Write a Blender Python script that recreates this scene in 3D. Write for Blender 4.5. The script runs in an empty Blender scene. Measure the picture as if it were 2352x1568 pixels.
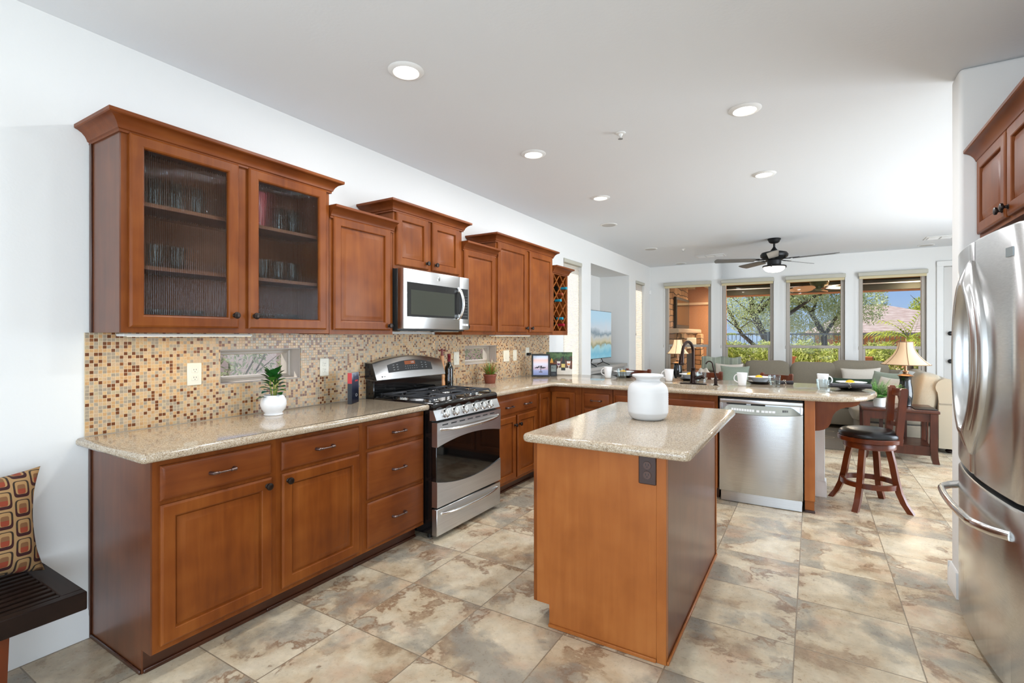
import bpy, bmesh, math, random
from mathutils import Vector, Matrix
R = math.radians
PI = math.pi
random.seed(7)
S = bpy.context.scene
COL = S.collection

# ------------------------------------------------------------------ camera, light, exposure
cam_d = bpy.data.cameras.new('camera')
cam = bpy.data.objects.new('camera', cam_d)
COL.objects.link(cam)
cam.location = (2.8845, 0.0, 1.3984)
cam.rotation_euler = (PI / 2, 0, 0.5451)
cam_d.sensor_width = 36.0
cam_d.lens = 36.0 * 1139.3 / 2352.0
cam_d.shift_y = -12.5 / 2352.0
cam_d.clip_start = 0.02
cam_d.clip_end = 300
S.camera = cam
S.view_settings.view_transform = 'Standard'
S.view_settings.look = 'None'
S.view_settings.gamma = 1.0
S.view_settings.use_curve_mapping = False
S.view_settings.exposure = 0.03

W = bpy.data.worlds.new('World')
S.world = W
W.use_nodes = True
wn = W.node_tree.nodes
wl = W.node_tree.links
wn.clear()
w_out = wn.new('ShaderNodeOutputWorld')
w_bg = wn.new('ShaderNodeBackground')
w_tc = wn.new('ShaderNodeTexCoord')
w_sp = wn.new('ShaderNodeSeparateXYZ')
w_rp = wn.new('ShaderNodeValToRGB')
w_rp.color_ramp.elements[0].position = 0.0
w_rp.color_ramp.elements[0].color = (0.50, 0.66, 0.90, 1)
w_rp.color_ramp.elements[1].position = 0.55
w_rp.color_ramp.elements[1].color = (0.10, 0.27, 0.72, 1)
w_mid = w_rp.color_ramp.elements.new(0.14)
w_mid.color = (0.24, 0.46, 0.90, 1)
wl.new(w_tc.outputs['Generated'], w_sp.inputs[0])
wl.new(w_sp.outputs[2], w_rp.inputs[0])
wl.new(w_rp.outputs[0], w_bg.inputs[0])
wl.new(w_bg.outputs[0], w_out.inputs[0])
w_bg.inputs[1].default_value = 0.9


def light(name, kind, loc, rot, energy, color=(1, 1, 1), **kw):
    d = bpy.data.lights.new(name, kind)
    d.energy = energy
    d.color = color
    for k, v in kw.items():
        setattr(d, k, v)
    o = bpy.data.objects.new(name, d)
    COL.objects.link(o)
    o.location = loc
    o.rotation_euler = rot
    return o


sun = light('sun', 'SUN', (0, 0, 20), (R(44), 0, R(-58)), 8.0, (1.0, 0.95, 0.87), angle=R(0.6))
# added fill panel for an assumed bright opening behind the camera; no door there
light('assumed_rear_fill', 'AREA', (2.1, -3.45, 1.25), (R(-90), 0, R(180)), 122, (0.70, 0.85, 1.0), shape='RECTANGLE', size=3.0, size_y=2.3)
light('dining_side_fill', 'AREA', (4.36, -0.9, 1.25), (R(90), 0, R(90)), 72, (0.72, 0.86, 1.0), shape='RECTANGLE', size=2.0, size_y=1.6)  # added fill lamp before a solid wall, brightens the left side
CANS = [(1.02, 1.98), (1.02, 3.40), (1.02, 4.83), (2.52, 3.42), (2.52, 4.87), (2.52, 1.98)]  # last one assumed from the row spacing, out of view, no fixture built
for cx, cy in CANS:
    light('ceiling_can_beam', 'AREA', (cx, cy, 2.795), (0, 0, 0), 13, (0.94, 0.97, 1.0), shape='DISK', size=0.13)
light('living_side_fill', 'AREA', (6.26, 6.2, 1.25), (R(90), 0, R(90)), 235, (0.80, 0.90, 1.0), shape='RECTANGLE', size=2.9, size_y=2.2)  # added living room fill, set in an invented opening of the unseen right wall


# ------------------------------------------------------------------ helpers
def C(r, g, b):
    def f(c):
        c /= 255.0
        return c / 12.92 if c <= 0.04045 else ((c + 0.055) / 1.055) ** 2.4
    return (f(r), f(g), f(b), 1.0)


class MB:
    """collects shapes into one mesh"""
    def __init__(s, M=None):
        s.v = []; s.f = []; s.m = []; s.M = M

    def add(s, vs, fs, mi=0, M=None):
        o = len(s.v)
        T = M if s.M is None else (s.M @ M if M is not None else s.M)
        for p in vs:
            p = Vector(p)
            s.v.append(tuple(T @ p) if T is not None else tuple(p))
        for f in fs:
            s.f.append([o + i for i in f]); s.m.append(mi)
        return s

    def box(s, x0, x1, y0, y1, z0, z1, b=0.0, seg=1, mi=0, M=None):
        if x1 < x0: x0, x1 = x1, x0
        if y1 < y0: y0, y1 = y1, y0
        if z1 < z0: z0, z1 = z1, z0
        if b <= 0:
            vs = [(x0, y0, z0), (x1, y0, z0), (x1, y1, z0), (x0, y1, z0), (x0, y0, z1), (x1, y0, z1), (x1, y1, z1), (x0, y1, z1)]
            fs = [(0, 3, 2, 1), (4, 5, 6, 7), (0, 1, 5, 4), (1, 2, 6, 5), (2, 3, 7, 6), (3, 0, 4, 7)]
            return s.add(vs, fs, mi, M)
        bm = bmesh.new()
        bmesh.ops.create_cube(bm, size=1.0)
        for v in bm.verts:
            v.co = Vector(((x0 + x1) / 2 + v.co.x * (x1 - x0), (y0 + y1) / 2 + v.co.y * (y1 - y0), (z0 + z1) / 2 + v.co.z * (z1 - z0)))
        b = min(b, 0.49 * min(x1 - x0, y1 - y0, z1 - z0))
        bmesh.ops.bevel(bm, geom=list(bm.edges), offset=b, segments=seg, affect='EDGES', profile=0.5)
        s.bm(bm, mi, M)
        return s

    def bm(s, bm, mi=0, M=None):
        bm.verts.index_update()
        s.add([v.co.copy() for v in bm.verts], [[v.index for v in f.verts] for f in bm.faces], mi, M)
        bm.free()

    def rings(s, rings, mi=0, close=True, cap0=True, cap1=True, M=None):
        """connect rings (lists of equal length) of points with quads"""
        n = len(rings[0]); vs = [p for r in rings for p in r]; fs = []
        for i in range(len(rings) - 1):
            a, b = i * n, (i + 1) * n
            for k in range(n if close else n - 1):
                k2 = (k + 1) % n
                fs.append((a + k, a + k2, b + k2, b + k))
        if cap0: fs.append(tuple(range(n - 1, -1, -1)))
        if cap1: fs.append(tuple(range((len(rings) - 1) * n, len(rings) * n)))
        return s.add(vs, fs, mi, M)

    def prism(s, poly, axis, a0, a1, mi=0, M=None):
        def P(p, a):
            return {'x': (a, p[0], p[1]), 'y': (p[0], a, p[1]), 'z': (p[0], p[1], a)}[axis]
        return s.rings([[P(p, a0) for p in poly], [P(p, a1) for p in poly]], mi, M=M)

    def lathe(s, prof, cx=0, cy=0, cz=0, seg=24, mi=0, M=None, cap0=True, cap1=True):
        rings = [[(cx + r * math.cos(2 * PI * k / seg), cy + r * math.sin(2 * PI * k / seg), cz + z) for k in range(seg)] for r, z in prof]
        return s.rings(rings, mi, True, cap0, cap1, M)

    def tube(s, path, rad, seg=8, closed=False, mi=0, M=None, flat=None):
        P = [Vector(p) for p in path]; n = len(P); rings = []
        up = None
        for i in range(n):
            if closed:
                t = (P[(i + 1) % n] - P[i - 1]).normalized()
            else:
                t = (P[min(i + 1, n - 1)] - P[max(i - 1, 0)]).normalized()
            if up is None:
                a = Vector((0, 0, 1)) if abs(t.z) < 0.9 else Vector((1, 0, 0))
                up = (a - t * a.dot(t)).normalized()
            else:
                up = (up - t * up.dot(t)).normalized()
            sd = t.cross(up)
            r = rad[i] if isinstance(rad, (list, tuple)) else rad
            ra, rb = (r, r) if flat is None else (r * flat[0], r * flat[1])
            rings.append([P[i] + up * (ra * math.cos(2 * PI * k / seg)) + sd * (rb * math.sin(2 * PI * k / seg)) for k in range(seg)])
        if closed:
            rings.append(rings[0])
        return s.rings(rings, mi, True, not closed, not closed, M)

    def cyl(s, p0, p1, r, seg=16, mi=0, M=None):
        return s.tube([p0, p1], r, seg, mi=mi, M=M)

    def bar(s, p0, p1, wx, wy, mi=0, M=None, up=(0, 0, 1), t0=1.0, t1=1.0):
        a, b = Vector(p0), Vector(p1); t = (b - a).normalized(); u = Vector(up)
        if abs(t.dot(u)) > 0.98: u = Vector((0, 1, 0))
        sd = t.cross(u).normalized(); u = sd.cross(t)
        r = []
        for p, k in ((a, t0), (b, t1)):
            r.append([p + sd * (wx / 2 * k * i) + u * (wy / 2 * k * j) for i, j in ((-1, -1), (1, -1), (1, 1), (-1, 1))])
        return s.rings(r, mi, M=M)

    def door(s, x0, x1, z0, z1, y0, rings, mi=0, M=None, center=True):
        """rings of (inset, height) rising toward -y from the plane y0"""
        rr = []
        for i, h in rings:
            rr.append([(x0 + i, y0 - h, z0 + i), (x1 - i, y0 - h, z0 + i), (x1 - i, y0 - h, z1 - i), (x0 + i, y0 - h, z1 - i)])
        return s.rings(rr, mi, True, True, center, M)

    def grid(s, fn, nu, nv, mi=0, M=None, wrap_u=False):
        vs = [fn(i / nu, j / nv) for j in range(nv + 1) for i in range(nu + 1)]
        fs = []
        for j in range(nv):
            for i in range(nu):
                a = j * (nu + 1) + i
                fs.append((a, a + 1, a + nu + 2, a + nu + 1))
        return s.add(vs, fs, mi, M)

    def build(s, name, mat, parent=None, angle=38, flat=False, **tags):
        me = bpy.data.meshes.new(name)
        me.from_pydata(s.v, [], s.f)
        mats = mat if isinstance(mat, (list, tuple)) else [mat]
        for m in mats: me.materials.append(m)
        bm = bmesh.new(); bm.from_mesh(me)
        bmesh.ops.remove_doubles(bm, verts=bm.verts, dist=1e-6)
        bmesh.ops.recalc_face_normals(bm, faces=bm.faces)
        bm.to_mesh(me); bm.free()
        if len(me.polygons) == len(s.m) and len(mats) > 1:
            me.polygons.foreach_set('material_index', s.m)
        if not flat:
            me.polygons.foreach_set('use_smooth', [True] * len(me.polygons))
            me.set_sharp_from_angle(angle=R(angle))
        o = bpy.data.objects.new(name, me)
        COL.objects.link(o)
        if parent is not None: o.parent = parent
        for k, v in tags.items(): o[k] = v
        return o


def thing(name, label, cat, loc=(0, 0, 0), rot=0.0, group=None):
    o = bpy.data.objects.new(name, None)
    o.empty_display_size = 0.1
    COL.objects.link(o)
    o.location = loc
    o.rotation_euler = (0, 0, rot) if not isinstance(rot, (tuple, list)) else rot
    o['label'] = label
    o['category'] = cat
    if group: o['group'] = group
    return o


def tag(o, label, cat, group=None, loc=None, rot=None):
    o['label'] = label; o['category'] = cat
    if group: o['group'] = group
    if loc is not None: o.location = loc
    if rot is not None: o.rotation_euler = rot if isinstance(rot, (tuple, list)) else (0, 0, rot)
    return o


def struct(o):
    o['kind'] = 'structure'
    return o


def dup(o, parent=None, kids=None):
    c = o.copy(); COL.objects.link(c)
    if parent is not None:
        c.parent = parent
    for ch in list(o.children):
        dup(ch, c)
    return c


def dup_thing(o, label, loc, rot=None, group=None):
    c = dup(o); c['label'] = label; c.location = loc
    if rot is not None: c.rotation_euler = rot if isinstance(rot, (tuple, list)) else (0, 0, rot)
    if group: c['group'] = group
    return c


def text_mesh(txt, name, mat, size, M, parent=None, depth=0.0006, align='CENTER'):
    cu = bpy.data.curves.new(name, 'FONT')
    cu.body = txt; cu.size = size; cu.align_x = align; cu.align_y = 'CENTER'; cu.extrude = depth
    cu.resolution_u = 2
    t = bpy.data.objects.new(name, cu); COL.objects.link(t)
    dg = bpy.context.evaluated_depsgraph_get()
    me = bpy.data.meshes.new_from_object(t.evaluated_get(dg))
    bpy.data.objects.remove(t)
    me.name = name
    me.transform(M)
    me.materials.clear(); me.materials.append(mat)
    o = bpy.data.objects.new(name, me); COL.objects.link(o)
    if parent is not None: o.parent = parent
    return o


# front faces local -y : text standing on that face
FRONT = Matrix.Rotation(R(90), 4, 'X')


# ------------------------------------------------------------------ materials
def new_mat(name):
    m = bpy.data.materials.new(name)
    m.use_nodes = True
    nt = m.node_tree
    b = nt.nodes.get('Principled BSDF')
    return m, nt, b


def N(nt, kind, **kw):
    n = nt.nodes.new(kind)
    for k, v in kw.items():
        if k.startswith('i_'):
            n.inputs[int(k[2:])].default_value = v
        else:
            setattr(n, k, v)
    return n


def ramp(nt, stops, interp='LINEAR'):
    n = nt.nodes.new('ShaderNodeValToRGB')
    cr = n.color_ramp
    cr.interpolation = interp
    while len(cr.elements) < len(stops): cr.elements.new(0.5)
    for e, (p, c) in zip(cr.elements, stops):
        e.position = p; e.color = c
    return n


def bump(nt, b, src, strength=0.1, dist=0.01):
    bp = nt.nodes.new('ShaderNodeBump')
    bp.inputs['Strength'].default_value = strength
    bp.inputs['Distance'].default_value = dist
    nt.links.new(src, bp.inputs['Height'])
    nt.links.new(bp.outputs[0], b.inputs['Normal'])
    return bp


def plain(name, col, rough=0.5, metal=0.0, spec=0.5, bump_s=0.0, bump_scale=200, coat=0.0, var=0.0, emit=None, trans=0.0, ior=1.45, sheen=0.0):
    m, nt, b = new_mat(name)
    b.inputs['Base Color'].default_value = col
    b.inputs['Roughness'].default_value = rough
    b.inputs['Metallic'].default_value = metal
    b.inputs['Specular IOR Level'].default_value = spec
    b.inputs['Coat Weight'].default_value = coat
    b.inputs['Transmission Weight'].default_value = trans
    b.inputs['IOR'].default_value = ior
    b.inputs['Sheen Weight'].default_value = sheen
    if emit:
        b.inputs['Emission Color'].default_value = emit[0]
        b.inputs['Emission Strength'].default_value = emit[1]
    if bump_s > 0 or var > 0:
        tc = N(nt, 'ShaderNodeTexCoord')
        nz = N(nt, 'ShaderNodeTexNoise')
        nz.inputs['Scale'].default_value = bump_scale
        nz.inputs['Detail'].default_value = 3
        nt.links.new(tc.outputs['Object'], nz.inputs['Vector'])
        if bump_s > 0: bump(nt, b, nz.outputs[0], bump_s, 0.004)
        if var > 0:
            d = tuple(c * (1 - var) for c in col[:3]) + (1,)
            l = tuple(min(1, c * (1 + var)) for c in col[:3]) + (1,)
            r = ramp(nt, [(0.3, d), (0.7, l)])
            nt.links.new(nz.outputs[0], r.inputs[0])
            nt.links.new(r.outputs[0], b.inputs['Base Color'])
    return m


def wood(name, dark, mid, light_, rough=0.32, grain='z', scale=1.0, coat=0.25, spec=0.5):
    m, nt, b = new_mat(name)
    tc = N(nt, 'ShaderNodeTexCoord')
    mp = N(nt, 'ShaderNodeMapping')
    sc = {'z': (13, 13, 1.1), 'x': (1.1, 13, 13), 'y': (13, 1.1, 13)}[grain]
    mp.inputs['Scale'].default_value = tuple(v * scale for v in sc)
    nt.links.new(tc.outputs['Object'], mp.inputs['Vector'])
    oi = N(nt, 'ShaderNodeObjectInfo')
    ad = N(nt, 'ShaderNodeVectorMath', operation='MULTIPLY_ADD')
    ad.inputs[1].default_value = (37, 17, 23)
    nt.links.new(oi.outputs['Random'], ad.inputs[0]); nt.links.new(mp.outputs[0], ad.inputs[2])
    n1 = N(nt, 'ShaderNodeTexNoise'); n1.inputs['Scale'].default_value = 2.2; n1.inputs['Detail'].default_value = 7; n1.inputs['Distortion'].default_value = 0.7
    nt.links.new(ad.outputs[0], n1.inputs['Vector'])
    n2 = N(nt, 'ShaderNodeTexNoise'); n2.inputs['Scale'].default_value = 5.0; n2.inputs['Detail'].default_value = 2
    nt.links.new(tc.outputs['Object'], n2.inputs['Vector'])
    mx = N(nt, 'ShaderNodeMix', data_type='FLOAT'); mx.inputs[0].default_value = 0.6
    nt.links.new(n1.outputs[0], mx.inputs[2]); nt.links.new(n2.outputs[0], mx.inputs[3])
    r = ramp(nt, [(0.26, dark), (0.50, mid), (0.74, light_)])
    nt.links.new(mx.outputs[0], r.inputs[0])
    nt.links.new(r.outputs[0], b.inputs['Base Color'])
    b.inputs['Roughness'].default_value = rough
    b.inputs['Coat Weight'].default_value = coat
    b.inputs['Coat Roughness'].default_value = 0.22
    b.inputs['Specular IOR Level'].default_value = spec
    bump(nt, b, n1.outputs[0], 0.04, 0.002)
    return m


def steel(name, col=(0.60, 0.60, 0.595, 1), rough=0.32, grain='x', aniso=0.6):
    m, nt, b = new_mat(name)
    tc = N(nt, 'ShaderNodeTexCoord')
    mp = N(nt, 'ShaderNodeMapping')
    mp.inputs['Scale'].default_value = {'x': (3, 400, 400), 'z': (400, 400, 3)}[grain]
    nt.links.new(tc.outputs['Object'], mp.inputs['Vector'])
    n1 = N(nt, 'ShaderNodeTexNoise'); n1.inputs['Scale'].default_value = 1.0; n1.inputs['Detail'].default_value = 2
    nt.links.new(mp.outputs[0], n1.inputs['Vector'])
    r = ramp(nt, [(0.3, tuple(c * 0.9 for c in col[:3]) + (1,)), (0.7, tuple(min(1, c * 1.06) for c in col[:3]) + (1,))])
    nt.links.new(n1.outputs[0], r.inputs[0]); nt.links.new(r.outputs[0], b.inputs['Base Color'])
    b.inputs['Metallic'].default_value = 1.0
    b.inputs['Roughness'].default_value = rough
    b.inputs['Anisotropic'].default_value = aniso
    b.inputs['Anisotropic Rotation'].default_value = 0.25
    bump(nt, b, n1.outputs[0], 0.02, 0.001)
    return m


def emis(name, col, strength):
    m, nt, b = new_mat(name)
    b.inputs['Base Color'].default_value = (0.8, 0.8, 0.8, 1)
    b.inputs['Emission Color'].default_value = col
    b.inputs['Emission Strength'].default_value = strength
    return m


def fabric(name, col, col2, scale=420, rough=0.9, bump_s=0.25):
    m, nt, b = new_mat(name)
    tc = N(nt, 'ShaderNodeTexCoord')
    n1 = N(nt, 'ShaderNodeTexNoise'); n1.inputs['Scale'].default_value = scale; n1.inputs['Detail'].default_value = 2
    nt.links.new(tc.outputs['Object'], n1.inputs['Vector'])
    r = ramp(nt, [(0.35, col), (0.65, col2)])
    nt.links.new(n1.outputs[0], r.inputs[0]); nt.links.new(r.outputs[0], b.inputs['Base Color'])
    b.inputs['Roughness'].default_value = rough
    b.inputs['Specular IOR Level'].default_value = 0.2
    b.inputs['Sheen Weight'].default_value = 0.15
    bump(nt, b, n1.outputs[0], bump_s, 0.002)
    return m


M = {}
# painted drywall with a faint orange-peel texture
M['wall'] = plain('wall_paint', C(232, 231, 228), 0.75, spec=0.25, bump_s=0.10, bump_scale=70)
M['ceiling'] = plain('ceiling_paint', C(229, 231, 233), 0.85, spec=0.2, bump_s=0.14, bump_scale=60)
M['trim'] = plain('trim_paint', C(232, 231, 228), 0.4)
M['door_paint'] = plain('door_paint', C(214, 212, 208), 0.45)
M['wood'] = wood('cherry_wood', C(94, 44, 14), C(121, 62, 21), C(140, 79, 31), coat=0.0, spec=0.22, rough=0.36)
M['wood_x'] = wood('cherry_wood_horizontal', C(92, 43, 16), C(116, 59, 24), C(132, 74, 33), grain='x', coat=0.0, spec=0.22, rough=0.36)
M['wood_panel'] = wood('cherry_panel', C(142, 78, 33), C(160, 92, 42), C(174, 106, 52), coat=0.0, spec=0.25)
M['wood_in'] = wood('cabinet_interior_wood', C(96, 52, 28), C(126, 72, 40), C(146, 88, 52), rough=0.5, coat=0.0)
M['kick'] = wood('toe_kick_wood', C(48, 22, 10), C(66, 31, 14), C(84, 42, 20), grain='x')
M['bronze'] = plain('oil_rubbed_bronze', C(58, 50, 46), 0.35, 0.85)
M['pull'] = plain('antique_pull_metal', C(128, 110, 104), 0.30, 0.95)
M['steel'] = steel('brushed_steel')
M['steel_v'] = steel('brushed_steel_vertical', grain='z')
M['steel_l'] = steel('bright_steel', (0.74, 0.73, 0.71, 1), 0.18, aniso=0.2)
M['satin'] = plain('satin_steel', (0.60, 0.60, 0.595, 1), 0.26, 1.0)
M['chrome'] = plain('chrome', (0.8, 0.8, 0.8, 1), 0.08, 1.0)
M['black'] = plain('black_enamel', C(14, 14, 14), 0.12, coat=0.5)
M['blackmatte'] = plain('black_matte', C(26, 26, 27), 0.55)
M['iron'] = plain('cast_iron', C(52, 53, 56), 0.5, 0.2, bump_s=0.1, bump_scale=300)
M['oven_glass'] = plain('dark_oven_glass', C(6, 7, 7), 0.05, coat=0.6)
M['mw_glass'] = plain('grey_screen_glass', C(40, 40, 40), 0.08, coat=0.4)
M['panel_dark'] = plain('dark_control_panel', C(34, 35, 36), 0.25)
M['ink'] = plain('pale_panel_print', C(200, 200, 198), 0.5)
M['white_c'] = plain('white_ceramic', C(238, 238, 238), 0.25, coat=0.3)
M['white_m'] = plain('white_matte_ceramic', C(216, 215, 213), 0.55, bump_s=0.06, bump_scale=30)
M['plastic_w'] = plain('ivory_plastic', C(226, 221, 204), 0.35)
M['brown_p'] = plain('brown_plastic', C(62, 42, 36), 0.35)
M['black_p'] = plain('black_plastic', C(22, 22, 23), 0.4)
M['dark_plate'] = plain('black_stoneware', C(22, 21, 21), 0.22)
M['napkin'] = fabric('charcoal_napkin', C(44, 40, 42), C(60, 56, 58), 500)
M['napkin_g'] = fabric('slate_napkin', C(78, 80, 86), C(96, 98, 104), 500)
M['lemon'] = plain('citrus_peel', C(240, 178, 20), 0.4, bump_s=0.15, bump_scale=250)
M['vinyl'] = plain('taupe_vinyl', C(176, 167, 156), 0.4)
M['vinyl_d'] = plain('taupe_vinyl_frame', C(178, 168, 158), 0.4)
M['wood_dk'] = wood('dark_espresso_wood', C(22, 12, 9), C(32, 19, 13), C(44, 28, 20), grain='x', rough=0.42, coat=0.0, spec=0.18)
M['stoolw'] = wood('stool_cherry_wood', C(62, 24, 8), C(94, 40, 14), C(118, 54, 21), rough=0.28, coat=0.12, spec=0.35)
M['tablew'] = wood('table_cherry_wood', C(48, 23, 13), C(70, 33, 19), C(90, 45, 27), rough=0.32, coat=0.1, spec=0.35)
M['leather'] = plain('black_leather', C(20, 20, 22), 0.28, bump_s=0.08, bump_scale=120)
M['sofa'] = fabric('taupe_sofa_fabric', C(124, 115, 99), C(146, 136, 119), 300)
M['sofa_lt'] = fabric('beige_sofa_fabric', C(150, 139, 119), C(172, 160, 139), 300)
M['mint'] = fabric('mint_velvet', C(142, 152, 136), C(160, 170, 154), 260)
M['cream'] = fabric('cream_fabric', C(214, 204, 190), C(228, 220, 208), 260)
M['greenp'] = fabric('dark_green_knit', C(38, 58, 42), C(64, 84, 66), 120, bump_s=0.6)
M['greyp'] = fabric('pale_grey_fabric', C(168, 170, 166), C(188, 190, 186), 260)
M['throw'] = fabric('sage_plaid_throw', C(140, 152, 146), C(172, 180, 172), 60)
M['lampshade'] = plain('lamp_shade_fabric', C(222, 196, 160), 0.8, spec=0.1, emit=(C(255, 214, 160), 0.62))
M['lampshade_r'] = plain('lamp_shade_fabric_tan', C(214, 186, 152), 0.8, spec=0.1, emit=(C(255, 190, 130), 0.16))
M['shade_trim'] = plain('lamp_shade_piping', C(128, 98, 72), 0.8)
M['lampbase'] = plain('black_lamp_glaze', C(22, 22, 22), 0.15, coat=0.5)
M['lampmetal'] = plain('bronze_lamp_metal', C(140, 112, 88), 0.3, 0.8)
M['tv_body'] = plain('tv_casing', C(16, 16, 17), 0.3)
M['greywood'] = plain('grey_painted_wood', C(176, 172, 166), 0.5)
M['stucco'] = plain('peach_stucco', C(188, 134, 96), 0.9, spec=0.1, bump_s=0.6, bump_scale=40, var=0.08)
M['stucco_pink'] = plain('pink_grey_stucco', C(206, 186, 176), 0.9, spec=0.1, bump_s=0.4, bump_scale=30)
M['patio_ceil'] = plain('brown_patio_ceiling', C(150, 104, 50), 0.9, spec=0.1, bump_s=0.4, bump_scale=50, var=0.1)
M['fence'] = plain('grey_iron_fence', C(84, 90, 92), 0.5, 0.3)
M['glow_can'] = emis('can_light_lens', (1.0, 0.93, 0.84, 1), 9.0)
M['glow_strip'] = emis('warm_strip_lens', (1.0, 0.78, 0.42, 1), 1.6)
M['glow_fan'] = emis('fan_bowl_glass', (1.0, 0.88, 0.72, 1), 8.0)
M['orange_lcd'] = plain('orange_display', C(120, 52, 16), 0.3, emit=((1.0, 0.30, 0.03, 1), 0.10))
M['fanblack'] = plain('fan_black_iron', C(34, 34, 35), 0.45, 0.4)
M['fanblade'] = plain('fan_blade_grey', C(112, 110, 106), 0.45)
M['terracotta'] = plain('brown_plastic_pot', C(128, 66, 48), 0.4)
M['soil'] = plain('soil', C(50, 36, 26), 0.95)
M['rugm'] = plain('rug', C(120, 110, 98), 0.95, bump_s=0.4, bump_scale=160, var=0.3)


def glass_mat(name, tint=(1, 1, 1, 1), rough=0.0, ior=1.45, solid=False):
    m = bpy.data.materials.new(name); m.use_nodes = True
    nt = m.node_tree; nt.nodes.clear()
    out = N(nt, 'ShaderNodeOutputMaterial')
    tr = N(nt, 'ShaderNodeBsdfTransparent'); tr.inputs[0].default_value = tint
    gl = N(nt, 'ShaderNodeBsdfGlossy'); gl.inputs['Roughness'].default_value = max(rough, 0.02)
    gl.inputs['Color'].default_value = (0.9, 0.95, 0.95, 1)
    fr = N(nt, 'ShaderNodeFresnel'); fr.inputs[0].default_value = ior
    mx = N(nt, 'ShaderNodeMixShader')
    ge = N(nt, 'ShaderNodeNewGeometry')
    sb = N(nt, 'ShaderNodeMath', operation='SUBTRACT'); sb.inputs[0].default_value = 1.0; nt.links.new(ge.outputs['Backfacing'], sb.inputs[1])
    ml = N(nt, 'ShaderNodeMath', operation='MULTIPLY'); nt.links.new(fr.outputs[0], ml.inputs[0]); nt.links.new(sb.outputs[0], ml.inputs[1])
    nt.links.new(ml.outputs[0], mx.inputs[0]); nt.links.new(tr.outputs[0], mx.inputs[1]); nt.links.new(gl.outputs[0], mx.inputs[2])
    nt.links.new(mx.outputs[0], out.inputs[0])
    return m


M['pane'] = glass_mat('window_glass', (0.97, 0.98, 0.98, 1), ior=1.25)
M['tumbler'] = glass_mat('drinking_glass', (0.86, 0.89, 0.89, 1), ior=1.9)
# reeded cabinet glass: vertical ribs bend what lies behind
m = bpy.data.materials.new('reeded_glass'); m.use_nodes = True
nt = m.node_tree; nt.nodes.clear()
out = N(nt, 'ShaderNodeOutputMaterial')
rf = N(nt, 'ShaderNodeBsdfRefraction'); rf.inputs['IOR'].default_value = 1.32; rf.inputs['Roughness'].default_value = 0.02; rf.inputs[0].default_value = (0.92, 0.96, 0.94, 1)
tr = N(nt, 'ShaderNodeBsdfTransparent'); tr.inputs[0].default_value = (0.84, 0.90, 0.88, 1)
gl = N(nt, 'ShaderNodeBsdfGlossy'); gl.inputs['Roughness'].default_value = 0.05
mx = N(nt, 'ShaderNodeMixShader'); mx.inputs[0].default_value = 0.32
fr = N(nt, 'ShaderNodeFresnel'); fr.inputs[0].default_value = 1.42
mx2 = N(nt, 'ShaderNodeMixShader')
nt.links.new(rf.outputs[0], mx.inputs[1]); nt.links.new(tr.outputs[0], mx.inputs[2])
nt.links.new(fr.outputs[0], mx2.inputs[0]); nt.links.new(mx.outputs[0], mx2.inputs[1]); nt.links.new(gl.outputs[0], mx2.inputs[2])
nt.links.new(mx2.outputs[0], out.inputs[0])
M['reeded'] = m


def cell_nodes(nt, axes, pitch, off):
    """returns (cell id vector socket, edge distance socket) of a square lattice on two world axes"""
    ge = N(nt, 'ShaderNodeNewGeometry')
    sp = N(nt, 'ShaderNodeSeparateXYZ'); nt.links.new(ge.outputs['Position'], sp.inputs[0])
    fl = []; ed = []
    for a, o in zip(axes, off):
        d = N(nt, 'ShaderNodeMath', operation='MULTIPLY_ADD'); d.inputs[1].default_value = 1 / pitch; d.inputs[2].default_value = -o / pitch
        nt.links.new(sp.outputs['XYZ'.index(a)], d.inputs[0])
        f = N(nt, 'ShaderNodeMath', operation='FLOOR'); nt.links.new(d.outputs[0], f.inputs[0])
        fr_ = N(nt, 'ShaderNodeMath', operation='FRACT'); nt.links.new(d.outputs[0], fr_.inputs[0])
        s1 = N(nt, 'ShaderNodeMath', operation='SUBTRACT'); s1.inputs[0].default_value = 1.0; nt.links.new(fr_.outputs[0], s1.inputs[1])
        mn = N(nt, 'ShaderNodeMath', operation='MINIMUM'); nt.links.new(fr_.outputs[0], mn.inputs[0]); nt.links.new(s1.outputs[0], mn.inputs[1])
        fl.append(f); ed.append(mn)
    cb = N(nt, 'ShaderNodeCombineXYZ'); nt.links.new(fl[0].outputs[0], cb.inputs[0]); nt.links.new(fl[1].outputs[0], cb.inputs[1])
    e = N(nt, 'ShaderNodeMath', operation='MINIMUM'); nt.links.new(ed[0].outputs[0], e.inputs[0]); nt.links.new(ed[1].outputs[0], e.inputs[1])
    return ge, cb.outputs[0], e.outputs[0]


# floor: square stone-look porcelain tiles
m, nt, b = new_mat('stone_floor_tile')
ge, cid, edge = cell_nodes(nt, 'XY', 0.4657, (0.9516, 1.6457))
wn_ = N(nt, 'ShaderNodeTexWhiteNoise', noise_dimensions='3D'); nt.links.new(cid, wn_.inputs['Vector'])
ma = N(nt, 'ShaderNodeVectorMath', operation='MULTIPLY_ADD'); ma.inputs[1].default_value = (9, 9, 9)
nt.links.new(wn_.outputs['Color'], ma.inputs[0]); nt.links.new(ge.outputs['Position'], ma.inputs[2])
n1 = N(nt, 'ShaderNodeTexNoise'); n1.inputs['Scale'].default_value = 3.1; n1.inputs['Detail'].default_value = 13; n1.inputs['Roughness'].default_value = 0.66; n1.inputs['Distortion'].default_value = 0.25
n2 = N(nt, 'ShaderNodeTexNoise'); n2.inputs['Scale'].default_value = 2.6; n2.inputs['Detail'].default_value = 10; n2.inputs['Roughness'].default_value = 0.6; n2.inputs['Distortion'].default_value = 0.3
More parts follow.
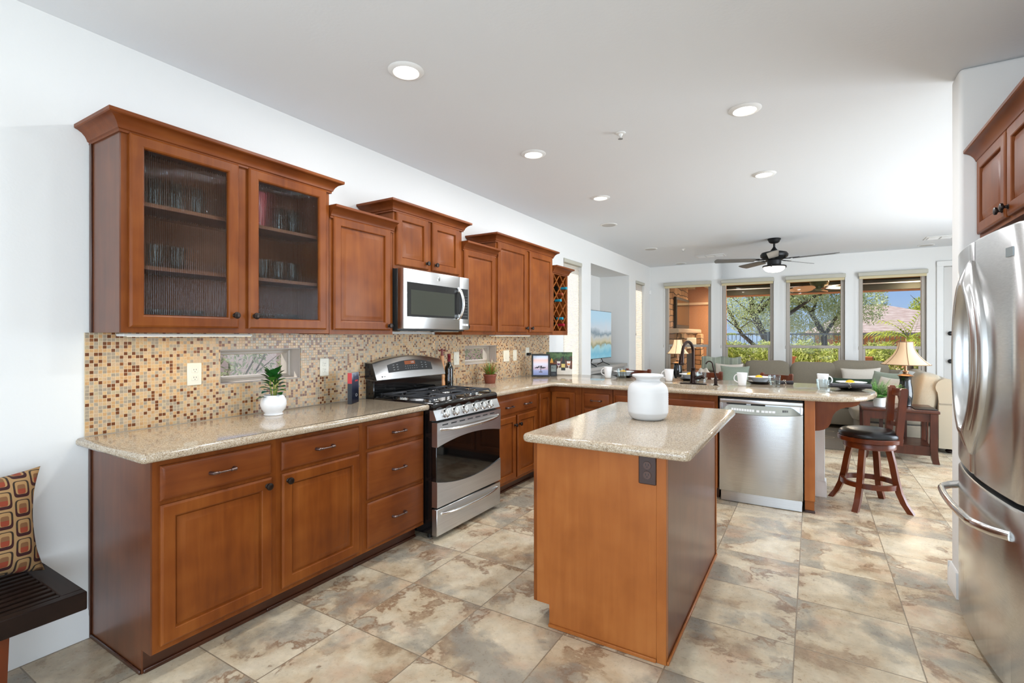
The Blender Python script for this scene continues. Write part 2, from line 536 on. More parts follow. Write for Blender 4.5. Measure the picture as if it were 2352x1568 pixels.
n3 = N(nt, 'ShaderNodeTexNoise'); n3.inputs['Scale'].default_value = 3.6; n3.inputs['Detail'].default_value = 12; n3.inputs['Roughness'].default_value = 0.64; n3.inputs['Distortion'].default_value = 0.3
n4 = N(nt, 'ShaderNodeTexNoise'); n4.inputs['Scale'].default_value = 60; n4.inputs['Detail'].default_value = 4
for n_ in (n1, n2, n3, n4): nt.links.new(ma.outputs[0], n_.inputs['Vector'])
r1 = ramp(nt, [(0.28, C(128, 104, 80)), (0.38, C(168, 142, 112)), (0.45, C(200, 178, 146)), (0.58, C(216, 200, 172)), (0.72, C(222, 208, 184))])
nt.links.new(n1.outputs[0], r1.inputs[0])
# grey slate-like patches
r2 = ramp(nt, [(0.50, (0, 0, 0, 1)), (0.60, (0.8, 0.8, 0.8, 1))]); nt.links.new(n2.outputs[0], r2.inputs[0])
mixg = N(nt, 'ShaderNodeMix', data_type='RGBA'); mixg.inputs[7].default_value = C(146, 139, 126)
nt.links.new(r2.outputs[0], mixg.inputs[0]); nt.links.new(r1.outputs[0], mixg.inputs[6])
# peach patches
r5 = ramp(nt, [(0.52, (0, 0, 0, 1)), (0.68, (0.55, 0.55, 0.55, 1))]); nt.links.new(n3.outputs[0], r5.inputs[0])
mixw = N(nt, 'ShaderNodeMix', data_type='RGBA'); mixw.inputs[7].default_value = C(198, 158, 126)
nt.links.new(r5.outputs[0], mixw.inputs[0]); nt.links.new(mixg.outputs[2], mixw.inputs[6])
# crusty rust-brown outlines along level lines, strongest in some areas only
def level(src, lv, w):
    a_ = N(nt, 'ShaderNodeMath', operation='SUBTRACT'); a_.inputs[1].default_value = lv; nt.links.new(src, a_.inputs[0])
    b_ = N(nt, 'ShaderNodeMath', operation='ABSOLUTE'); nt.links.new(a_.outputs[0], b_.inputs[0])
    c_ = N(nt, 'ShaderNodeMapRange'); c_.inputs[1].default_value = 0.0; c_.inputs[2].default_value = w; c_.inputs[3].default_value = 1.0; c_.inputs[4].default_value = 0.0
    nt.links.new(b_.outputs[0], c_.inputs[0]); return c_.outputs[0]
nm = N(nt, 'ShaderNodeTexNoise'); nm.inputs['Scale'].default_value = 3.0; nm.inputs['Detail'].default_value = 2; nt.links.new(ma.outputs[0], nm.inputs['Vector'])
rm = ramp(nt, [(0.46, (0, 0, 0, 1)), (0.58, (1, 1, 1, 1))]); nt.links.new(nm.outputs[0], rm.inputs[0])
l1 = level(n1.outputs[0], 0.43, 0.030); l2 = level(n2.outputs[0], 0.535, 0.022)
mxl = N(nt, 'ShaderNodeMath', operation='MAXIMUM'); nt.links.new(l1, mxl.inputs[0]); nt.links.new(l2, mxl.inputs[1])
vm = N(nt, 'ShaderNodeMath', operation='MULTIPLY'); nt.links.new(mxl.outputs[0], vm.inputs[0]); nt.links.new(rm.outputs[0], vm.inputs[1])
vm2 = N(nt, 'ShaderNodeMath', operation='MULTIPLY'); vm2.inputs[1].default_value = 0.85; nt.links.new(vm.outputs[0], vm2.inputs[0])
mixv = N(nt, 'ShaderNodeMix', data_type='RGBA'); mixv.inputs[7].default_value = C(134, 98, 70)
nt.links.new(vm2.outputs[0], mixv.inputs[0]); nt.links.new(mixw.outputs[2], mixv.inputs[6])
n6 = N(nt, 'ShaderNodeTexNoise'); n6.inputs['Scale'].default_value = 13; n6.inputs['Detail'].default_value = 9; n6.inputs['Roughness'].default_value = 0.7; nt.links.new(ma.outputs[0], n6.inputs['Vector'])
vv = N(nt, 'ShaderNodeMath', operation='MULTIPLY_ADD'); vv.inputs[1].default_value = 0.75; vv.inputs[2].default_value = 0.50; nt.links.new(n6.outputs[0], vv.inputs[0])
hvf = N(nt, 'ShaderNodeHueSaturation'); nt.links.new(vv.outputs[0], hvf.inputs['Value']); nt.links.new(mixv.outputs[2], hvf.inputs['Color'])
gm = N(nt, 'ShaderNodeMath', operation='LESS_THAN'); gm.inputs[1].default_value = 0.0058; nt.links.new(edge, gm.inputs[0])
mixm = N(nt, 'ShaderNodeMix', data_type='RGBA'); mixm.inputs[7].default_value = C(134, 118, 98)
nt.links.new(gm.outputs[0], mixm.inputs[0]); nt.links.new(hvf.outputs[0], mixm.inputs[6])
nt.links.new(mixm.outputs[2], b.inputs['Base Color'])
rr = ramp(nt, [(0.3, (0.24, 0.24, 0.24, 1)), (0.7, (0.40, 0.40, 0.40, 1))]); nt.links.new(n4.outputs[0], rr.inputs[0])
nt.links.new(rr.outputs[0], b.inputs['Roughness'])
hb = N(nt, 'ShaderNodeMath', operation='SUBTRACT'); nt.links.new(n1.outputs[0], hb.inputs[0]); nt.links.new(gm.outputs[0], hb.inputs[1])
bump(nt, b, hb.outputs[0], 0.12, 0.004)
M['floor'] = m

# mosaic backsplash: small square glass and stone tiles
m, nt, b = new_mat('mosaic_backsplash')
ge, cid, edge = cell_nodes(nt, 'YZ', 0.0168, (0.936, 0.9345))
wn_ = N(nt, 'ShaderNodeTexWhiteNoise', noise_dimensions='3D'); nt.links.new(cid, wn_.inputs['Vector'])
r1 = ramp(nt, [(0.0, C(108, 58, 22)), (0.15, C(132, 78, 36)), (0.18, C(196, 154, 106)), (0.38, C(204, 168, 122)), (0.52, C(194, 164, 130)), (0.66, C(164, 149, 128)), (0.82, C(184, 165, 132)), (0.92, C(156, 142, 122))], 'CONSTANT')
nt.links.new(wn_.outputs['Value'], r1.inputs[0])
nz = N(nt, 'ShaderNodeTexNoise'); nz.inputs['Scale'].default_value = 160; nz.inputs['Detail'].default_value = 2
nt.links.new(ge.outputs['Position'], nz.inputs['Vector'])
hv = N(nt, 'ShaderNodeHueSaturation')
vr = N(nt, 'ShaderNodeMath', operation='MULTIPLY_ADD'); vr.inputs[1].default_value = 0.5; vr.inputs[2].default_value = 0.75
nt.links.new(nz.outputs[0], vr.inputs[0]); nt.links.new(vr.outputs[0], hv.inputs['Value']); nt.links.new(r1.outputs[0], hv.inputs['Color'])
gm = N(nt, 'ShaderNodeMath', operation='LESS_THAN'); gm.inputs[1].default_value = 0.055; nt.links.new(edge, gm.inputs[0])
mixm = N(nt, 'ShaderNodeMix', data_type='RGBA'); mixm.inputs[7].default_value = C(206, 186, 156)
nt.links.new(gm.outputs[0], mixm.inputs[0]); nt.links.new(hv.outputs[0], mixm.inputs[6])
nt.links.new(mixm.outputs[2], b.inputs['Base Color'])
rg = N(nt, 'ShaderNodeMath', operation='MULTIPLY_ADD'); rg.inputs[1].default_value = 0.5; rg.inputs[2].default_value = 0.30
nt.links.new(gm.outputs[0], rg.inputs[0]); nt.links.new(rg.outputs[0], b.inputs['Roughness'])
sm = N(nt, 'ShaderNodeMapRange'); sm.inputs[1].default_value = 0.02; sm.inputs[2].default_value = 0.10; nt.links.new(edge, sm.inputs[0])
bump(nt, b, sm.outputs[0], 0.35, 0.002)
M['mosaic'] = m

# speckled quartz counter
m, nt, b = new_mat('speckled_quartz')
tc = N(nt, 'ShaderNodeTexCoord')
v1 = N(nt, 'ShaderNodeTexVoronoi'); v1.inputs['Scale'].default_value = 310
v2 = N(nt, 'ShaderNodeTexNoise'); v2.inputs['Scale'].default_value = 120; v2.inputs['Detail'].default_value = 4
n3 = N(nt, 'ShaderNodeTexNoise'); n3.inputs['Scale'].default_value = 9; n3.inputs['Detail'].default_value = 3
for n_ in (v1, v2, n3): nt.links.new(tc.outputs['Object'], n_.inputs['Vector'])
sp = N(nt, 'ShaderNodeSeparateColor'); nt.links.new(v1.outputs['Color'], sp.inputs[0])
r1 = ramp(nt, [(0.0, C(98, 74, 56)), (0.08, C(154, 130, 102)), (0.26, C(176, 156, 130)), (0.55, C(190, 173, 149)), (0.82, C(206, 194, 176))], 'CONSTANT')
nt.links.new(sp.outputs[0], r1.inputs[0])
r2 = ramp(nt, [(0.36, C(156, 137, 112)), (0.6, C(192, 177, 154))]); nt.links.new(v2.outputs[0], r2.inputs[0])
mx = N(nt, 'ShaderNodeMix', data_type='RGBA'); mx.inputs[0].default_value = 0.35
nt.links.new(r1.outputs[0], mx.inputs[6]); nt.links.new(r2.outputs[0], mx.inputs[7])
hv = N(nt, 'ShaderNodeHueSaturation'); vr = N(nt, 'ShaderNodeMath', operation='MULTIPLY_ADD'); vr.inputs[1].default_value = 0.22; vr.inputs[2].default_value = 0.89
nt.links.new(n3.outputs[0], vr.inputs[0]); nt.links.new(vr.outputs[0], hv.inputs['Value']); nt.links.new(mx.outputs[2], hv.inputs['Color'])
nt.links.new(hv.outputs[0], b.inputs['Base Color'])
b.inputs['Roughness'].default_value = 0.10
b.inputs['Specular IOR Level'].default_value = 0.6
M['quartz'] = m

# ------------------------------------------------------------------ room shell
CEIL = 2.82
ZB, ZT = 0.893, 0.933          # counter slab underside and top


def wall_boxes(mb, axis, t0, t1, a0, a1, z0, z1, holes):
    """wall slab across t0..t1, running a0..a1, with rectangular holes (h0,h1,z0,z1)"""
    As = sorted({a0, a1} | {h[0] for h in holes} | {h[1] for h in holes})
    Zs = sorted({z0, z1} | {h[2] for h in holes} | {h[3] for h in holes})
    for i in range(len(As) - 1):
        for j in range(len(Zs) - 1):
            ca, cz = (As[i] + As[i + 1]) / 2, (Zs[j] + Zs[j + 1]) / 2
            if any(h[0] < ca < h[1] and h[2] < cz < h[3] for h in holes): continue
            if axis == 'y': mb.box(t0, t1, As[i], As[i + 1], Zs[j], Zs[j + 1])
            else: mb.box(As[i], As[i + 1], t0, t1, Zs[j], Zs[j + 1])


struct(MB().box(-0.72, 6.35, -3.65, 10.45, -0.12, 0.0).build('floor', M['floor']))
struct(MB().box(-0.16, 6.35, -3.65, 10.45, CEIL, CEIL + 0.12).build('ceiling', M['ceiling']))

NW1 = (1.548, 2.068, 1.122, 1.322)
NW2 = (3.863, 4.432, 1.117, 1.305)
LW1 = (6.10, 6.72, 0.62, 2.46)
LW2 = (9.30, 9.87, 0.50, 2.46)
NICHE = (7.067, 8.90, 0.0, 2.507)
mb = MB()
wall_boxes(mb, 'y', -0.16, 0.0, -3.65, 10.45, 0, CEIL, [NW1, NW2, LW1, LW2, NICHE])
mb.box(-0.72, -0.565, 6.95, 9.02, 0, CEIL)
mb.box(-0.60, -0.16, 6.95, 7.067, 0, CEIL)
mb.box(-0.60, -0.16, 8.90, 9.02, 0, CEIL)
mb.box(-0.565, -0.16, 7.067, 8.90, 2.507, CEIL)
struct(mb.build('wall_left', M['wall']))

BW = [(0.30, 1.19), (1.385, 2.27), (2.466, 3.36), (3.552, 4.452)]
BZ = (0.62, 2.44)
DOOR = (4.66, 5.60)
mb = MB()
wall_boxes(mb, 'x', 10.28, 10.45, -0.02, 6.35, 0, CEIL, [(a, b_, BZ[0], BZ[1]) for a, b_ in BW] + [(DOOR[0], DOOR[1], 0.0, 2.50)])
struct(mb.build('wall_back', M['wall']))
mb = MB()
wall_boxes(mb, 'y', 6.2, 6.35, 3.665, 10.30, 0, CEIL, [(4.7, 7.7, 0.05, 2.4)])  # invented opening around the added living room fill
struct(mb.build('wall_right', M['wall']))
mb = MB().box(4.42, 4.55, -3.65, 3.52, 0, CEIL)
mb.box(4.42, 6.35, 3.49, 3.665, 0, CEIL)
mb.box(3.55, 4.45, 3.492, 3.662, 0, CEIL, b=0.022, seg=4)
struct(mb.build('wall_partition', M['wall']))
mb = MB()
wall_boxes(mb, 'x', -3.65, -3.5, -0.02, 4.5, 0, CEIL, [(0.6, 3.6, 0.05, 2.4)])  # assumed opening behind the added fill panel
struct(mb.build('wall_front', M['wall']))
mb = MB().box(0.003, 2.975, 5.102, 5.228, 0, ZB - 0.002, b=0.012, seg=2)
struct(mb.build('wall_pony', M['wall']))


def baseboard(name, pts, h=0.135, t=0.014):
    mb = MB()
    for (x0, y0), (x1, y1) in pts:
        prof = [(0, 0), (t, 0), (t, h * 0.72), (t * 0.7, h * 0.80), (t * 0.7, h * 0.93), (0.003, h), (0, h)]
        d = Vector((x1 - x0, y1 - y0, 0)); d.normalize()
        n = Vector((-d.y, d.x, 0))
        r = []
        for p in (Vector((x0, y0, 0)), Vector((x1, y1, 0))):
            r.append([p + n * (-a) + Vector((0, 0, z)) for a, z in prof])
        mb.rings(r)
    return struct(mb.build(name, M['trim']))


baseboard('baseboard_left', [((0, -3.5), (0, 0.955)), ((0, 5.23), (0, 7.067)), ((0, 8.90), (0, 10.28))])
baseboard('baseboard_back', [((0, 10.28), (4.57, 10.28)), ((5.69, 10.28), (6.2, 10.28))])
baseboard('baseboard_pony', [((2.902, 5.102), (2.975, 5.102)), ((2.975, 5.088), (2.975, 5.242)), ((2.989, 5.228), (0.02, 5.228))])
baseboard('baseboard_partition', [((3.55, 3.662), (3.55, 3.492)), ((3.536, 3.492), (3.56, 3.492)), ((6.2, 3.665), (3.536, 3.665))])


def front_window(n, a0, a1):
    """single-hung window in the back wall"""
    w = bpy.data.objects.new('window_%d' % n, None); COL.objects.link(w); w['kind'] = 'structure'
    w.location = ((a0 + a1) / 2, 10.36, BZ[0])
    hw = (a1 - a0) / 2 - 0.002; H = BZ[1] - BZ[0]; zm = 1.21 - BZ[0]
    mb = MB()
    for x0, x1 in ((-hw, -hw + 0.06), (hw - 0.06, hw)):
        mb.box(x0, x1, -0.03, 0.05, 0.002, H - 0.002, b=0.006)
    mb.box(-hw + 0.06, hw - 0.06, -0.03, 0.05, 0.002, 0.06, b=0.006); mb.box(-hw + 0.06, hw - 0.06, -0.03, 0.05, H - 0.06, H - 0.002, b=0.006)
    mb.build('frame', M['vinyl'], w)
    mb = MB()
    mb.box(-hw + 0.06, hw - 0.06, -0.025, 0.015, zm - 0.03, zm + 0.022, b=0.005)
    mb.box(-hw + 0.06, -hw + 0.095, -0.022, 0.012, 0.06, zm - 0.03, b=0.004); mb.box(hw - 0.095, hw - 0.06, -0.022, 0.012, 0.06, zm - 0.03, b=0.004)
    mb.box(-0.06, 0.06, -0.035, -0.02, zm - 0.012, zm + 0.004, b=0.003)
    mb.build('sash_rail', M['vinyl'], w)
    MB().box(-hw + 0.055, hw - 0.055, 0.018, 0.022, 0.055, H - 0.055).build('pane', M['pane'], w)
    MB().box(-hw - 0.0, hw + 0.0, -0.075, -0.03, 0.002, 0.018, b=0.003).build('sill', M['trim'], w)
    # shade cassette at the head
    names = ['over the leftmost back window', 'over the second back window from the left', 'over the third back window from the left', 'over the rightmost back window']
    s = thing('roller_shade', 'raised beige roller shade cassette ' + names[n - 1], 'shade', ((a0 + a1) / 2, 10.28, 2.375), 0, 'roller shades on the back windows')
    MB().box(-hw - 0.012, hw + 0.012, -0.075, -0.002, 0.03, 0.098, b=0.008).build('cassette', M['shade_box'], s)
    MB().box(-hw + 0.005, hw - 0.005, -0.045, -0.025, -0.012, 0.03).build('hem_bar', M['shade_fab'], s)
    mb = MB()
    for k in range(2):
        mb.cyl((-hw + 0.0 - 0.018 * k, -0.065, 0.03), (-hw - 0.018 * k, -0.065, -1.15), 0.0016, 5)
    mb.lathe([(0.004, 0), (0.006, 0.01), (0.006, 0.05), (0.003, 0.06)], -hw - 0.009, -0.065, -1.21, 8)
    mb.build('pull_chain', M['vinyl'], s)


M['shade_box'] = plain('shade_cassette', C(190, 186, 172), 0.5)
M['shade_fab'] = plain('shade_fabric', C(208, 194, 156), 0.8)
for i, (a, b_) in enumerate(BW): front_window(i + 1, a, b_)


# left wall: two tall windows with cellular shades, two small ones in the backsplash
def cell_mat(name):
    m = bpy.data.materials.new(name); m.use_nodes = True
    nt = m.node_tree; nt.nodes.clear()
    out = N(nt, 'ShaderNodeOutputMaterial')
    d = N(nt, 'ShaderNodeBsdfDiffuse'); d.inputs[0].default_value = C(246, 244, 240)
    t = N(nt, 'ShaderNodeBsdfTranslucent'); t.inputs[0].default_value = C(248, 240, 222)
    mx = N(nt, 'ShaderNodeMixShader'); mx.inputs[0].default_value = 0.5
    nt.links.new(d.outputs[0], mx.inputs[1]); nt.links.new(t.outputs[0], mx.inputs[2]); nt.links.new(mx.outputs[0], out.inputs[0])
    return m


M['cell'] = cell_mat('cellular_shade_fabric')


def left_window(n, h, label):
    y0, y1, z0, z1 = h
    w = bpy.data.objects.new('window_%d' % n, None); COL.objects.link(w); w['kind'] = 'structure'
    w.location = (-0.10, (y0 + y1) / 2, z0)
    hw = (y1 - y0) / 2 - 0.002; H = z1 - z0
    mb = MB()
    mb.box(-0.05, 0.02, -hw, -hw + 0.05, 0.002, H - 0.002, b=0.005); mb.box(-0.05, 0.02, hw - 0.05, hw, 0.002, H - 0.002, b=0.005)
    mb.box(-0.05, 0.02, -hw + 0.05, hw - 0.05, 0.002, 0.05, b=0.005); mb.box(-0.05, 0.02, -hw + 0.05, hw - 0.05, H - 0.05, H - 0.002, b=0.005)
    mb.build('frame', M['vinyl'], w)
    MB().box(-0.022, -0.018, -hw + 0.045, hw - 0.045, 0.045, H - 0.045).build('pane', M['pane'], w)
    s = thing('cellular_shade', label, 'shade', (-0.045, (y0 + y1) / 2, z1), 0, 'cellular shades on the left wall')
    MB().box(-0.02, 0.058, -hw + 0.004, hw - 0.004, -0.055, -0.004, b=0.006).build('headrail', M['shade_box'], s)
    # pleated fabric
    nn = int((H - 0.1) / 0.018)
    pts = []
    for k in range(nn * 2 + 1):
        pts.append((0.012 if k % 2 else -0.004, -0.055 - k * 0.009))
    vs = []; fs = []
    for x, z in pts: vs += [(x, -hw + 0.008, z), (x, hw - 0.008, z)]
    for k in range(len(pts) - 1): fs.append((2 * k, 2 * k + 1, 2 * k + 3, 2 * k + 2))
    MB().add(vs, fs).build('pleated_fabric', M['cell'], s, flat=True)
    zb = pts[-1][1]
    MB().box(-0.012, 0.02, -hw + 0.006, hw - 0.006, zb - 0.028, zb - 0.001, b=0.004).build('bottom_rail', M['shade_box'], s)
    mb = MB(); mb.cyl((0.052, -hw + 0.0, -0.03), (0.052, -hw + 0.0, -1.0), 0.0016, 5); mb.lathe([(0.003, 0), (0.007, 0.01), (0.003, 0.05)], 0.052, -hw, -1.05, 8)
    mb.build('lift_cord', M['vinyl'], s)


left_window(5, LW1, 'closed white cellular shade beside the wine rack cabinet')
left_window(6, LW2, 'closed white cellular shade glowing between television niche and back corner')


def slot_window(n, h):
    y0, y1, z0, z1 = h
    w = bpy.data.objects.new('window_%d' % n, None); COL.objects.link(w); w['kind'] = 'structure'
    w.location = (-0.09, (y0 + y1) / 2, z0)
    hw = (y1 - y0) / 2 - 0.002; H = z1 - z0
    mb = MB()
    f = 0.034
    def ring(x, i): return [(x, -hw + i, i + 0.002), (x, hw - i, i + 0.002), (x, hw - i, H - i - 0.002), (x, -hw + i, H - i - 0.002)]
    mb.rings([ring(-0.06, 0), ring(0.004, 0), ring(0.004, 0.012), ring(-0.006, 0.020), ring(-0.006, f - 0.004), ring(-0.016, f), ring(-0.06, f)], cap0=False, cap1=False)
    mb.build('frame', M['vinyl'], w)
    mb = MB(); mb.rings([ring(0.088, -0.004), ring(0.092, -0.002), ring(0.092, 0.004), ring(0.004, 0.004), ring(0.004, 0.0)], cap0=False, cap1=False)
    mb.build('jamb', M['vinyl_d'], w)
    MB().box(-0.036, -0.032, -hw + f - 0.003, hw - f + 0.003, f - 0.001, H - f + 0.001).build('pane', M['pane'], w)


slot_window(7, NW1); slot_window(8, NW2)
mb = MB()
wall_boxes(mb, 'y', 0.0005, 0.0085, 0.936, 5.66, ZT + 0.0003, 1.4145, [NW1, NW2])
o = mb.build('backsplash', M['mosaic']); struct(o)

# exterior door at the end of the back wall
d = bpy.data.objects.new('door_1', None); COL.objects.link(d); d['kind'] = 'structure'
d.location = (DOOR[0], 10.30, 0)
mb = MB()
mb.door(0.006, 0.934, 0.045, 2.495, 0.0, [(0, -0.045), (0, 0.0)])
for z0, z1 in ((0.25, 0.95), (1.15, 2.3)):
    for x0 in (0.12, 0.52):
        mb.door(x0, x0 + 0.3, z0, z1, 0.0, [(0, 0), (0.02, 0.006), (0.05, 0.002)])
mb.build('slab', M['door_paint'], d)
mb = MB().box(-0.09, -0.002, -0.045, -0.021, 0, 2.59, b=0.006).box(0.942, 1.03, -0.045, -0.021, 0, 2.59, b=0.006).box(-0.09, 1.03, -0.048, -0.021, 2.502, 2.59, b=0.006)
mb.build('casing', M['trim'], d)
for z in (1.00, 1.44):
    mb = MB(); mb.lathe([(0.0, 0), (0.034, 0), (0.034, 0.008), (0.014, 0.014), (0.013, 0.04), (0.03, 0.05), (0.032, 0.07), (0.02, 0.082), (0.0, 0.084)], seg=16, M=Matrix.Translation((0.085, 0, z)) @ Matrix.Rotation(R(90), 4, 'X'))
    mb.build('knob' if z < 1.2 else 'deadbolt', M['black_p'], d)
MB().box(0.0, 0.94, -0.06, 0.05, 0.0, 0.035, b=0.004).build('threshold', M['blackmatte'], d)

# ------------------------------------------------------------------ cabinets (local frame: front faces -y, width along +x)
DOOR_R = [(0, 0.0), (0, 0.013), (0.003, 0.017), (0.009, 0.020), (0.051, 0.020), (0.055, 0.0175), (0.0565, 0.006), (0.0615, 0.0055), (0.0635, 0.0085), (0.070, 0.0095), (0.090, 0.0165), (0.096, 0.0175)]
DRAW_R = [(0, 0.0), (0, 0.010), (0.004, 0.013), (0.014, 0.0185), (0.018, 0.0195)]
FLAT_R = [(0, 0.0), (0, 0.013), (0.003, 0.017), (0.009, 0.020), (0.051, 0.020), (0.055, 0.0175), (0.057, 0.007), (0.063, 0.0065), (0.066, 0.010), (0.074, 0.0125), (0.078, 0.013)]


def knob_mb():
    mb = MB()
    mb.lathe([(0.0, 0), (0.011, 0), (0.011, 0.003), (0.0065, 0.007), (0.006, 0.013), (0.010, 0.016), (0.0165, 0.019), (0.0175, 0.024), (0.0165, 0.028), (0.010, 0.0305), (0.0, 0.031)], seg=18, M=Matrix.Rotation(R(90), 4, 'X'))
    return mb


KNOB = knob_mb()


def pull_mb():
    mb = MB()
    L_ = 0.052
    path = [(-L_, 0, 0), (-L_, -0.016, 0), (-L_ + 0.004, -0.024, 0), (-L_ + 0.016, -0.027, 0), (-0.022, -0.0285, 0), (0, -0.029, 0), (0.022, -0.0285, 0), (L_ - 0.016, -0.027, 0), (L_ - 0.004, -0.024, 0), (L_, -0.016, 0), (L_, 0, 0)]
    rad = [0.0085, 0.008, 0.0085, 0.0062, 0.0038, 0.0042, 0.0038, 0.0062, 0.0085, 0.008, 0.0085]
    mb.tube(path, rad, 10)
    for x in (-0.028, 0.028):
        mb.tube([(x - 0.0025, -0.0283, 0), (x + 0.0025, -0.0283, 0)], 0.0068, 10)
    return mb


PULL = pull_mb()


def attach(src, name, mat, parent, x, y, z):
    mb = MB(); mb.v = list(src.v); mb.f = [list(f) for f in src.f]; mb.m = list(src.m)
    o = mb.build(name, mat, parent)
    o.location = (x, y, z)
    return o


def add_front(p, kind, x0, x1, z0, z1, yf, hw=None, mat=None):
    """door or drawer front with its knob or pulls; hw = knob position or list of pull x"""
    if kind == 'door':
        mb = MB(); mb.door(x0, x1, z0, z1, -yf, DOOR_R)
        o = mb.build('door', mat or M['wood'], p, angle=25)
        if hw: attach(KNOB, 'knob', M['bronze'], o, hw[0], -yf - 0.0195, hw[1])
    elif kind == 'flat':
        mb = MB(); mb.door(x0, x1, z0, z1, -yf, FLAT_R)
        o = mb.build('door', mat or M['wood'], p, angle=25)
        if hw: attach(KNOB, 'knob', M['bronze'], o, hw[0], -yf - 0.0195, hw[1])
    else:
        mb = MB(); mb.door(x0, x1, z0, z1, -yf, DRAW_R)
        o = mb.build('drawer' if kind == 'drawer' else 'false_front', mat or M['wood_x'], p, angle=25)
        for hx in (hw or []): attach(PULL, 'pull', M['pull'], o, hx, -yf - 0.019, (z0 + z1) / 2)
    return o


DEP = 0.591


def base_cab(label, w, loc, rot, fronts, depth=DEP, top=ZB - 0.001, endl=False, kickd=0.079, name='base_cabinet'):
    t = thing(name, label, 'cabinet', loc, rot)
    mb = MB()
    mb.box(0.0002, w - 0.0002, -depth, -0.002, 0.102, top)
    mb.build('carcass', M['wood'], t)
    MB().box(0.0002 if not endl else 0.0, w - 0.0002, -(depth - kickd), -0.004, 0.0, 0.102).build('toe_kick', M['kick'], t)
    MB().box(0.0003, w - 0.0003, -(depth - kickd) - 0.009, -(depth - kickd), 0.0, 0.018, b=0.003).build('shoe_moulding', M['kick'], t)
    if endl:
        # finished end panel with the toe notch and its two edge mouldings
        mb = MB()
        mb.prism([(-0.003, 0.0), (-0.003, top), (-depth, top), (-depth, 0.102), (-(depth - kickd), 0.102), (-(depth - kickd), 0.0)], 'x', -0.006, 0.0)
        mb.build('end_panel', M['wood_end'], t)
        mb = MB().box(-0.014, -0.006, -0.022, -0.003, 0.0, top, b=0.002).box(-0.014, -0.006, -(depth - kickd), -0.022, 0.0, 0.018, b=0.003)
        mb.build('edge_moulding', M['kick'], t)
    for f in fronts: add_front(t, f[0], f[1], f[2], f[3], f[4], depth, f[5] if len(f) > 5 else None)
    return t


M['wood_end'] = wood('cherry_end_panel', C(76, 38, 18), C(98, 52, 27), C(116, 66, 36), rough=0.3, coat=0.25)
RL = R(90)
Y1, Y2, Y3 = 0.964, 1.506, 2.060
base_cab('cherry base cabinet at the near end of the run, door knob upper right', Y2 - Y1, (0, Y1, 0), RL,
         [('drawer', 0.989 - Y1, 1.477 - Y1, 0.722, 0.866, [1.234 - Y1]), ('door', 0.989 - Y1, 1.477 - Y1, 0.128, 0.704, (1.449 - Y1, 0.668))], endl=True)
base_cab('cherry base cabinet below the white succulent pot, door knob upper left', Y3 - Y2, (0, Y2, 0), RL,
         [('drawer', 1.532 - Y2, 2.030 - Y2, 0.722, 0.866, [1.780 - Y2]), ('door', 1.532 - Y2, 2.030 - Y2, 0.128, 0.704, (1.562 - Y2, 0.668))])
base_cab('cherry three-drawer base cabinet just left of the gas range', 2.606 - Y3, (0, Y3, 0), RL,
         [('drawer', 2.093 - Y3, 2.592 - Y3, 0.722, 0.858, [2.345 - Y3]), ('drawer', 2.093 - Y3, 2.592 - Y3, 0.416, 0.698, [2.345 - Y3]), ('drawer', 2.093 - Y3, 2.592 - Y3, 0.124, 0.394, [2.345 - Y3])])
Y4 = 3.424
base_cab('cherry base cabinet right of the gas range, wide drawer with two pulls', 4.252 - Y4, (0, Y4, 0), RL,
         [('drawer', 3.46 - Y4, 4.226 - Y4, 0.708, 0.842, [3.70 - Y4, 4.02 - Y4]), ('door', 3.46 - Y4, 3.826 - Y4, 0.128, 0.688, (3.797 - Y4, 0.605)), ('door', 3.852 - Y4, 4.222 - Y4, 0.128, 0.688, (3.882 - Y4, 0.605))])

# corner cabinet with a bi-fold door across the inside corner
PF = 4.532                       # y of the peninsula face
t = thing('corner_cabinet', 'cherry corner base cabinet with folding door where the two runs meet', 'cabinet', (0, 0, 0))
L_ = [(0.003, 4.254), (0.591, 4.254), (0.591, PF), (0.938, PF), (0.938, 5.098), (0.003, 5.098)]
MB().prism(L_, 'z', 0.102, ZB - 0.001).build('carcass', M['wood'], t)
K_ = [(0.003, 4.254), (0.512, 4.254), (0.512, PF + 0.079), (0.938, PF + 0.079), (0.938, 5.098), (0.003, 5.098)]
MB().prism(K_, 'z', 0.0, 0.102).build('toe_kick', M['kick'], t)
hinge = bpy.data.objects.new('door', None)
mb = MB(Matrix.Translation((0.591, 4.254, 0)) @ Matrix.Rotation(RL, 4, 'Z')); mb.door(0.026, 0.258, 0.128, 0.838, 0.0, DOOR_R)
mb.build('door', M['wood'], t, angle=25)
mb = MB(Matrix.Translation((0, PF, 0))); mb.door(0.613, 0.872, 0.128, 0.838, 0.0, DOOR_R)
mb.build('door', M['wood'], t, angle=25)
bpy.data.objects.remove(hinge)

PD = 5.098 - PF
base_cab('cherry drawer cabinet in the peninsula, first right of the corner', 0.315, (0.942, 5.098, 0), 0,
         [('drawer', 0.026, 0.288, 0.708, 0.842, [0.157]), ('drawer', 0.026, 0.288, 0.416, 0.690, [0.157]), ('drawer', 0.026, 0.288, 0.124, 0.394, [0.157])], depth=PD)
t = base_cab('cherry sink base cabinet between peninsula drawers and dishwasher', 0.930, (1.262, 5.098, 0), 0,
             [('false', 0.02, 0.452, 0.708, 0.842), ('false', 0.478, 0.910, 0.708, 0.842), ('door', 0.02, 0.452, 0.128, 0.688, (0.42, 0.605)), ('door', 0.478, 0.910, 0.128, 0.688, (0.51, 0.605))], depth=PD, top=0.70, name='sink_cabinet')
MB().box(0.001, 0.929, -PD, -PD + 0.02, 0.70, ZB - 0.001).build('front_rail', M['wood'], t)
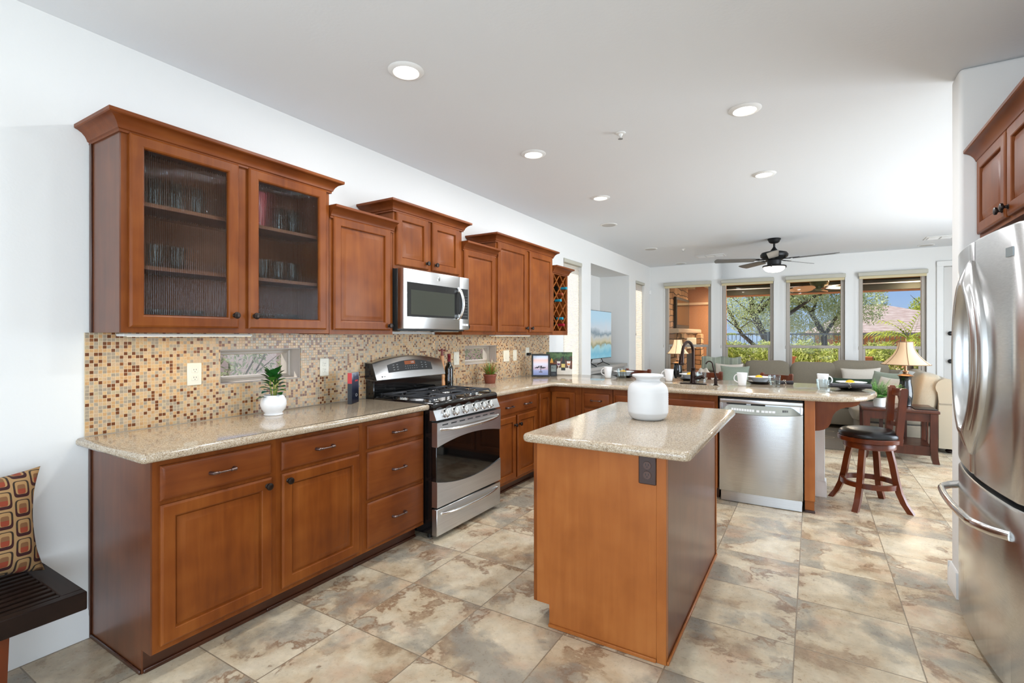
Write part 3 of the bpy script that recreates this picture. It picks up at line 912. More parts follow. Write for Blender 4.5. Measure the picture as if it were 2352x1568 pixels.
# end panel of the peninsula with its corbel
t = thing('peninsula_end_panel', 'cherry end panel with curved corbel right of the dishwasher', 'panel', (2.825, 5.098, 0))
MB().box(0.003, 0.075, -PD, -0.002, 0.105, ZB - 0.001, b=0.002).build('panel', M['wood_panel'], t)
MB().box(0.006, 0.07, -(PD - 0.05), -0.002, 0.0, 0.105).build('toe_kick', M['wood_panel'], t)
MB().box(0.006, 0.076, -(PD - 0.042), -(PD - 0.05), 0.0, 0.02, b=0.002).build('shoe_moulding', M['kick'], t)
pr = [(0, 0.0), (0.30, 0.0), (0.296, -0.018), (0.278, -0.036), (0.245, -0.048), (0.205, -0.056), (0.170, -0.070), (0.140, -0.094), (0.122, -0.124), (0.112, -0.158), (0.105, -0.192), (0.088, -0.222), (0.060, -0.243), (0.028, -0.254), (0, -0.258)]
MB().prism([(0.0755 + a, ZB - 0.002 + b_) for a, b_ in pr], 'y', -0.40, -0.34).build('corbel', M['wood'], t)

# island
t = thing('kitchen_island', 'cherry kitchen island standing alone under a quartz top', 'island', (1.713, 3.386, 0))
IW, ID = 0.641, 1.248
MB().prism([(0.02, 0.105), (0.02, ZB - 0.004), (IW - 0.004, ZB - 0.004), (IW - 0.004, 0.0), (0.085, 0.0), (0.085, 0.105)], 'y', -ID + 0.012, -0.002).build('carcass', M['wood'], t)
MB().prism([(0.018, 0.105), (0.018, ZB - 0.003), (IW - 0.042, ZB - 0.003), (IW - 0.042, 0.0), (0.085, 0.0), (0.085, 0.105)], 'y', -ID, -ID + 0.012).build('near_end_panel', M['wood_panel'], t)
MB().box(IW - 0.042, IW, -ID - 0.003, -ID + 0.03, 0.0, ZB - 0.003, b=0.002).build('corner_stile', M['wood_panel'], t)
mb = MB().box(0.0, 0.0195, -ID - 0.001, -ID + 0.02, 0.105, ZB - 0.003, b=0.002).box(0.0, 0.0195, -0.02, -0.002, 0.105, ZB - 0.003, b=0.002)
mb.box(0.0, 0.0195, -ID + 0.02, -0.02, 0.105, 0.13).box(0.0, 0.0195, -ID + 0.02, -0.02, 0.86, ZB - 0.003)
mb.build('face_frame', M['wood'], t)
MB().box(IW - 0.004, IW, -ID + 0.03, -0.002, 0.0, ZB - 0.003).build('side_panel', M['wood_end'], t)
mb = MB().box(0.083, IW - 0.042, -ID - 0.010, -ID, 0.0, 0.017, b=0.003).box(IW, IW + 0.010, -ID, -0.002, 0.0, 0.017, b=0.003).box(IW, IW + 0.006, -0.016, -0.002, 0.017, ZB - 0.003, b=0.002)
mb.build('shoe_moulding', M['wood_panel'], t)
for k in range(2):
    x0 = -0.6 + 0.02
    mb = MB(Matrix.Translation((0.0, 0, 0)) @ Matrix.Rotation(R(-90), 4, 'Z'))
    mb.door(0.035 + k * 0.60, 0.60 + k * 0.60, 0.135, 0.855, 0.0, DOOR_R)
    mb.build('door', M['wood'], t, angle=25)
# brown duplex outlet on the near end panel
ox, oz = 2.274 - 1.713, 0.820
ot = MB().box(ox - 0.038, ox + 0.038, -ID - 0.008, -ID - 0.0005, oz - 0.062, oz + 0.062, b=0.004).build('outlet_plate', M['brown_p'], t)
ot['label'] = 'brown outlet plate'
for s in (-1, 1):
    mb = MB(); mb.lathe([(0.0, 0), (0.018, 0), (0.017, 0.003), (0.0, 0.003)], seg=20, M=Matrix.Translation((ox, -ID - 0.008, oz + s * 0.021)) @ FRONT)
    s_ = mb.build('socket', plain('brown_socket', C(84, 60, 52), 0.35) if s < 0 else bpy.data.materials['brown_socket'], ot)
    mb = MB()
    for dx in (-0.006, 0.006): mb.box(ox + dx - 0.0012, ox + dx + 0.0012, -ID - 0.0117, -ID - 0.0108, oz + s * 0.021 - 0.001, oz + s * 0.021 + 0.008)
    mb.box(ox - 0.002, ox + 0.002, -ID - 0.0117, -ID - 0.0108, oz + s * 0.021 - 0.009, oz + s * 0.021 - 0.005)
    mb.build('slots', M['black_p'], ot)

# ------------------------------------------------------------------ counters
def offset_poly(poly, d):
    n = len(poly); out = []
    for i in range(n):
        p0, p1, p2 = Vector(poly[i - 1]), Vector(poly[i]), Vector(poly[(i + 1) % n])
        a = (p1 - p0).normalized(); b = (p2 - p1).normalized()
        na, nb = Vector((-a.y, a.x)), Vector((-b.y, b.x))
        m_ = (na + nb); m_ = m_ / max(m_.length_squared, 1e-9) * 2
        out.append(tuple(p1 + m_ * d))
    return out


def round_corners(poly, radii, seg=6):
    n = len(poly); out = []
    for i in range(n):
        r = radii[i]
        p0, p1, p2 = Vector(poly[i - 1]), Vector(poly[i]), Vector(poly[(i + 1) % n])
        if r <= 0: out.append(tuple(p1)); continue
        a = (p0 - p1).normalized(); b = (p2 - p1).normalized()
        ang = a.angle(b); d = r / math.tan(ang / 2)
        c = p1 + (a + b).normalized() * (r / math.sin(ang / 2))
        s, e = p1 + a * d, p1 + b * d
        a0 = math.atan2(s.y - c.y, s.x - c.x); a1 = math.atan2(e.y - c.y, e.x - c.x)
        da = (a1 - a0 + PI) % (2 * PI) - PI
        for k in range(seg + 1): out.append((c.x + r * math.cos(a0 + da * k / seg), c.y + r * math.sin(a0 + da * k / seg)))
    return out


def slab(name, poly, hole=None, bn=0.016):
    """counter slab; poly counter-clockwise, bullnosed edge all round"""
    prof = [(bn * 0.8, ZB), (bn * 0.3, ZB + 0.004), (0.0, ZB + 0.012), (0.0, ZT - 0.014), (bn * 0.25, ZT - 0.006), (bn * 0.65, ZT - 0.0015), (bn * 1.1, ZT)]
    bm = bmesh.new(); prev = None; loops = []
    for ins, z in prof:
        lp = [bm.verts.new((x, y, z)) for x, y in offset_poly(poly, ins)]
        if prev:
            for k in range(len(lp)):
                bm.faces.new((prev[k], prev[(k + 1) % len(lp)], lp[(k + 1) % len(lp)], lp[k]))
        prev = lp; loops.append(lp)
    hl = []
    if hole:
        for z in (ZB, ZT): hl.append([bm.verts.new((x, y, z)) for x, y in hole])
        for k in range(len(hole)):
            bm.faces.new((hl[0][k], hl[0][(k + 1) % len(hole)], hl[1][(k + 1) % len(hole)], hl[1][k]))
    for lp, h in ((loops[0], hl[0] if hole else None), (loops[-1], hl[1] if hole else None)):
        ed = []
        for l in ([lp, h] if h else [lp]):
            for k in range(len(l)):
                e = bm.edges.get((l[k], l[(k + 1) % len(l)])) or bm.edges.new((l[k], l[(k + 1) % len(l)]))
                ed.append(e)
        bmesh.ops.triangle_fill(bm, use_beauty=True, edges=ed)
    mb = MB(); bm.faces.ensure_lookup_table(); mb.bm(bm)
    return mb.build(name, M['quartz'], None, angle=50)


p = round_corners([(0.003, 0.905), (0.645, 0.905), (0.645, 2.607), (0.003, 2.607)], [0, 0.022, 0.004, 0])
tag(slab('countertop', p), 'speckled quartz countertop on the cabinets left of the gas range', 'countertop')
pf = 4.482
pen = [(0.003, 3.421), (0.645, 3.421), (0.645, pf - 0.03), (0.675, pf), (2.84, pf)]
# the bar end swings round in a wide curve
for px_, py_ in [(2.98, 4.492), (3.08, 4.53), (3.17, 4.60), (3.245, 4.71), (3.30, 4.86), (3.335, 5.02), (3.348, 5.16), (3.34, 5.30), (3.30, 5.46), (3.23, 5.58), (3.12, 5.67), (2.98, 5.715)]: pen.append((px_, py_))
pen += [(2.7, 5.70), (2.2, 5.665), (1.6, 5.62), (1.0, 5.585), (0.4, 5.565), (0.003, 5.56)]
SK = (1.452, 2.150, 4.585, 4.975)
hole = round_corners([(SK[0], SK[2]), (SK[1], SK[2]), (SK[1], SK[3]), (SK[0], SK[3])], [0.05] * 4, 5)
tag(slab('countertop', pen, hole), 'speckled quartz peninsula countertop with rounded bar end holding the place settings', 'countertop')
p = round_corners([(1.690, 2.050), (2.468, 2.050), (2.468, 3.425), (1.690, 3.425)], [0.035] * 4)
tag(slab('countertop', p), 'speckled quartz countertop on the island under the white vase', 'countertop')

# ------------------------------------------------------------------ upper cabinets
CROWN = [(0.0, 0.0), (0.012, 0.0), (0.012, 0.010), (0.018, 0.014), (0.020, 0.022), (0.026, 0.034), (0.038, 0.048), (0.054, 0.058), (0.062, 0.060), (0.066, 0.064), (0.066, 0.078), (0.0, 0.078)]


def crown(p, w, d, z, left=True, right=True, cut=False):
    mb = MB(); rr = []
    for o_, h in CROWN:
        l = o_ if left else 0.0; r = o_ if right else 0.0
        rr.append([(-l, -0.004, z + h), (-l, -d - o_, z + h), (w + r, -d - o_, z + h), (w + r, -0.004, z + h)])
    mb.rings(rr)
    return mb.build('crown_moulding', M['wood_x'], p, angle=30)


UD = 0.3085
UB = 1.4145


def upper(label, w, y, z0, z1, fronts, cl=True, cr=True, crz=None, solid=True, crown_w=None, name='wall_cabinet'):
    t = thing(name, label, 'cabinet', (0, y, 0), RL)
    if solid:
        MB().box(0.0008, w - 0.0008, -UD, -0.011, z0, z1).build('carcass', M['wood'], t)
    crown(t, w, UD, (crz or z1) - 0.034, cl, cr)
    for f in fronts: add_front(t, f[0], f[1], f[2], f[3], f[4], UD, f[5] if len(f) > 5 else None)
    return t


# glass-fronted cabinet, hollow with two shelves
UY = 0.964
UW = 2.050 - UY
t = upper('cherry wall cabinet with two reeded glass doors showing glassware', UW, UY, UB, 2.320, [], solid=False, name='glass_door_cabinet')
GC = t
mb = MB().box(0, 0.018, -UD, -0.011, UB, 2.32).box(UW - 0.018, UW - 0.0008, -UD, -0.011, UB, 2.32).box(0.018, UW - 0.018, -UD, -0.011, UB, UB + 0.018).box(0.018, UW - 0.018, -UD, -0.011, 2.302, 2.32)
mb.box(0.0, 0.04, -UD - 0.0005, -UD + 0.018, UB, 2.32).box(UW - 0.04, UW - 0.0008, -UD - 0.0005, -UD + 0.018, UB, 2.32).box(0.49, 0.58, -UD - 0.0005, -UD + 0.018, UB + 0.04, 2.27)
mb.box(0.04, UW - 0.04, -UD - 0.0005, -UD + 0.018, UB, UB + 0.04).box(0.04, UW - 0.04, -UD - 0.0005, -UD + 0.018, 2.27, 2.32)
mb.build('carcass', M['wood'], t)
MB().box(0.018, UW - 0.018, -0.017, -0.011, UB + 0.018, 2.302).build('back_panel', M['wood_in'], t)
MB().prism([(-0.011, UB), (-0.011, 2.29), (-UD, 2.29), (-UD, UB)], 'x', -0.006, 0.0).build('end_panel', M['wood_lt'] if 'wood_lt' in M else M['wood_end'], t)
MB().box(-0.013, -0.006, -0.034, -0.011, UB, 2.29, b=0.002).build('edge_moulding', M['kick'], t)
SHELF = [UB + 0.018, 1.720, 2.008]
for z in SHELF[1:]:
    MB().box(0.019, UW - 0.019, -0.285, -0.018, z - 0.018, z).build('shelf', M['wood_in'], t)
for x0, x1, kx in ((0.990 - UY, 1.474 - UY, 1.449 - UY), (1.527 - UY, 2.020 - UY, 1.555 - UY)):
    z0, z1 = 1.438, 2.293
    mb = MB(); FR = [(0, 0.0), (0, 0.013), (0.003, 0.017), (0.009, 0.020), (0.048, 0.020), (0.054, 0.017), (0.058, 0.008), (0.058, 0.0)]
    mb.door(x0, x1, z0, z1, -UD, FR, center=False)
    mb.f = [f for f in mb.f if len(set(f)) == 4]
    mb2 = MB(); rr = []
    for i, h in FR + [(0.0, 0.0)]:
        rr.append([(x0 + i, -UD - h - 0.001, z0 + i), (x1 - i, -UD - h - 0.001, z0 + i), (x1 - i, -UD - h - 0.001, z1 - i), (x0 + i, -UD - h - 0.001, z1 - i)])
    mb2.rings(rr, cap0=False, cap1=False)
    dr = mb2.build('door', M['wood'], t, angle=25)
    # ribbed pane
    a, b_ = x0 + 0.056, x1 - 0.056
    nr = int((b_ - a) / 0.0088); vs = []; fs = []; prf = []
    for k in range(nr * 6 + 1):
        x = a + (b_ - a) * k / (nr * 6)
        prf.append((x, -UD - 0.0065 - 0.0040 * abs(math.sin(PI * k / 6))))
    for x, y in prf: vs += [(x, y, z0 + 0.056), (x, y, z1 - 0.056)]
    for k in range(len(prf) - 1): fs.append((2 * k, 2 * k + 2, 2 * k + 3, 2 * k + 1))
    g = MB().add(vs, fs).build('reeded_pane', M['reeded'], dr, angle=80)
    g['label'] = 'reeded glass pane'
    attach(KNOB, 'knob', M['bronze'], dr, kx, -UD - 0.0205, 1.505)

upper('cherry narrow wall cabinet between the glass-door cabinet and the microwave', 2.596 - 2.052, 2.052, UB - 0.004, 2.172,
      [('door', 2.074 - 2.052, 2.564 - 2.052, 1.438, 2.150, (2.540 - 2.052, 1.470))], cl=False, cr=False, crz=2.170)
upper('cherry short wall cabinet above the microwave', 3.415 - 2.600, 2.600, 1.886, 2.322,
      [('door', 2.623 - 2.6, 2.968 - 2.6, 1.912, 2.294, (2.942 - 2.6, 1.958)), ('door', 3.018 - 2.6, 3.362 - 2.6, 1.912, 2.294, (3.046 - 2.6, 1.958))], crz=2.326)
upper('cherry narrow wall cabinet right of the microwave', 3.938 - 3.418, 3.418, UB - 0.004, 2.172,
      [('flat', 3.432 - 3.418, 3.918 - 3.418, 1.438, 2.150, (3.455 - 3.418, 1.478))], cl=False, cr=False, crz=2.170)
upper('cherry two-door wall cabinet left of the wine rack', 5.140 - 3.942, 3.942, UB - 0.004, 2.322,
      [('flat', 3.968 - 3.942, 4.526 - 3.942, 1.438, 2.294, (4.500 - 3.942, 1.480)), ('flat', 4.586 - 3.942, 5.118 - 3.942, 1.438, 2.294, (4.612 - 3.942, 1.480))], crz=2.326)
# wine rack with criss-cross lattice
WY, WW = 5.143, 0.42
t = thing('wine_rack_cabinet', 'narrow cherry wine rack with crossed lattice at the end of the wall cabinets', 'wine rack', (0, WY, 0), RL)
z0, z1 = UB - 0.004, 2.172
mb = MB().box(0.001, 0.018, -UD, -0.011, z0, z1).box(WW - 0.018, WW, -UD, -0.011, z0, z1).box(0.018, WW - 0.018, -UD, -0.011, z0, z0 + 0.05).box(0.018, WW - 0.018, -UD, -0.011, z1 - 0.05, z1).box(0.018, WW - 0.018, -0.02, -0.011, z0, z1)
mb.box(0.001, 0.034, -UD - 0.001, -UD + 0.018, z0, z1).box(WW - 0.034, WW, -UD - 0.001, -UD + 0.018, z0, z1)
mb.build('carcass', M['wood'], t)
crown(t, WW, UD, z1 - 0.034, False, True)
mb = MB(); a, b_, c0, c1 = 0.034, WW - 0.034, z0 + 0.05, z1 - 0.05
pw = (b_ - a) / 2 * 1.0; ph = (c1 - c0) / 4.0
for yy in (-UD + 0.008, -0.16):
    for sgn in (1, -1):
        for k in range(-2, 6):
            # line: x from a..b, z = c0 + ph*(k + (x-a)/pw)
            pts = []
            for n_ in range(41):
                x = a + (b_ - a) * n_ / 40
                z = c0 + ph * (k + (x - a) / pw) if sgn > 0 else c0 + ph * (k + (b_ - x) / pw)
                if c0 <= z <= c1: pts.append((x, z))
            if len(pts) > 2:
                mb.bar((pts[0][0], yy + 0.003 * sgn, pts[0][1]), (pts[-1][0], yy + 0.003 * sgn, pts[-1][1]), 0.006, 0.012, up=(0, 1, 0))
mb.build('lattice', M['lattice'] if 'lattice' in M else M['wood_panel'], t)
# bottles lying in the rack, necks toward the room
CAPS = {'teal': plain('teal_foil', C(42, 150, 176), 0.35, 0.2), 'red': plain('red_foil', C(176, 30, 52), 0.35, 0.2), 'copper': plain('copper_foil', C(168, 84, 58), 0.3, 0.5)}
M['bottle'] = plain('dark_green_bottle', C(16, 20, 14), 0.08, coat=0.5)
M['cork'] = plain('foil_top', C(226, 190, 176), 0.5)
for cx_, cz_, col, lab in [(3, 5.6, 'teal', 'topmost in the wine rack'), (1.9, 4.75, 'copper', 'second from the top of the wine rack'), (1.45, 3.9, 'teal', 'midway down the wine rack'), (2.0, 1.6, 'teal', 'low in the wine rack above the red one'), (2.4, 0.78, 'red', 'lowest in the wine rack')]:
    bx = a + (b_ - a) * cx_ / 4 + (0.0 if cx_ < 3 else 0.02); bz = c0 + (c1 - c0) * cz_ / 7.2
    prof = [(0.0, 0.0), (0.034, 0.0), (0.0365, 0.004), (0.0365, 0.17), (0.030, 0.205), (0.016, 0.228), (0.0145, 0.245)]
    bt = thing('wine_bottle', '%s-capped wine bottle lying on its side, %s' % (col, lab), 'bottle', (0.026, WY + bx, bz), 0, 'bottles in the wine rack')
    T = Matrix.Rotation(R(90), 4, 'Y')
    mb = MB(); mb.lathe(prof, seg=16, M=T); mb.build('glass_body', M['bottle'], bt)
    mb = MB(); mb.lathe([(0.0152, 0.240), (0.0156, 0.30), (0.0166, 0.302), (0.0166, 0.318), (0.015, 0.321), (0.0, 0.321)], seg=16, M=T); mb.build('foil_cap', CAPS[col], bt)

# cabinet over the refrigerator, facing left
FY1 = 3.486
t = thing('wall_cabinet', 'cherry cabinet above the refrigerator with two black knobs', 'cabinet', (4.418, FY1, 0), R(-90))
fw, fd = 0.98, 4.418 - 3.632
MB().box(0.001, fw, -fd, -0.003, 1.905, 2.335).build('carcass', M['wood'], t)
crown(t, fw, fd, 2.300, False, False)
add_front(t, 'door', 0.026, 0.466, 1.925, 2.312, fd, (0.440, 1.962))
add_front(t, 'door', 0.494, 0.955, 1.925, 2.312, fd, (0.520, 1.962))

# under-cabinet strip lights
M['strip_body'] = plain('strip_light_body', C(214, 212, 206), 0.5)
for y0, y1, lab in ((1.00, 1.60, 'slim white strip light under the glass-door cabinet'), (4.05, 4.75, 'slim white strip light under the two-door wall cabinet')):
    t = thing('strip_light', lab, 'light', (0.20, (y0 + y1) / 2, UB - 0.0045), 0, 'under-cabinet strip lights')
    hl = (y1 - y0) / 2
    MB().box(-0.04, 0.04, -hl, hl, -0.013, -0.0005, b=0.003).build('housing', M['strip_body'], t)
    MB().box(-0.034, 0.034, -hl + 0.04, hl - 0.005, -0.0145, -0.0125).build('lens', M['glow_strip'], t)
    light('strip_glow', 'AREA', (0.20, (y0 + y1) / 2, UB - 0.022), (0, 0, 0), 0.8, (1.0, 0.86, 0.62), shape='RECTANGLE', size=0.06, size_y=y1 - y0 - 0.05)

# outlets and switches on the backsplash
def plate(y, z, w, h, kind, label):
    t = thing('outlet' if kind != 'switch' else 'light_switch', label, 'outlet' if kind != 'switch' else 'switch', (0.0085, y, z), RL, 'cover plates on the mosaic backsplash')
    MB().box(-w / 2, w / 2, -0.006, 0.0, -h / 2, h / 2, b=0.003).build('cover_plate', M['plastic_w'], t)
    if kind == 'duplex':
        for s in (-1, 1):
            mb = MB().box(-0.016, 0.016, -0.0085, -0.0055, s * 0.021 - 0.0145, s * 0.021 + 0.0145, b=0.004)
            o = mb.build('socket', M['plastic_w'], t)
            mb = MB()
            for dx in (-0.006, 0.006): mb.box(dx - 0.001, dx + 0.001, -0.0092, -0.0083, s * 0.021, s * 0.021 + 0.007)
            mb.box(-0.0018, 0.0018, -0.0092, -0.0083, s * 0.021 - 0.009, s * 0.021 - 0.006)
            mb.build('slots', M['black_p'], o)
    elif kind == 'switch':
        MB().box(-0.016, 0.016, -0.009, -0.0055, -0.033, 0.033, b=0.003).build('rocker', M['plastic_w'], t)
    elif kind == 'blank':
        MB().box(-0.016, 0.016, -0.008, -0.0055, -0.033, 0.033, b=0.002).build('insert', M['plastic_w'], t)
    return t


plate(1.410, 1.192, 0.074, 0.122, 'duplex', 'ivory duplex outlet on the mosaic left of the slot window and succulent')
plate(2.248, 1.185, 0.074, 0.122, 'duplex', 'ivory duplex outlet on the mosaic between succulent and range')
plate(3.728, 1.187, 0.082, 0.124, 'switch', 'ivory cover plate on the mosaic behind the dark wine bottle')
plate(4.618, 1.181, 0.122, 0.124, 'switch', 'wide ivory switch plate on the mosaic right of the small slot window')
plate(4.800, 1.181, 0.080, 0.124, 'switch', 'narrow ivory switch plate on the mosaic, rightmost')

# ------------------------------------------------------------------ gas range
RW = 0.799
t = thing('gas_range', 'stainless steel gas range with black cooktop and six front knobs', 'range', (0, 2.613, 0), RL)
mb = MB().box(0.002, RW - 0.002, -0.655, -0.012, 0.04, 0.895)
for x in (0.05, RW - 0.05):
    for y in (-0.60, -0.08): mb.cyl((x, y, 0.0), (x, y, 0.05), 0.018, 10)
mb.build('body', M['black'], t)
# cooktop tray with raised rim and rolled front
mb = MB()
def rr_(i, z): return [(0.0 + i, -0.672 + i, z), (RW - i, -0.672 + i, z), (RW - i, -0.10 - i * 0.3, z), (i, -0.10 - i * 0.3, z)]
mb.rings([rr_(0.004, 0.888), rr_(0.0, 0.900), rr_(0.0, 0.922), rr_(0.006, 0.938), rr_(0.014, 0.943), rr_(0.030, 0.940), rr_(0.042, 0.928)])
ck = mb.build('cooktop', M['black'], t, angle=50)
BUR = [(0.15, -0.53, 0.050), (RW - 0.15, -0.53, 0.058), (0.15, -0.24, 0.040), (RW - 0.15, -0.24, 0.046), (RW / 2, -0.385, 0.054)]
for bx, by, br in BUR:
    bb = MB(); bb.lathe([(0.0, 0.928), (br * 1.25, 0.928), (br * 1.2, 0.934), (br, 0.937), (br, 0.944), (br * 0.96, 0.946), (0.0, 0.946)], bx, by, 0, 22)
    o = bb.build('burner', M['steel_l'], ck)
    bb = MB(); bb.lathe([(0.0, 0.946), (br * 0.82, 0.946), (br * 0.84, 0.951), (br * 0.7, 0.954), (0, 0.955)], bx, by, 0, 22)
    bb.build('burner_cap', M['iron'], ck)
GX = [(0.035, 0.272), (0.282, RW - 0.282), (RW - 0.272, RW - 0.035)]
for gi, (g0, g1) in enumerate(GX):
    mb = MB(); zt = 0.966; w2 = 0.0055
    y0, y1 = -0.640, -0.135
    gm_ = (g0 + g1) / 2
    def bar(p, q, h=0.014, w=0.011): mb.bar((p[0], p[1], zt), (q[0], q[1], zt), w, h)
    # side rails bow outward and down at the corners
    for x, s in ((g0, 1), (g1, -1)):
        path = [(x + s * 0.012, y0, 0.934), (x + s * 0.006, y0 + 0.006, 0.952), (x, y0 + 0.030, zt), (x, (y0 + y1) / 2, zt), (x, y1 - 0.030, zt), (x + s * 0.006, y1 - 0.006, 0.952), (x + s * 0.012, y1, 0.934)]
        mb.tube(path, 0.0072, 6)
    for y in (y0 + 0.03, (y0 + y1) / 2, y1 - 0.03): bar((g0, y), (g1, y))
    # arched fingers over each burner
    for cy in ((-0.53, -0.24) if gi != 1 else (-0.385,)):
        for ang in range(0, 360, 90):
            a = R(ang + 45 if gi != 1 else ang + 45)
            r1_ = 0.155
            ex = max(g0, min(g1, gm_ + r1_ * math.cos(a))); ey = max(y0 + 0.03, min(y1 - 0.03, cy + r1_ * math.sin(a)))
            mb.tube([(gm_ + 0.028 * math.cos(a), cy + 0.028 * math.sin(a), zt + 0.001), (gm_ + 0.07 * math.cos(a), cy + 0.07 * math.sin(a), zt + 0.004), (ex, ey, zt)], 0.0062, 6)
    # curved outer fingers at the near corners
    for s, y in ((1, y0), (-1, y1)):
        pts = []
        for k in range(9):
            a = PI * k / 8
            pts.append((gm_ + (g1 - g0) * 0.36 * math.cos(a), y + s * (0.035 + 0.075 * math.sin(a)), zt - 0.004 + 0.012 * math.sin(a)))
        mb.tube(pts, 0.0078, 6)
    mb.build('grate', M['iron'], t, angle=60)
# knob panel
mb = MB(); mb.prism([(-0.64, 0.888), (-0.672, 0.888), (-0.700, 0.822), (-0.64, 0.818)], 'x', 0.0, RW)
mb.build('control_panel', M['steel'], t)
nrm = Vector((0, -0.066, 0.028)).normalized()
for kx in (0.113, 0.222, 0.337, 0.462, 0.570, 0.664):
    base = Vector((kx, -0.6855, 0.857))
    T = Matrix.Translation(base) @ Vector((0, 0, 1)).rotation_difference(Vector((0, -0.92, 0.39)).normalized()).to_matrix().to_4x4()
    mb = MB(); mb.lathe([(0.0, 0.0), (0.031, 0.0), (0.032, 0.006), (0.028, 0.008), (0.026, 0.020), (0.024, 0.026), (0.0, 0.027)], seg=24, M=T)
    mb.box(-0.0075, 0.0075, -0.0255, 0.0255, 0.018, 0.036, b=0.004, M=T)
    mb.build('knob', M['steel_l'], t)
# oven door: dark glass between two curved steel bands
mb = MB().box(0.001, RW - 0.001, -0.700, -0.657, 0.232, 0.803, b=0.004)
od = mb.build('oven_door', M['oven_glass'], t)
def arc(z_end, z_mid, n=16): return [(RW * k / n, z_end + (z_mid - z_end) * (1 - (2 * k / n - 1) ** 2)) for k in range(n + 1)]
mb = MB(); mb.prism([(0, 0.806), (RW, 0.806)][::-1] + arc(0.640, 0.682), 'y', -0.7065, -0.66); mb.build('upper_band', M['steel'], od)
mb = MB(); mb.prism(arc(0.404, 0.352) + [(RW, 0.229), (0, 0.229)], 'y', -0.7065, -0.66); mb.build('lower_band', M['steel'], od)
mb = MB()
for k in range(7): mb.box(0.055 + k * 0.098, 0.055 + k * 0.098 + 0.062, -0.7078, -0.700, 0.782, 0.790)
mb.build('vent_slots', M['blackmatte'], od)
def bowed(name, x0, x1, z, yb, yo, par, r=0.0115):
    pts = []; n = 18
    for k in range(n + 1):
        u = k / n
        pts.append((x0 + (x1 - x0) * u, yb - (yo - yb) * 0 - (yo) * min(1, math.sin(PI * u) ** 0.45 * 1.02), z - 0.010 * math.sin(PI * u) + 0.006))
    rad = [r * (0.6 + 0.4 * math.sin(PI * k / n) ** 0.5) for k in range(n + 1)]
    mb = MB(); mb.tube(pts, rad, 10)
    for x in (x0 + 0.01, x1 - 0.01): mb.box(x - 0.010, x + 0.010, yb - 0.012, yb + 0.004, z - 0.006, z + 0.016, b=0.004)
    return mb.build('handle', M['steel_l'], par)
bowed('h', 0.03, RW - 0.03, 0.752, -0.703, 0.048, od, 0.0125)
dw = MB().box(0.001, RW - 0.001, -0.7045, -0.657, 0.034, 0.216, b=0.004).build('storage_drawer', M['steel'], t)
bowed('h', 0.04, RW - 0.04, 0.172, -0.702, 0.036, dw, 0.0105)
# back guard with arched steel console
MB().box(0.002, RW - 0.002, -0.100, -0.012, 0.90, 1.075, b=0.006).build('back_guard', M['black'], t)
def ztop(u): return 1.195 + 0.046 * (1 - (2 * u - 1) ** 2)
mb = MB()
rr = []
for k in range(25):
    u = k / 24; x = u * RW; zt_ = ztop(u)
    rr.append([(x, -0.014, 1.072), (x, -0.128, 1.064), (x, -0.134, 1.070), (x, -0.088, zt_ - 0.008), (x, -0.078, zt_), (x, -0.014, zt_)])
mb.rings(rr)
con = mb.build('console', M['steel'], t, angle=40)
MB().prism([(-0.012, 1.075), (-0.13, 1.066), (-0.084, 1.194), (-0.012, 1.196)], 'x', -0.003, 0.0).build('console_end_cap', M['black'], con)
def cpt(u, v, h=0.0):
    zt_ = ztop(u) - 0.008; z = 1.070 + (zt_ - 1.070) * v
    y = -0.134 + (0.046) * v
    return (u * RW, y - h, z + h * 0.3)
mb = MB(); rr = []
for k in range(17):
    u = 0.17 + (0.80 - 0.17) * k / 16
    v1 = 0.84 - 0.10 * abs(2 * k / 16 - 1) ** 2
    rr.append([cpt(u, 0.33, 0.0), cpt(u, 0.33, 0.003), cpt(u, v1, 0.003), cpt(u, v1, 0.0)])
mb.rings(rr); mb.build('display_panel', M['panel_dark'], con)
mb = MB()
q = [cpt(0.40, 0.63, 0.0042), cpt(0.55, 0.63, 0.0042), cpt(0.55, 0.80, 0.0042), cpt(0.40, 0.80, 0.0042)]
mb.rings([[cpt(0.40, 0.63, 0.002), cpt(0.55, 0.63, 0.002), cpt(0.55, 0.80, 0.002), cpt(0.40, 0.80, 0.002)], q]); mb.build('clock_display', M['orange_lcd'], con)
sl = Matrix.Translation(cpt(0.512, 0.715, 0.0048)) @ Matrix.Rotation(R(90 - 20), 4, 'X')
text_mesh('2:05', 'clock_digits', M['ink'], 0.021, sl, con)
mb = MB()
for u0 in (0.235, 0.285):
    for v in (0.66, 0.54, 0.42): mb.rings([[cpt(u0, v, 0.003), cpt(u0 + 0.022, v, 0.003), cpt(u0 + 0.022, v + 0.035, 0.003), cpt(u0, v + 0.035, 0.003)], [cpt(u0, v, 0.0038), cpt(u0 + 0.022, v, 0.0038), cpt(u0 + 0.022, v + 0.035, 0.0038), cpt(u0, v + 0.035, 0.0038)]])
for u0 in (0.64, 0.70):
    for v in (0.68, 0.56, 0.44): mb.rings([[cpt(u0, v, 0.003), cpt(u0 + 0.02, v, 0.003), cpt(u0 + 0.02, v + 0.035, 0.003), cpt(u0, v + 0.035, 0.003)], [cpt(u0, v, 0.0038), cpt(u0 + 0.02, v, 0.0038), cpt(u0 + 0.02, v + 0.035, 0.0038), cpt(u0, v + 0.035, 0.0038)]])
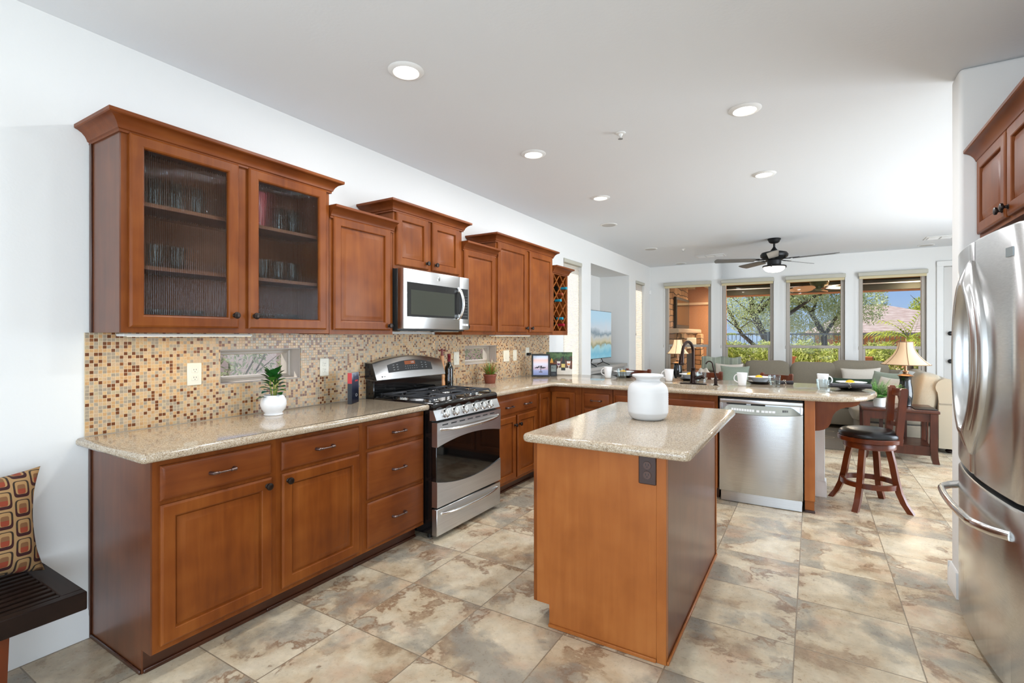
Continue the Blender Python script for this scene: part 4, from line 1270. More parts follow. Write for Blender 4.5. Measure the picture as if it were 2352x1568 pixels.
for v in (0.42, 0.53):
    for k in range(6): u0 = 0.40 + k * 0.032; mb.rings([[cpt(u0, v, 0.003), cpt(u0 + 0.012, v, 0.003), cpt(u0 + 0.012, v + 0.03, 0.003), cpt(u0, v + 0.03, 0.003)], [cpt(u0, v, 0.0038), cpt(u0 + 0.012, v, 0.0038), cpt(u0 + 0.012, v + 0.03, 0.0038), cpt(u0, v + 0.03, 0.0038)]])
mb.build('key_marks', plain('dim_panel_print', C(128, 128, 126), 0.5), con)
T = Matrix.Translation(cpt(0.075, 0.17, 0.0008)) @ Matrix.Rotation(R(70), 4, 'X')
mb = MB(); mb.lathe([(0, 0), (0.006, 0), (0.006, 0.001), (0, 0.001)], seg=16, M=T); mb.box(0.012, 0.036, -0.002, 0.002, 0, 0.0006, M=T)
mb.build('badge', M['panel_dark'], con)

# ------------------------------------------------------------------ microwave
t = thing('microwave', 'stainless over-the-range microwave with dark window and bowed handle', 'microwave', (0, 2.606, 0), RL)
MWW = 0.786; mz0, mz1 = 1.450, 1.884
MB().box(0.0, MWW, -0.345, -0.011, mz0 - 0.012, mz1, b=0.003).build('housing', plain('microwave_housing', C(44, 46, 46), 0.4, 0.3), t)
dr = MB().box(0.0, 0.652, -0.405, -0.346, mz0, mz1, b=0.006, seg=2).build('door', M['steel'], t)
MB().box(0.655, MWW, -0.405, -0.346, mz0, mz1, b=0.006, seg=2).build('control_section', M['steel'], t)
MB().box(0.034, 0.652, -0.4066, -0.40, 1.537, 1.790, b=0.004).build('window', M['mw_glass'], dr)
MB().box(0.075, 0.585, -0.4074, -0.4064, 1.555, 1.735).build('window_mesh', plain('microwave_window_mesh', C(62, 64, 56), 0.12), dr)
cp = MB().box(0.656, 0.770, -0.4066, -0.40, 1.537, 1.790, b=0.003).build('control_panel', M['panel_dark'], t)
mb = MB()
for r_ in range(8):
    for c_ in range(3): mb.box(0.705 + c_ * 0.020, 0.712 + c_ * 0.020, -0.4074, -0.4062, 1.56 + r_ * 0.024, 1.564 + r_ * 0.024)
mb.build('key_marks', bpy.data.materials['dim_panel_print'], cp)
mb = MB()
for k in range(5): mb.box(0.664 + k * 0.022, 0.682 + k * 0.022, -0.4068, -0.404, 1.482, 1.500, b=0.002)
mb.build('buttons', M['white_c'], cp)
pts = []
for k in range(17):
    u = k / 16; pts.append((0.628 + 0.018 * math.sin(PI * u), -0.410 - 0.042 * math.sin(PI * u) ** 0.6, 1.535 + 0.255 * u))
mb = MB(); mb.tube(pts, 0.012, 10, flat=(1.0, 1.3))
mb.box(0.612, 0.636, -0.43, -0.404, 1.545, 1.575, b=0.004).box(0.612, 0.636, -0.43, -0.404, 1.750, 1.780, b=0.004)
mb.build('handle', M['steel_l'], dr)
T = Matrix.Translation((0.388, -0.405, 1.838)) @ FRONT
mb = MB(); mb.lathe([(0, 0), (0.0165, 0), (0.0165, 0.0015), (0.0145, 0.002), (0, 0.002)], seg=24, M=T); lg = mb.build('badge', M['chrome'], dr)
mb = MB(); n_ = 24
mb.tube([(0.0118 * math.cos(2 * PI * k / n_), 0.0118 * math.sin(2 * PI * k / n_), 0.0022) for k in range(n_)], 0.0007, 5, closed=True, M=T)
mb.tube([(-0.001 + 0.005 * math.cos(0.6 + 5.2 * k / 14), 0.005 * math.sin(0.6 + 5.2 * k / 14), 0.0022) for k in range(15)], 0.0008, 5, M=T)
mb.tube([(0.005, 0.005, 0.0022), (0.001, 0.001, 0.0022), (0.006, -0.005, 0.0022)], 0.0008, 5, M=T)
mb.build('badge_script', M['panel_dark'], lg)
mb = MB().box(0.05, 0.38, -0.33, -0.08, mz0 - 0.019, mz0 - 0.011, b=0.003).box(0.42, 0.74, -0.33, -0.08, mz0 - 0.019, mz0 - 0.011, b=0.003)
mb.build('grease_filter', M['steel_l'], t)

# ------------------------------------------------------------------ dishwasher
t = thing('dishwasher', 'stainless steel dishwasher set into the peninsula', 'dishwasher', (2.207, 5.095, 0))
DWW = 0.612; fy = -(5.095 - 4.512)
MB().box(0.004, DWW - 0.004, fy + 0.035, -0.004, 0.10, 0.882).build('tub_housing', M['blackmatte'], t)
MB().box(0.006, DWW - 0.006, fy + 0.040, fy + 0.055, 0.003, 0.098, b=0.002).build('kick_plate', M['steel'], t)
mb = MB(); rr = []
for k in range(21):
    u = k / 20; x = u * DWW
    bow = 0.012 * (1 - (2 * u - 1) ** 4)
    zl = 0.098
    rr.append([(x, fy + 0.033, zl), (x, fy - bow + 0.004, zl), (x, fy - bow, zl + 0.008), (x, fy - bow, 0.772), (x, fy - 0.002, 0.776), (x, fy + 0.033, 0.776)])
M['steel_dw'] = steel('dishwasher_steel', (0.58, 0.58, 0.575, 1), 0.26, aniso=0.88)
mb.rings(rr); dr = mb.build('door', M['steel_dw'], t, angle=30)
mb = MB().box(0.0, DWW, fy - 0.002, fy + 0.033, 0.838, 0.874, b=0.008, seg=3)
mb.box(0.0, 0.02, fy, fy + 0.033, 0.777, 0.84, b=0.003).box(DWW - 0.02, DWW, fy, fy + 0.033, 0.777, 0.84, b=0.003).box(0.02, DWW - 0.02, fy + 0.022, fy + 0.033, 0.777, 0.84)
mb.build('top_band', M['steel'], dr)
# trapezoid console with bowed lower lip
mb = MB(); n_ = 24; lo = []; hi = []
for k in range(n_ + 1):
    u = k / n_; x = 0.012 + (DWW - 0.024) * u
    lo.append((x, 0.772 - 0.022 * (1 - (2 * u - 1) ** 2)))
    e = min(1.0, min(u, 1 - u) / 0.11)
    hi.append((x, 0.776 + 0.050 * e))
rr = []
for (x, a), (_, b_) in zip(lo, hi):
    rr.append([(x, fy + 0.01, a), (x, fy - 0.018, a), (x, fy - 0.021, a + 0.004), (x, fy + 0.004, b_), (x, fy + 0.012, b_)])
mb.rings(rr); cs = mb.build('console', plain('dishwasher_console', C(150, 153, 146), 0.35, 0.5), dr, angle=30)
def dpt(x, v, h=0.0008):
    u = (x - 0.012) / (DWW - 0.024); a = 0.772 - 0.022 * (1 - (2 * u - 1) ** 2) + 0.004; e = min(1.0, min(u, 1 - u) / 0.11); b_ = 0.776 + 0.050 * e
    return (x, fy - 0.021 + 0.025 * v - h, a + (b_ - a) * v)
def dquad(mb, x0, x1, v0, v1):
    mb.rings([[dpt(x0, v0, 0), dpt(x1, v0, 0), dpt(x1, v1, 0), dpt(x0, v1, 0)], [dpt(x0, v0), dpt(x1, v0), dpt(x1, v1), dpt(x0, v1)]])
mb = MB()
for k in range(9): dquad(mb, 0.095 + k * 0.0195, 0.111 + k * 0.0195, 0.30, 0.56)
for x in (0.283, 0.320, 0.346, 0.372, 0.398): dquad(mb, x, x + 0.022, 0.30, 0.54)
mb.build('buttons', M['white_c'], cs)
mb = MB()
for k in range(3): dquad(mb, 0.470 + k * 0.014, 0.482 + k * 0.014, 0.42, 0.68)
mb.build('display', M['panel_dark'], cs)
mb = MB().box(0.055, 0.205, fy + 0.010, fy + 0.0215, 0.828, 0.838).box(0.24, 0.345, fy + 0.004, fy + 0.0215, 0.820, 0.836, b=0.003)
mb.build('latch_slot', M['blackmatte'], dr)

# ------------------------------------------------------------------ refrigerator
FX = 3.535
t = thing('refrigerator', 'stainless french-door refrigerator with oval twin handles', 'refrigerator', (4.36, 3.435, 0), R(-90))
FW = 0.925; fb = -(4.36 - 3.60); ff = -(4.36 - FX)
M['fridge_side'] = plain('fridge_side_grey', C(120, 120, 120), 0.45, 0.3)
MB().box(0.002, FW - 0.002, fb, 0.0, 0.03, 1.815, b=0.004).build('cabinet_shell', M['fridge_side'], t)
def fbow(x): return ff - 0.040 * (1 - (2 * x / FW - 1) ** 2)
def fdoor(x0, x1, z0, z1, name, top_slope=0.0):
    mb = MB(); rr = []; n_ = 14
    for k in range(n_ + 1):
        x = x0 + (x1 - x0) * k / n_
        e = 0.014
        dx = min(x - x0, x1 - x); c = 0.010 * max(0, 1 - dx / 0.012) if dx < 0.012 else 0
        y = fbow(x) + c
        rr.append([(x, fb - 0.004, z0), (x, y + 0.006, z0), (x, y, z0 + 0.008), (x, y, z1 - 0.010), (x, y + 0.008, z1), (x, fb - 0.004, z1)])
    mb.rings(rr)
    return mb.build(name, M['steel_fr'], t, angle=40)
M['steel_fr'] = steel('fridge_steel', (0.67, 0.67, 0.665, 1), 0.24, grain='x', aniso=0.75)
hz0, hz1 = 0.868, 1.736
for i, (x0, x1) in enumerate(((0.002, FW / 2 - 0.003), (FW / 2 + 0.003, FW - 0.002))):
    dr = fdoor(x0, x1, 0.776, 1.822, 'door')
    s = -1 if i == 0 else 1
    # half of a broad pointed-oval handle meeting its twin at the centre seam
    zc_, Ho = (hz0 + hz1) / 2, (hz1 - hz0) / 2
    zi0, zi1 = 0.985, 1.625; zic, Hi = (zi0 + zi1) / 2, (zi1 - zi0) / 2
    def hq(z, c, h, a_, e1, e2): return a_ * max(0.0, 1 - abs((z - c) / h) ** e1) ** e2
    rr = []; n_ = 48
    for k in range(n_ + 1):
        z = hz0 + (hz1 - hz0) * (0.5 - 0.5 * math.cos(PI * k / n_))
        qi = 0.0035 + hq(z, zic, Hi, 0.136, 2.4, 0.8); qo = max(qi + 0.004, 0.006 + hq(z, zc_, Ho, 0.200, 2.0, 0.85))
        p_ = 0.006 + 0.040 * max(0.0, min(1.0, (1 - abs((z - zc_) / Ho)) * 4)) ** 0.7
        ring = []
        for f_, h_ in ((0.0, 0.0), (0.0, 0.62), (0.12, 0.92), (0.35, 1.0), (0.62, 0.90), (0.72, 0.66), (0.86, 0.62), (1.0, 0.34), (1.0, 0.0)):
            q = qi + (qo - qi) * f_; x = FW / 2 + s * q
            ring.append((x, fbow(x) + 0.004 - (p_ + 0.004) * h_, z))
        rr.append(ring)
    mb = MB(); mb.rings(rr)
    mb.build('handle', M['satin'], dr, angle=45)
    if i == 1:
        x = 0.865
        mb = MB(); mb.rings([[(x - 0.040, fbow(x - 0.040) - h_, z) if q_ == 0 else (x + 0.012, fbow(x + 0.012) - h_, z) for q_, z in ((0, 1.700), (1, 1.700), (1, 1.735), (0, 1.735))] for h_ in (-0.001, 0.0025)]); mb.build('badge', plain('badge_silver', C(150, 158, 160), 0.3, 0.6), dr)
dr = fdoor(0.002, FW - 0.002, 0.045, 0.752, 'freezer_drawer')
pts = []; n_ = 24
for k in range(n_ + 1):
    u = k / n_; x = 0.075 + (FW - 0.15) * u
    p_ = 0.075 * min(1, math.sin(PI * u) * 2.2) ** 0.6
    pts.append((x, fbow(x) - p_, 0.640 - 0.0 * u))
mb = MB(); mb.tube(pts, 0.0155, 12, flat=(1.25, 0.9)); mb.build('handle', M['steel_l'], dr, angle=60)
MB().box(0.01, FW - 0.01, fb - 0.02, fb + 0.1, 0.0, 0.042).build('toe_grille', M['blackmatte'], t)
MB().box(0.004, FW - 0.004, fb - 0.016, fb - 0.003, 0.753, 0.775).build('gasket', M['blackmatte'], t)

# ------------------------------------------------------------------ counter-top things, left run
ZC = ZT + 0.0006


def leaf_blade(mb, base, d, length, width, bend, n=5, up=Vector((0, 0, 1)), cup=0.25, mi=0, shape=0.6):
    """an arched leaf with a folded midrib"""
    d = Vector(d).normalized(); sd = d.cross(up)
    if sd.length < 1e-3: sd = Vector((1, 0, 0))
    sd.normalize(); vs = []; fs = []
    p = Vector(base); dirv = d.copy()
    for k in range(n + 1):
        u = k / n
        w = width * (math.sin(PI * min(1, u ** shape)) * 0.98 + 0.02) if k < n else width * 0.03
        nn = sd.cross(dirv).normalized()
        vs += [tuple(p - sd * w / 2 + nn * w * cup), tuple(p), tuple(p + sd * w / 2 + nn * w * cup)]
        dirv = (dirv + Vector((0, 0, -1)) * (bend / n)).normalized()
        p = p + dirv * (length / n)
    for k in range(n):
        a = k * 3
        fs += [(a, a + 1, a + 4, a + 3), (a + 1, a + 2, a + 5, a + 4)]
    mb.add(vs, fs, mi)


M['leaf_dk'] = plain('glossy_leaf', C(34, 88, 34), 0.35, var=0.35, bump_scale=14)
M['leaf_lt'] = plain('young_leaf', C(70, 130, 44), 0.4, var=0.3, bump_scale=20)
M['grass'] = plain('grass_blade', C(84, 140, 40), 0.5, var=0.4, bump_scale=30)
M['grass_tip'] = plain('reddish_grass_blade', C(170, 92, 50), 0.5, var=0.3, bump_scale=30)
M['fern'] = plain('fern_frond', C(98, 158, 72), 0.5, var=0.35, bump_scale=40)
M['stem'] = plain('plant_stem', C(150, 160, 70), 0.6)

t = thing('potted_plant', 'small green succulent in a round white pot beside the slot window', 'plant', (0.150, 1.782, ZC))
mb = MB(); mb.lathe([(0.0, 0.0), (0.052, 0.0), (0.054, 0.004), (0.048, 0.010), (0.050, 0.016), (0.064, 0.034), (0.0725, 0.060), (0.070, 0.086), (0.060, 0.106), (0.054, 0.114), (0.052, 0.117), (0.049, 0.114), (0.054, 0.100), (0.0, 0.100)], seg=32)
mb.build('pot', M['white_c'], t)
mb = MB(); mb.lathe([(0, 0.098), (0.050, 0.1005), (0.0, 0.104)], seg=20); mb.build('soil', M['soil'], t)
rnd = random.Random(3)
mb = MB()
for k in range(7):
    a = k * 2.4; mb.tube([(0.012 * math.cos(a), 0.012 * math.sin(a), 0.10), (0.02 * math.cos(a), 0.02 * math.sin(a), 0.15), (0.026 * math.cos(a), 0.026 * math.sin(a), 0.18 + 0.008 * k)], 0.0028, 6)
mb.build('stems', M['stem'], t)
for q_ in range(30):
    a = q_ * 2.39996; lv = q_ / 30
    z = 0.128 + 0.110 * lv; el = 0.15 + 1.0 * lv
    d = (math.cos(a) * math.cos(el), math.sin(a) * math.cos(el), math.sin(el))
    mb = MB(); leaf_blade(mb, (0.014 * math.cos(a), 0.014 * math.sin(a), z), d, 0.056 + 0.016 * rnd.random(), 0.044 + 0.008 * rnd.random(), 0.5, 7, cup=0.14, shape=1.35)
    mb.build('leaf', M['leaf_lt'] if q_ in (3, 7, 12, 16, 18) else M['leaf_dk'], t, angle=60)
mb = MB(); leaf_blade(mb, (0.0, -0.02, 0.105), (0.1, -1, 0.25), 0.10, 0.030, 0.5, 6, cup=0.12, shape=0.85); mb.build('leaf', M['leaf_dk'], t, angle=60)

t = thing('booklet', 'dark glossy booklet with red spine tab standing on the counter left of the range', 'book', (0.155, 2.376, ZC), R(118))
def book_cover():
    m, nt, b = new_mat('booklet_cover')
    tc = N(nt, 'ShaderNodeTexCoord'); n_ = N(nt, 'ShaderNodeTexNoise'); n_.inputs['Scale'].default_value = 9; n_.inputs['Detail'].default_value = 4
    nt.links.new(tc.outputs['Object'], n_.inputs['Vector'])
    sp = N(nt, 'ShaderNodeSeparateXYZ'); nt.links.new(tc.outputs['Object'], sp.inputs[0])
    ad = N(nt, 'ShaderNodeMath', operation='MULTIPLY_ADD'); ad.inputs[1].default_value = 3.2; ad.inputs[2].default_value = -0.15
    nt.links.new(sp.outputs[2], ad.inputs[0]); mul = N(nt, 'ShaderNodeMath', operation='MULTIPLY'); nt.links.new(ad.outputs[0], mul.inputs[0]); nt.links.new(n_.outputs[0], mul.inputs[1])
    r = ramp(nt, [(0.05, C(24, 28, 42)), (0.2, C(58, 66, 92)), (0.33, C(196, 206, 218))]); nt.links.new(mul.outputs[0], r.inputs[0])
    nt.links.new(r.outputs[0], b.inputs['Base Color']); b.inputs['Roughness'].default_value = 0.15
    return m
MB().box(-0.066, 0.066, -0.014, 0.014, 0.0, 0.212, b=0.002).build('cover', book_cover(), t)
MB().box(-0.0685, -0.0655, -0.0145, 0.0145, 0.140, 0.2125).build('spine_tab', plain('red_tab', C(200, 46, 46), 0.4), t)
MB().box(-0.0685, -0.0655, -0.0145, 0.0145, 0.0, 0.1395).build('spine', plain('spine_black', C(28, 28, 32), 0.4), t)
mb = MB(); mb.tube([(0.018 + 0.014 * math.cos(2 * PI * k / 16), -0.0145, 0.055 + 0.010 * math.sin(2 * PI * k / 16)) for k in range(16)], 0.0009, 5, closed=True); mb.build('cover_emblem', M['ink'], t)
MB().box(-0.01, 0.045, -0.0146, -0.0138, 0.150, 0.160).build('cover_title', plain('red_print', C(190, 60, 60), 0.4), t)

t = thing('pepper_mill', 'tall turned wooden mill with red cross handle behind the cooktop', 'pepper mill', (0.070, 3.443, ZC))
M['millwood'] = wood('mill_wood', C(176, 112, 58), C(200, 136, 78), C(216, 158, 98), rough=0.35)
mb = MB(); mb.lathe([(0.0, 0.0), (0.027, 0.0), (0.029, 0.010), (0.0285, 0.060), (0.024, 0.080), (0.0275, 0.10), (0.0285, 0.108), (0.025, 0.120), (0.023, 0.15), (0.025, 0.178), (0.026, 0.190), (0.020, 0.205), (0.0165, 0.23), (0.017, 0.262), (0.0175, 0.285), (0.0165, 0.290), (0.0, 0.291)], seg=24)
mb.build('mill_body', M['millwood'], t)
mb = MB(); mb.lathe([(0.0, 0.290), (0.011, 0.290), (0.013, 0.296), (0.010, 0.306), (0.010, 0.330), (0.013, 0.345), (0.011, 0.352), (0.0, 0.354)], seg=16)
mb.tube([(0, -0.038, 0.337), (0, -0.02, 0.337), (0, 0, 0.337), (0, 0.02, 0.337), (0, 0.038, 0.337)], [0.0085, 0.0055, 0.006, 0.0055, 0.0085], 10)
mb.build('cross_handle', plain('red_stained_wood', C(120, 44, 34), 0.35), t)

t = thing('wine_bottle', 'dark wine bottle with red foil neck standing right of the range', 'bottle', (0.088, 3.520, ZC))
mb = MB(); mb.lathe([(0.0, 0.003), (0.034, 0.0), (0.0375, 0.004), (0.0375, 0.170), (0.034, 0.190), (0.020, 0.215), (0.0145, 0.232), (0.0140, 0.255)], seg=28, cap1=False); mb.build('glass_body', M['bottle'], t)
mb = MB(); mb.lathe([(0.0147, 0.236), (0.0150, 0.286), (0.0162, 0.288), (0.0162, 0.302), (0.014, 0.305), (0.0, 0.305)], seg=24, cap0=False); mb.build('foil_capsule', plain('red_foil_capsule', C(112, 26, 32), 0.35, 0.3), t)
mb = MB()
for k in range(14):
    a = R(-50) + 0.3 * math.sin(k * 1.7); z = 0.055 + k * 0.0085
    mb.tube([(0.0379 * math.cos(a + 0.12 * s_ + 0.05 * math.sin(k * 2.1)), 0.0379 * math.sin(a + 0.12 * s_), z + 0.004 * math.sin(s_ * 2.2 + k)) for s_ in (-1, -0.5, 0, 0.5, 1)], 0.0006, 4)
mb.build('painted_script', plain('red_white_paint', C(186, 120, 116), 0.5), t)

t = thing('potted_grass', 'tufted ornamental grass with reddish tips in a brown plastic pot', 'plant', (0.160, 4.075, ZC))
mb = MB(); mb.lathe([(0.0, 0.0), (0.050, 0.0), (0.052, 0.004), (0.062, 0.070), (0.067, 0.072), (0.068, 0.088), (0.062, 0.089), (0.058, 0.078), (0.0, 0.078)], seg=28); mb.build('pot', M['terracotta'], t)
mb = MB(); mb.lathe([(0, 0.077), (0.0575, 0.079), (0.0, 0.083)], seg=20); mb.build('soil', M['soil'], t)
g1, g2 = MB(), MB(); rnd = random.Random(5)
for k in range(210):
    a = rnd.random() * 2 * PI; r = 0.035 * math.sqrt(rnd.random()); el = R(rnd.uniform(42, 88))
    tgt = g2 if rnd.random() < 0.30 else g1
    leaf_blade(tgt, (r * math.cos(a), r * math.sin(a), 0.078), (math.cos(a) * math.cos(el), math.sin(a) * math.cos(el), math.sin(el)), rnd.uniform(0.11, 0.205) * (1.1 if tgt is g2 else 0.9), 0.0042, rnd.uniform(0.2, 0.9), 5, cup=0.2, shape=0.3)
# keep blades off the wall behind
for g in (g1, g2): g.v = [(max(x, -0.145), y, z) for x, y, z in g.v]
o = g1.build('grass_blades', M['grass'], t, angle=70); o['kind'] = 'stuff'
o = g2.build('reddish_blades', M['grass_tip'], t, angle=70); o['kind'] = 'stuff'

FR_ROT = R(28)
t = thing('photo_frame', 'black framed photograph of a pink sunset behind a bonsai tree', 'picture frame', (0.235, 5.00, ZC), (R(-9), 0, FR_ROT))
def F_(x0, x1, z0, z1, y0, y1, n, m_, par, b=0.002): return MB().box(x0, x1, y0, y1, z0, z1, b=b).build(n, m_, par)
mb = MB(); rr = []
for i, h in [(0, 0.0), (0, -0.014), (0.003, -0.017), (0.016, -0.017), (0.020, -0.012), (0.020, 0.0)]:
    rr.append([(-0.105 + i, h, i), (0.105 - i, h, i), (0.105 - i, h, 0.262 - i), (-0.105 + i, h, 0.262 - i)])
rr.append(rr[0]); mb.rings(rr, cap0=False, cap1=False); mb.build('frame', M['black_p'], t)
def sunset():
    m, nt, b = new_mat('sunset_print')
    tc = N(nt, 'ShaderNodeTexCoord'); sp = N(nt, 'ShaderNodeSeparateXYZ'); nt.links.new(tc.outputs['Object'], sp.inputs[0])
    mr = N(nt, 'ShaderNodeMapRange'); mr.inputs[1].default_value = 0.02; mr.inputs[2].default_value = 0.245; nt.links.new(sp.outputs[2], mr.inputs[0])
    r = ramp(nt, [(0.0, C(120, 132, 176)), (0.22, C(150, 160, 200)), (0.32, C(196, 172, 190)), (0.55, C(214, 214, 232)), (0.75, C(232, 196, 190)), (0.88, C(212, 220, 238)), (1.0, C(176, 196, 226))])
    nt.links.new(mr.outputs[0], r.inputs[0]); nt.links.new(r.outputs[0], b.inputs['Base Color']); b.inputs['Roughness'].default_value = 0.15
    return m
F_(-0.086, 0.086, 0.019, 0.243, -0.010, -0.004, 'photograph', sunset(), t, 0)
mb = MB(); rnd = random.Random(11)
mb.box(-0.003, 0.004, -0.0108, -0.0102, 0.060, 0.095).box(-0.02, 0.02, -0.0108, -0.0102, 0.050, 0.060)
for k in range(34):
    a = rnd.uniform(0.1, PI - 0.1); r = 0.05 * rnd.random() ** 0.5
    x, z = r * 1.2 * math.cos(a), 0.098 + r * 0.55 * math.sin(a)
    mb.box(x - 0.007, x + 0.007, -0.0108, -0.0102, z - 0.004, z + 0.004)
mb.build('printed_tree', plain('print_ink_grey', C(78, 76, 86), 0.4), t)
MB().bar((0, 0.003, 0.19), (0, 0.075, 0.016), 0.04, 0.003).build('easel_leg', M['black_p'], t)

t = thing('picture_panel', 'vineyard still-life picture panel leaning behind the small thermometer', 'picture', (0.265, 5.415, ZC), (R(-8), 0, R(22)))
def canvas():
    m, nt, b = new_mat('still_life_print')
    tc = N(nt, 'ShaderNodeTexCoord'); sp = N(nt, 'ShaderNodeSeparateXYZ'); nt.links.new(tc.outputs['Object'], sp.inputs[0])
    n_ = N(nt, 'ShaderNodeTexNoise'); n_.inputs['Scale'].default_value = 22; n_.inputs['Detail'].default_value = 5; nt.links.new(tc.outputs['Object'], n_.inputs['Vector'])
    a = N(nt, 'ShaderNodeMath', operation='MULTIPLY_ADD'); a.inputs[1].default_value = 0.20; a.inputs[2].default_value = -0.10; nt.links.new(n_.outputs[0], a.inputs[0])
    s = N(nt, 'ShaderNodeMath', operation='ADD'); nt.links.new(sp.outputs[2], s.inputs[0]); nt.links.new(a.outputs[0], s.inputs[1])
    r = ramp(nt, [(0.0, C(214, 206, 192)), (0.075, C(222, 214, 200)), (0.085, C(84, 50, 34)), (0.15, C(110, 64, 40)), (0.175, C(58, 40, 26)), (0.20, C(48, 76, 40)), (0.24, C(84, 112, 62)), (0.28, C(36, 56, 34))])
    nt.links.new(s.outputs[0], r.inputs[0]); nt.links.new(r.outputs[0], b.inputs['Base Color']); b.inputs['Roughness'].default_value = 0.2
    return m
MB().box(-0.158, 0.158, -0.008, 0.006, 0.0, 0.272, b=0.002).build('panel', canvas(), t)
def flat_shape(poly, n, mt, y=-0.0088): MB().prism(poly, 'y', y, -0.0075).build(n, mt, t)
flat_shape([(0.025, 0.05), (0.075, 0.05), (0.075, 0.15), (0.060, 0.175), (0.057, 0.225), (0.043, 0.225), (0.040, 0.175), (0.025, 0.15)], 'printed_bottle', plain('print_black', C(26, 28, 20), 0.3))
flat_shape([(0.028, 0.085), (0.072, 0.085), (0.072, 0.13), (0.028, 0.13)], 'printed_label', plain('print_gold', C(214, 190, 110), 0.4), -0.0092)
for x, c_ in ((-0.005, (110, 60, 90)), (0.115, (196, 120, 60))):
    flat_shape([(x - 0.022, 0.16), (x + 0.022, 0.16), (x + 0.016, 0.11), (x + 0.003, 0.10), (x + 0.003, 0.06), (x + 0.018, 0.054), (x - 0.018, 0.054), (x - 0.003, 0.06), (x - 0.003, 0.10), (x - 0.016, 0.11)], 'printed_glass', plain('print_glass_%d' % c_[0], C(224, 216, 206), 0.4))
    flat_shape([(x - 0.018, 0.135), (x + 0.018, 0.135), (x + 0.013, 0.112), (x - 0.013, 0.112)], 'printed_wine', plain('print_wine_%d' % c_[0], C(*c_), 0.4), -0.0092)
flat_shape([(-0.11, 0.14), (-0.07, 0.14), (-0.078, 0.18), (-0.092, 0.20), (-0.10, 0.18)], 'printed_pear', plain('print_orange', C(214, 160, 70), 0.4))

t = thing('thermometer', 'small black digital thermometer standing before the vineyard picture', 'thermometer', (0.330, 5.135, ZC), (R(-6), 0, FR_ROT))
F_(-0.040, 0.040, 0.0, 0.140, -0.012, 0.006, 'case', M['black_p'], t, 0.004)
F_(-0.028, 0.028, 0.055, 0.125, -0.0130, -0.011, 'screen', plain('lcd_grey', C(120, 128, 122), 0.25), t, 0)
text_mesh('82\u00b0', 'screen_digits', M['black_p'], 0.036, Matrix.Translation((0.002, -0.0134, 0.100)) @ FRONT, t)
F_(-0.018, 0.018, 0.018, 0.034, -0.0132, -0.011, 'button', M['panel_dark'], t, 0.001)
MB().box(-0.012, 0.012, -0.004, 0.0, 0.0, 0.075, M=Matrix.Translation((0, 0.036, 0.006)) @ Matrix.Rotation(R(24), 4, 'X')).build('prop_foot', M['black_p'], t)
plate(5.085, 1.213, 0.08, 0.10, 'blank', 'ivory outlet plate on the mosaic above the black photo frame')
t = thing('plug_adapter', 'small black plug adapter in the outlet above the photo frame', 'plug', (0.0155, 5.085, 1.186), RL)
MB().box(-0.028, 0.028, -0.034, 0.0, -0.016, 0.016, b=0.004).build('plug_body', M['black_p'], t)

# white vase on the island
t = thing('vase', 'white ribbed ceramic vase on the island countertop', 'vase', (2.090, 2.785, ZC))
prof = [(0.0, 0.002), (0.080, 0.0), (0.090, 0.006), (0.101, 0.018), (0.1085, 0.036)]
for k in range(11):
    z = 0.042 + 0.011 * k; prof += [(0.1112, z), (0.1098, z + 0.004)]
prof += [(0.1085, 0.168), (0.1035, 0.182), (0.094, 0.195), (0.081, 0.204), (0.069, 0.211), (0.064, 0.219), (0.066, 0.227), (0.076, 0.234), (0.084, 0.238), (0.0865, 0.244), (0.084, 0.249), (0.077, 0.250), (0.068, 0.244), (0.058, 0.225), (0.06, 0.21), (0.0, 0.20)]
mb = MB(); mb.lathe(prof, seg=56); mb.build('vase_body', M['white_m'], t, angle=60)

# glassware behind the reeded doors
def tumbler_mb(r0, r1, h, wall=0.003):
    mb = MB(); mb.lathe([(0.0, 0.0), (r0, 0.0), (r0 + 0.001, 0.003), (r1, h - 0.002), (r1 - wall / 2, h), (r1 - wall, h - 0.002), (r0 - wall + 0.001, 0.012), (0.0, 0.011)], seg=20); return mb
M['glassware'] = glass_mat('clear_glassware', (0.90, 0.93, 0.93, 1), ior=1.5)
def put_glass(y, z, r0, r1, h, x, lab, mat=None):
    o = tumbler_mb(r0, r1, h).build('drinking_glass', mat or M['glassware'], None)
    tag(o, lab, 'glass', 'glassware behind the reeded doors', (x, y, z + 0.0006), 0)
rnd = random.Random(21)
for si, (sname, z) in enumerate((('bottom', SHELF[0]), ('middle', SHELF[1]), ('top', SHELF[2]))):
    for side, ys in (('left', (1.07, 1.17, 1.27, 1.37)), ('right', (1.62, 1.72, 1.82, 1.92))):
        for k, y in enumerate(ys):
            if (sname, side) == ('middle', 'left') and k in (0, 3): continue
            if (sname, side) == ('top', 'right') and k < 2: continue
            h = {'bottom': 0.095, 'middle': 0.12, 'top': 0.15}[sname]
            put_glass(y, z, 0.030, 0.037, h, 0.14, 'clear drinking glass on the %s shelf behind the %s reeded door' % (sname, side))
o = tumbler_mb(0.05, 0.066, 0.20, 0.004).build('pitcher', plain('pink_glass', C(190, 92, 96), 0.1), None)
tag(o, 'pink pitcher on the top shelf behind the right reeded door', 'pitcher', None, (0.16, 1.66, SHELF[2] + 0.0006))

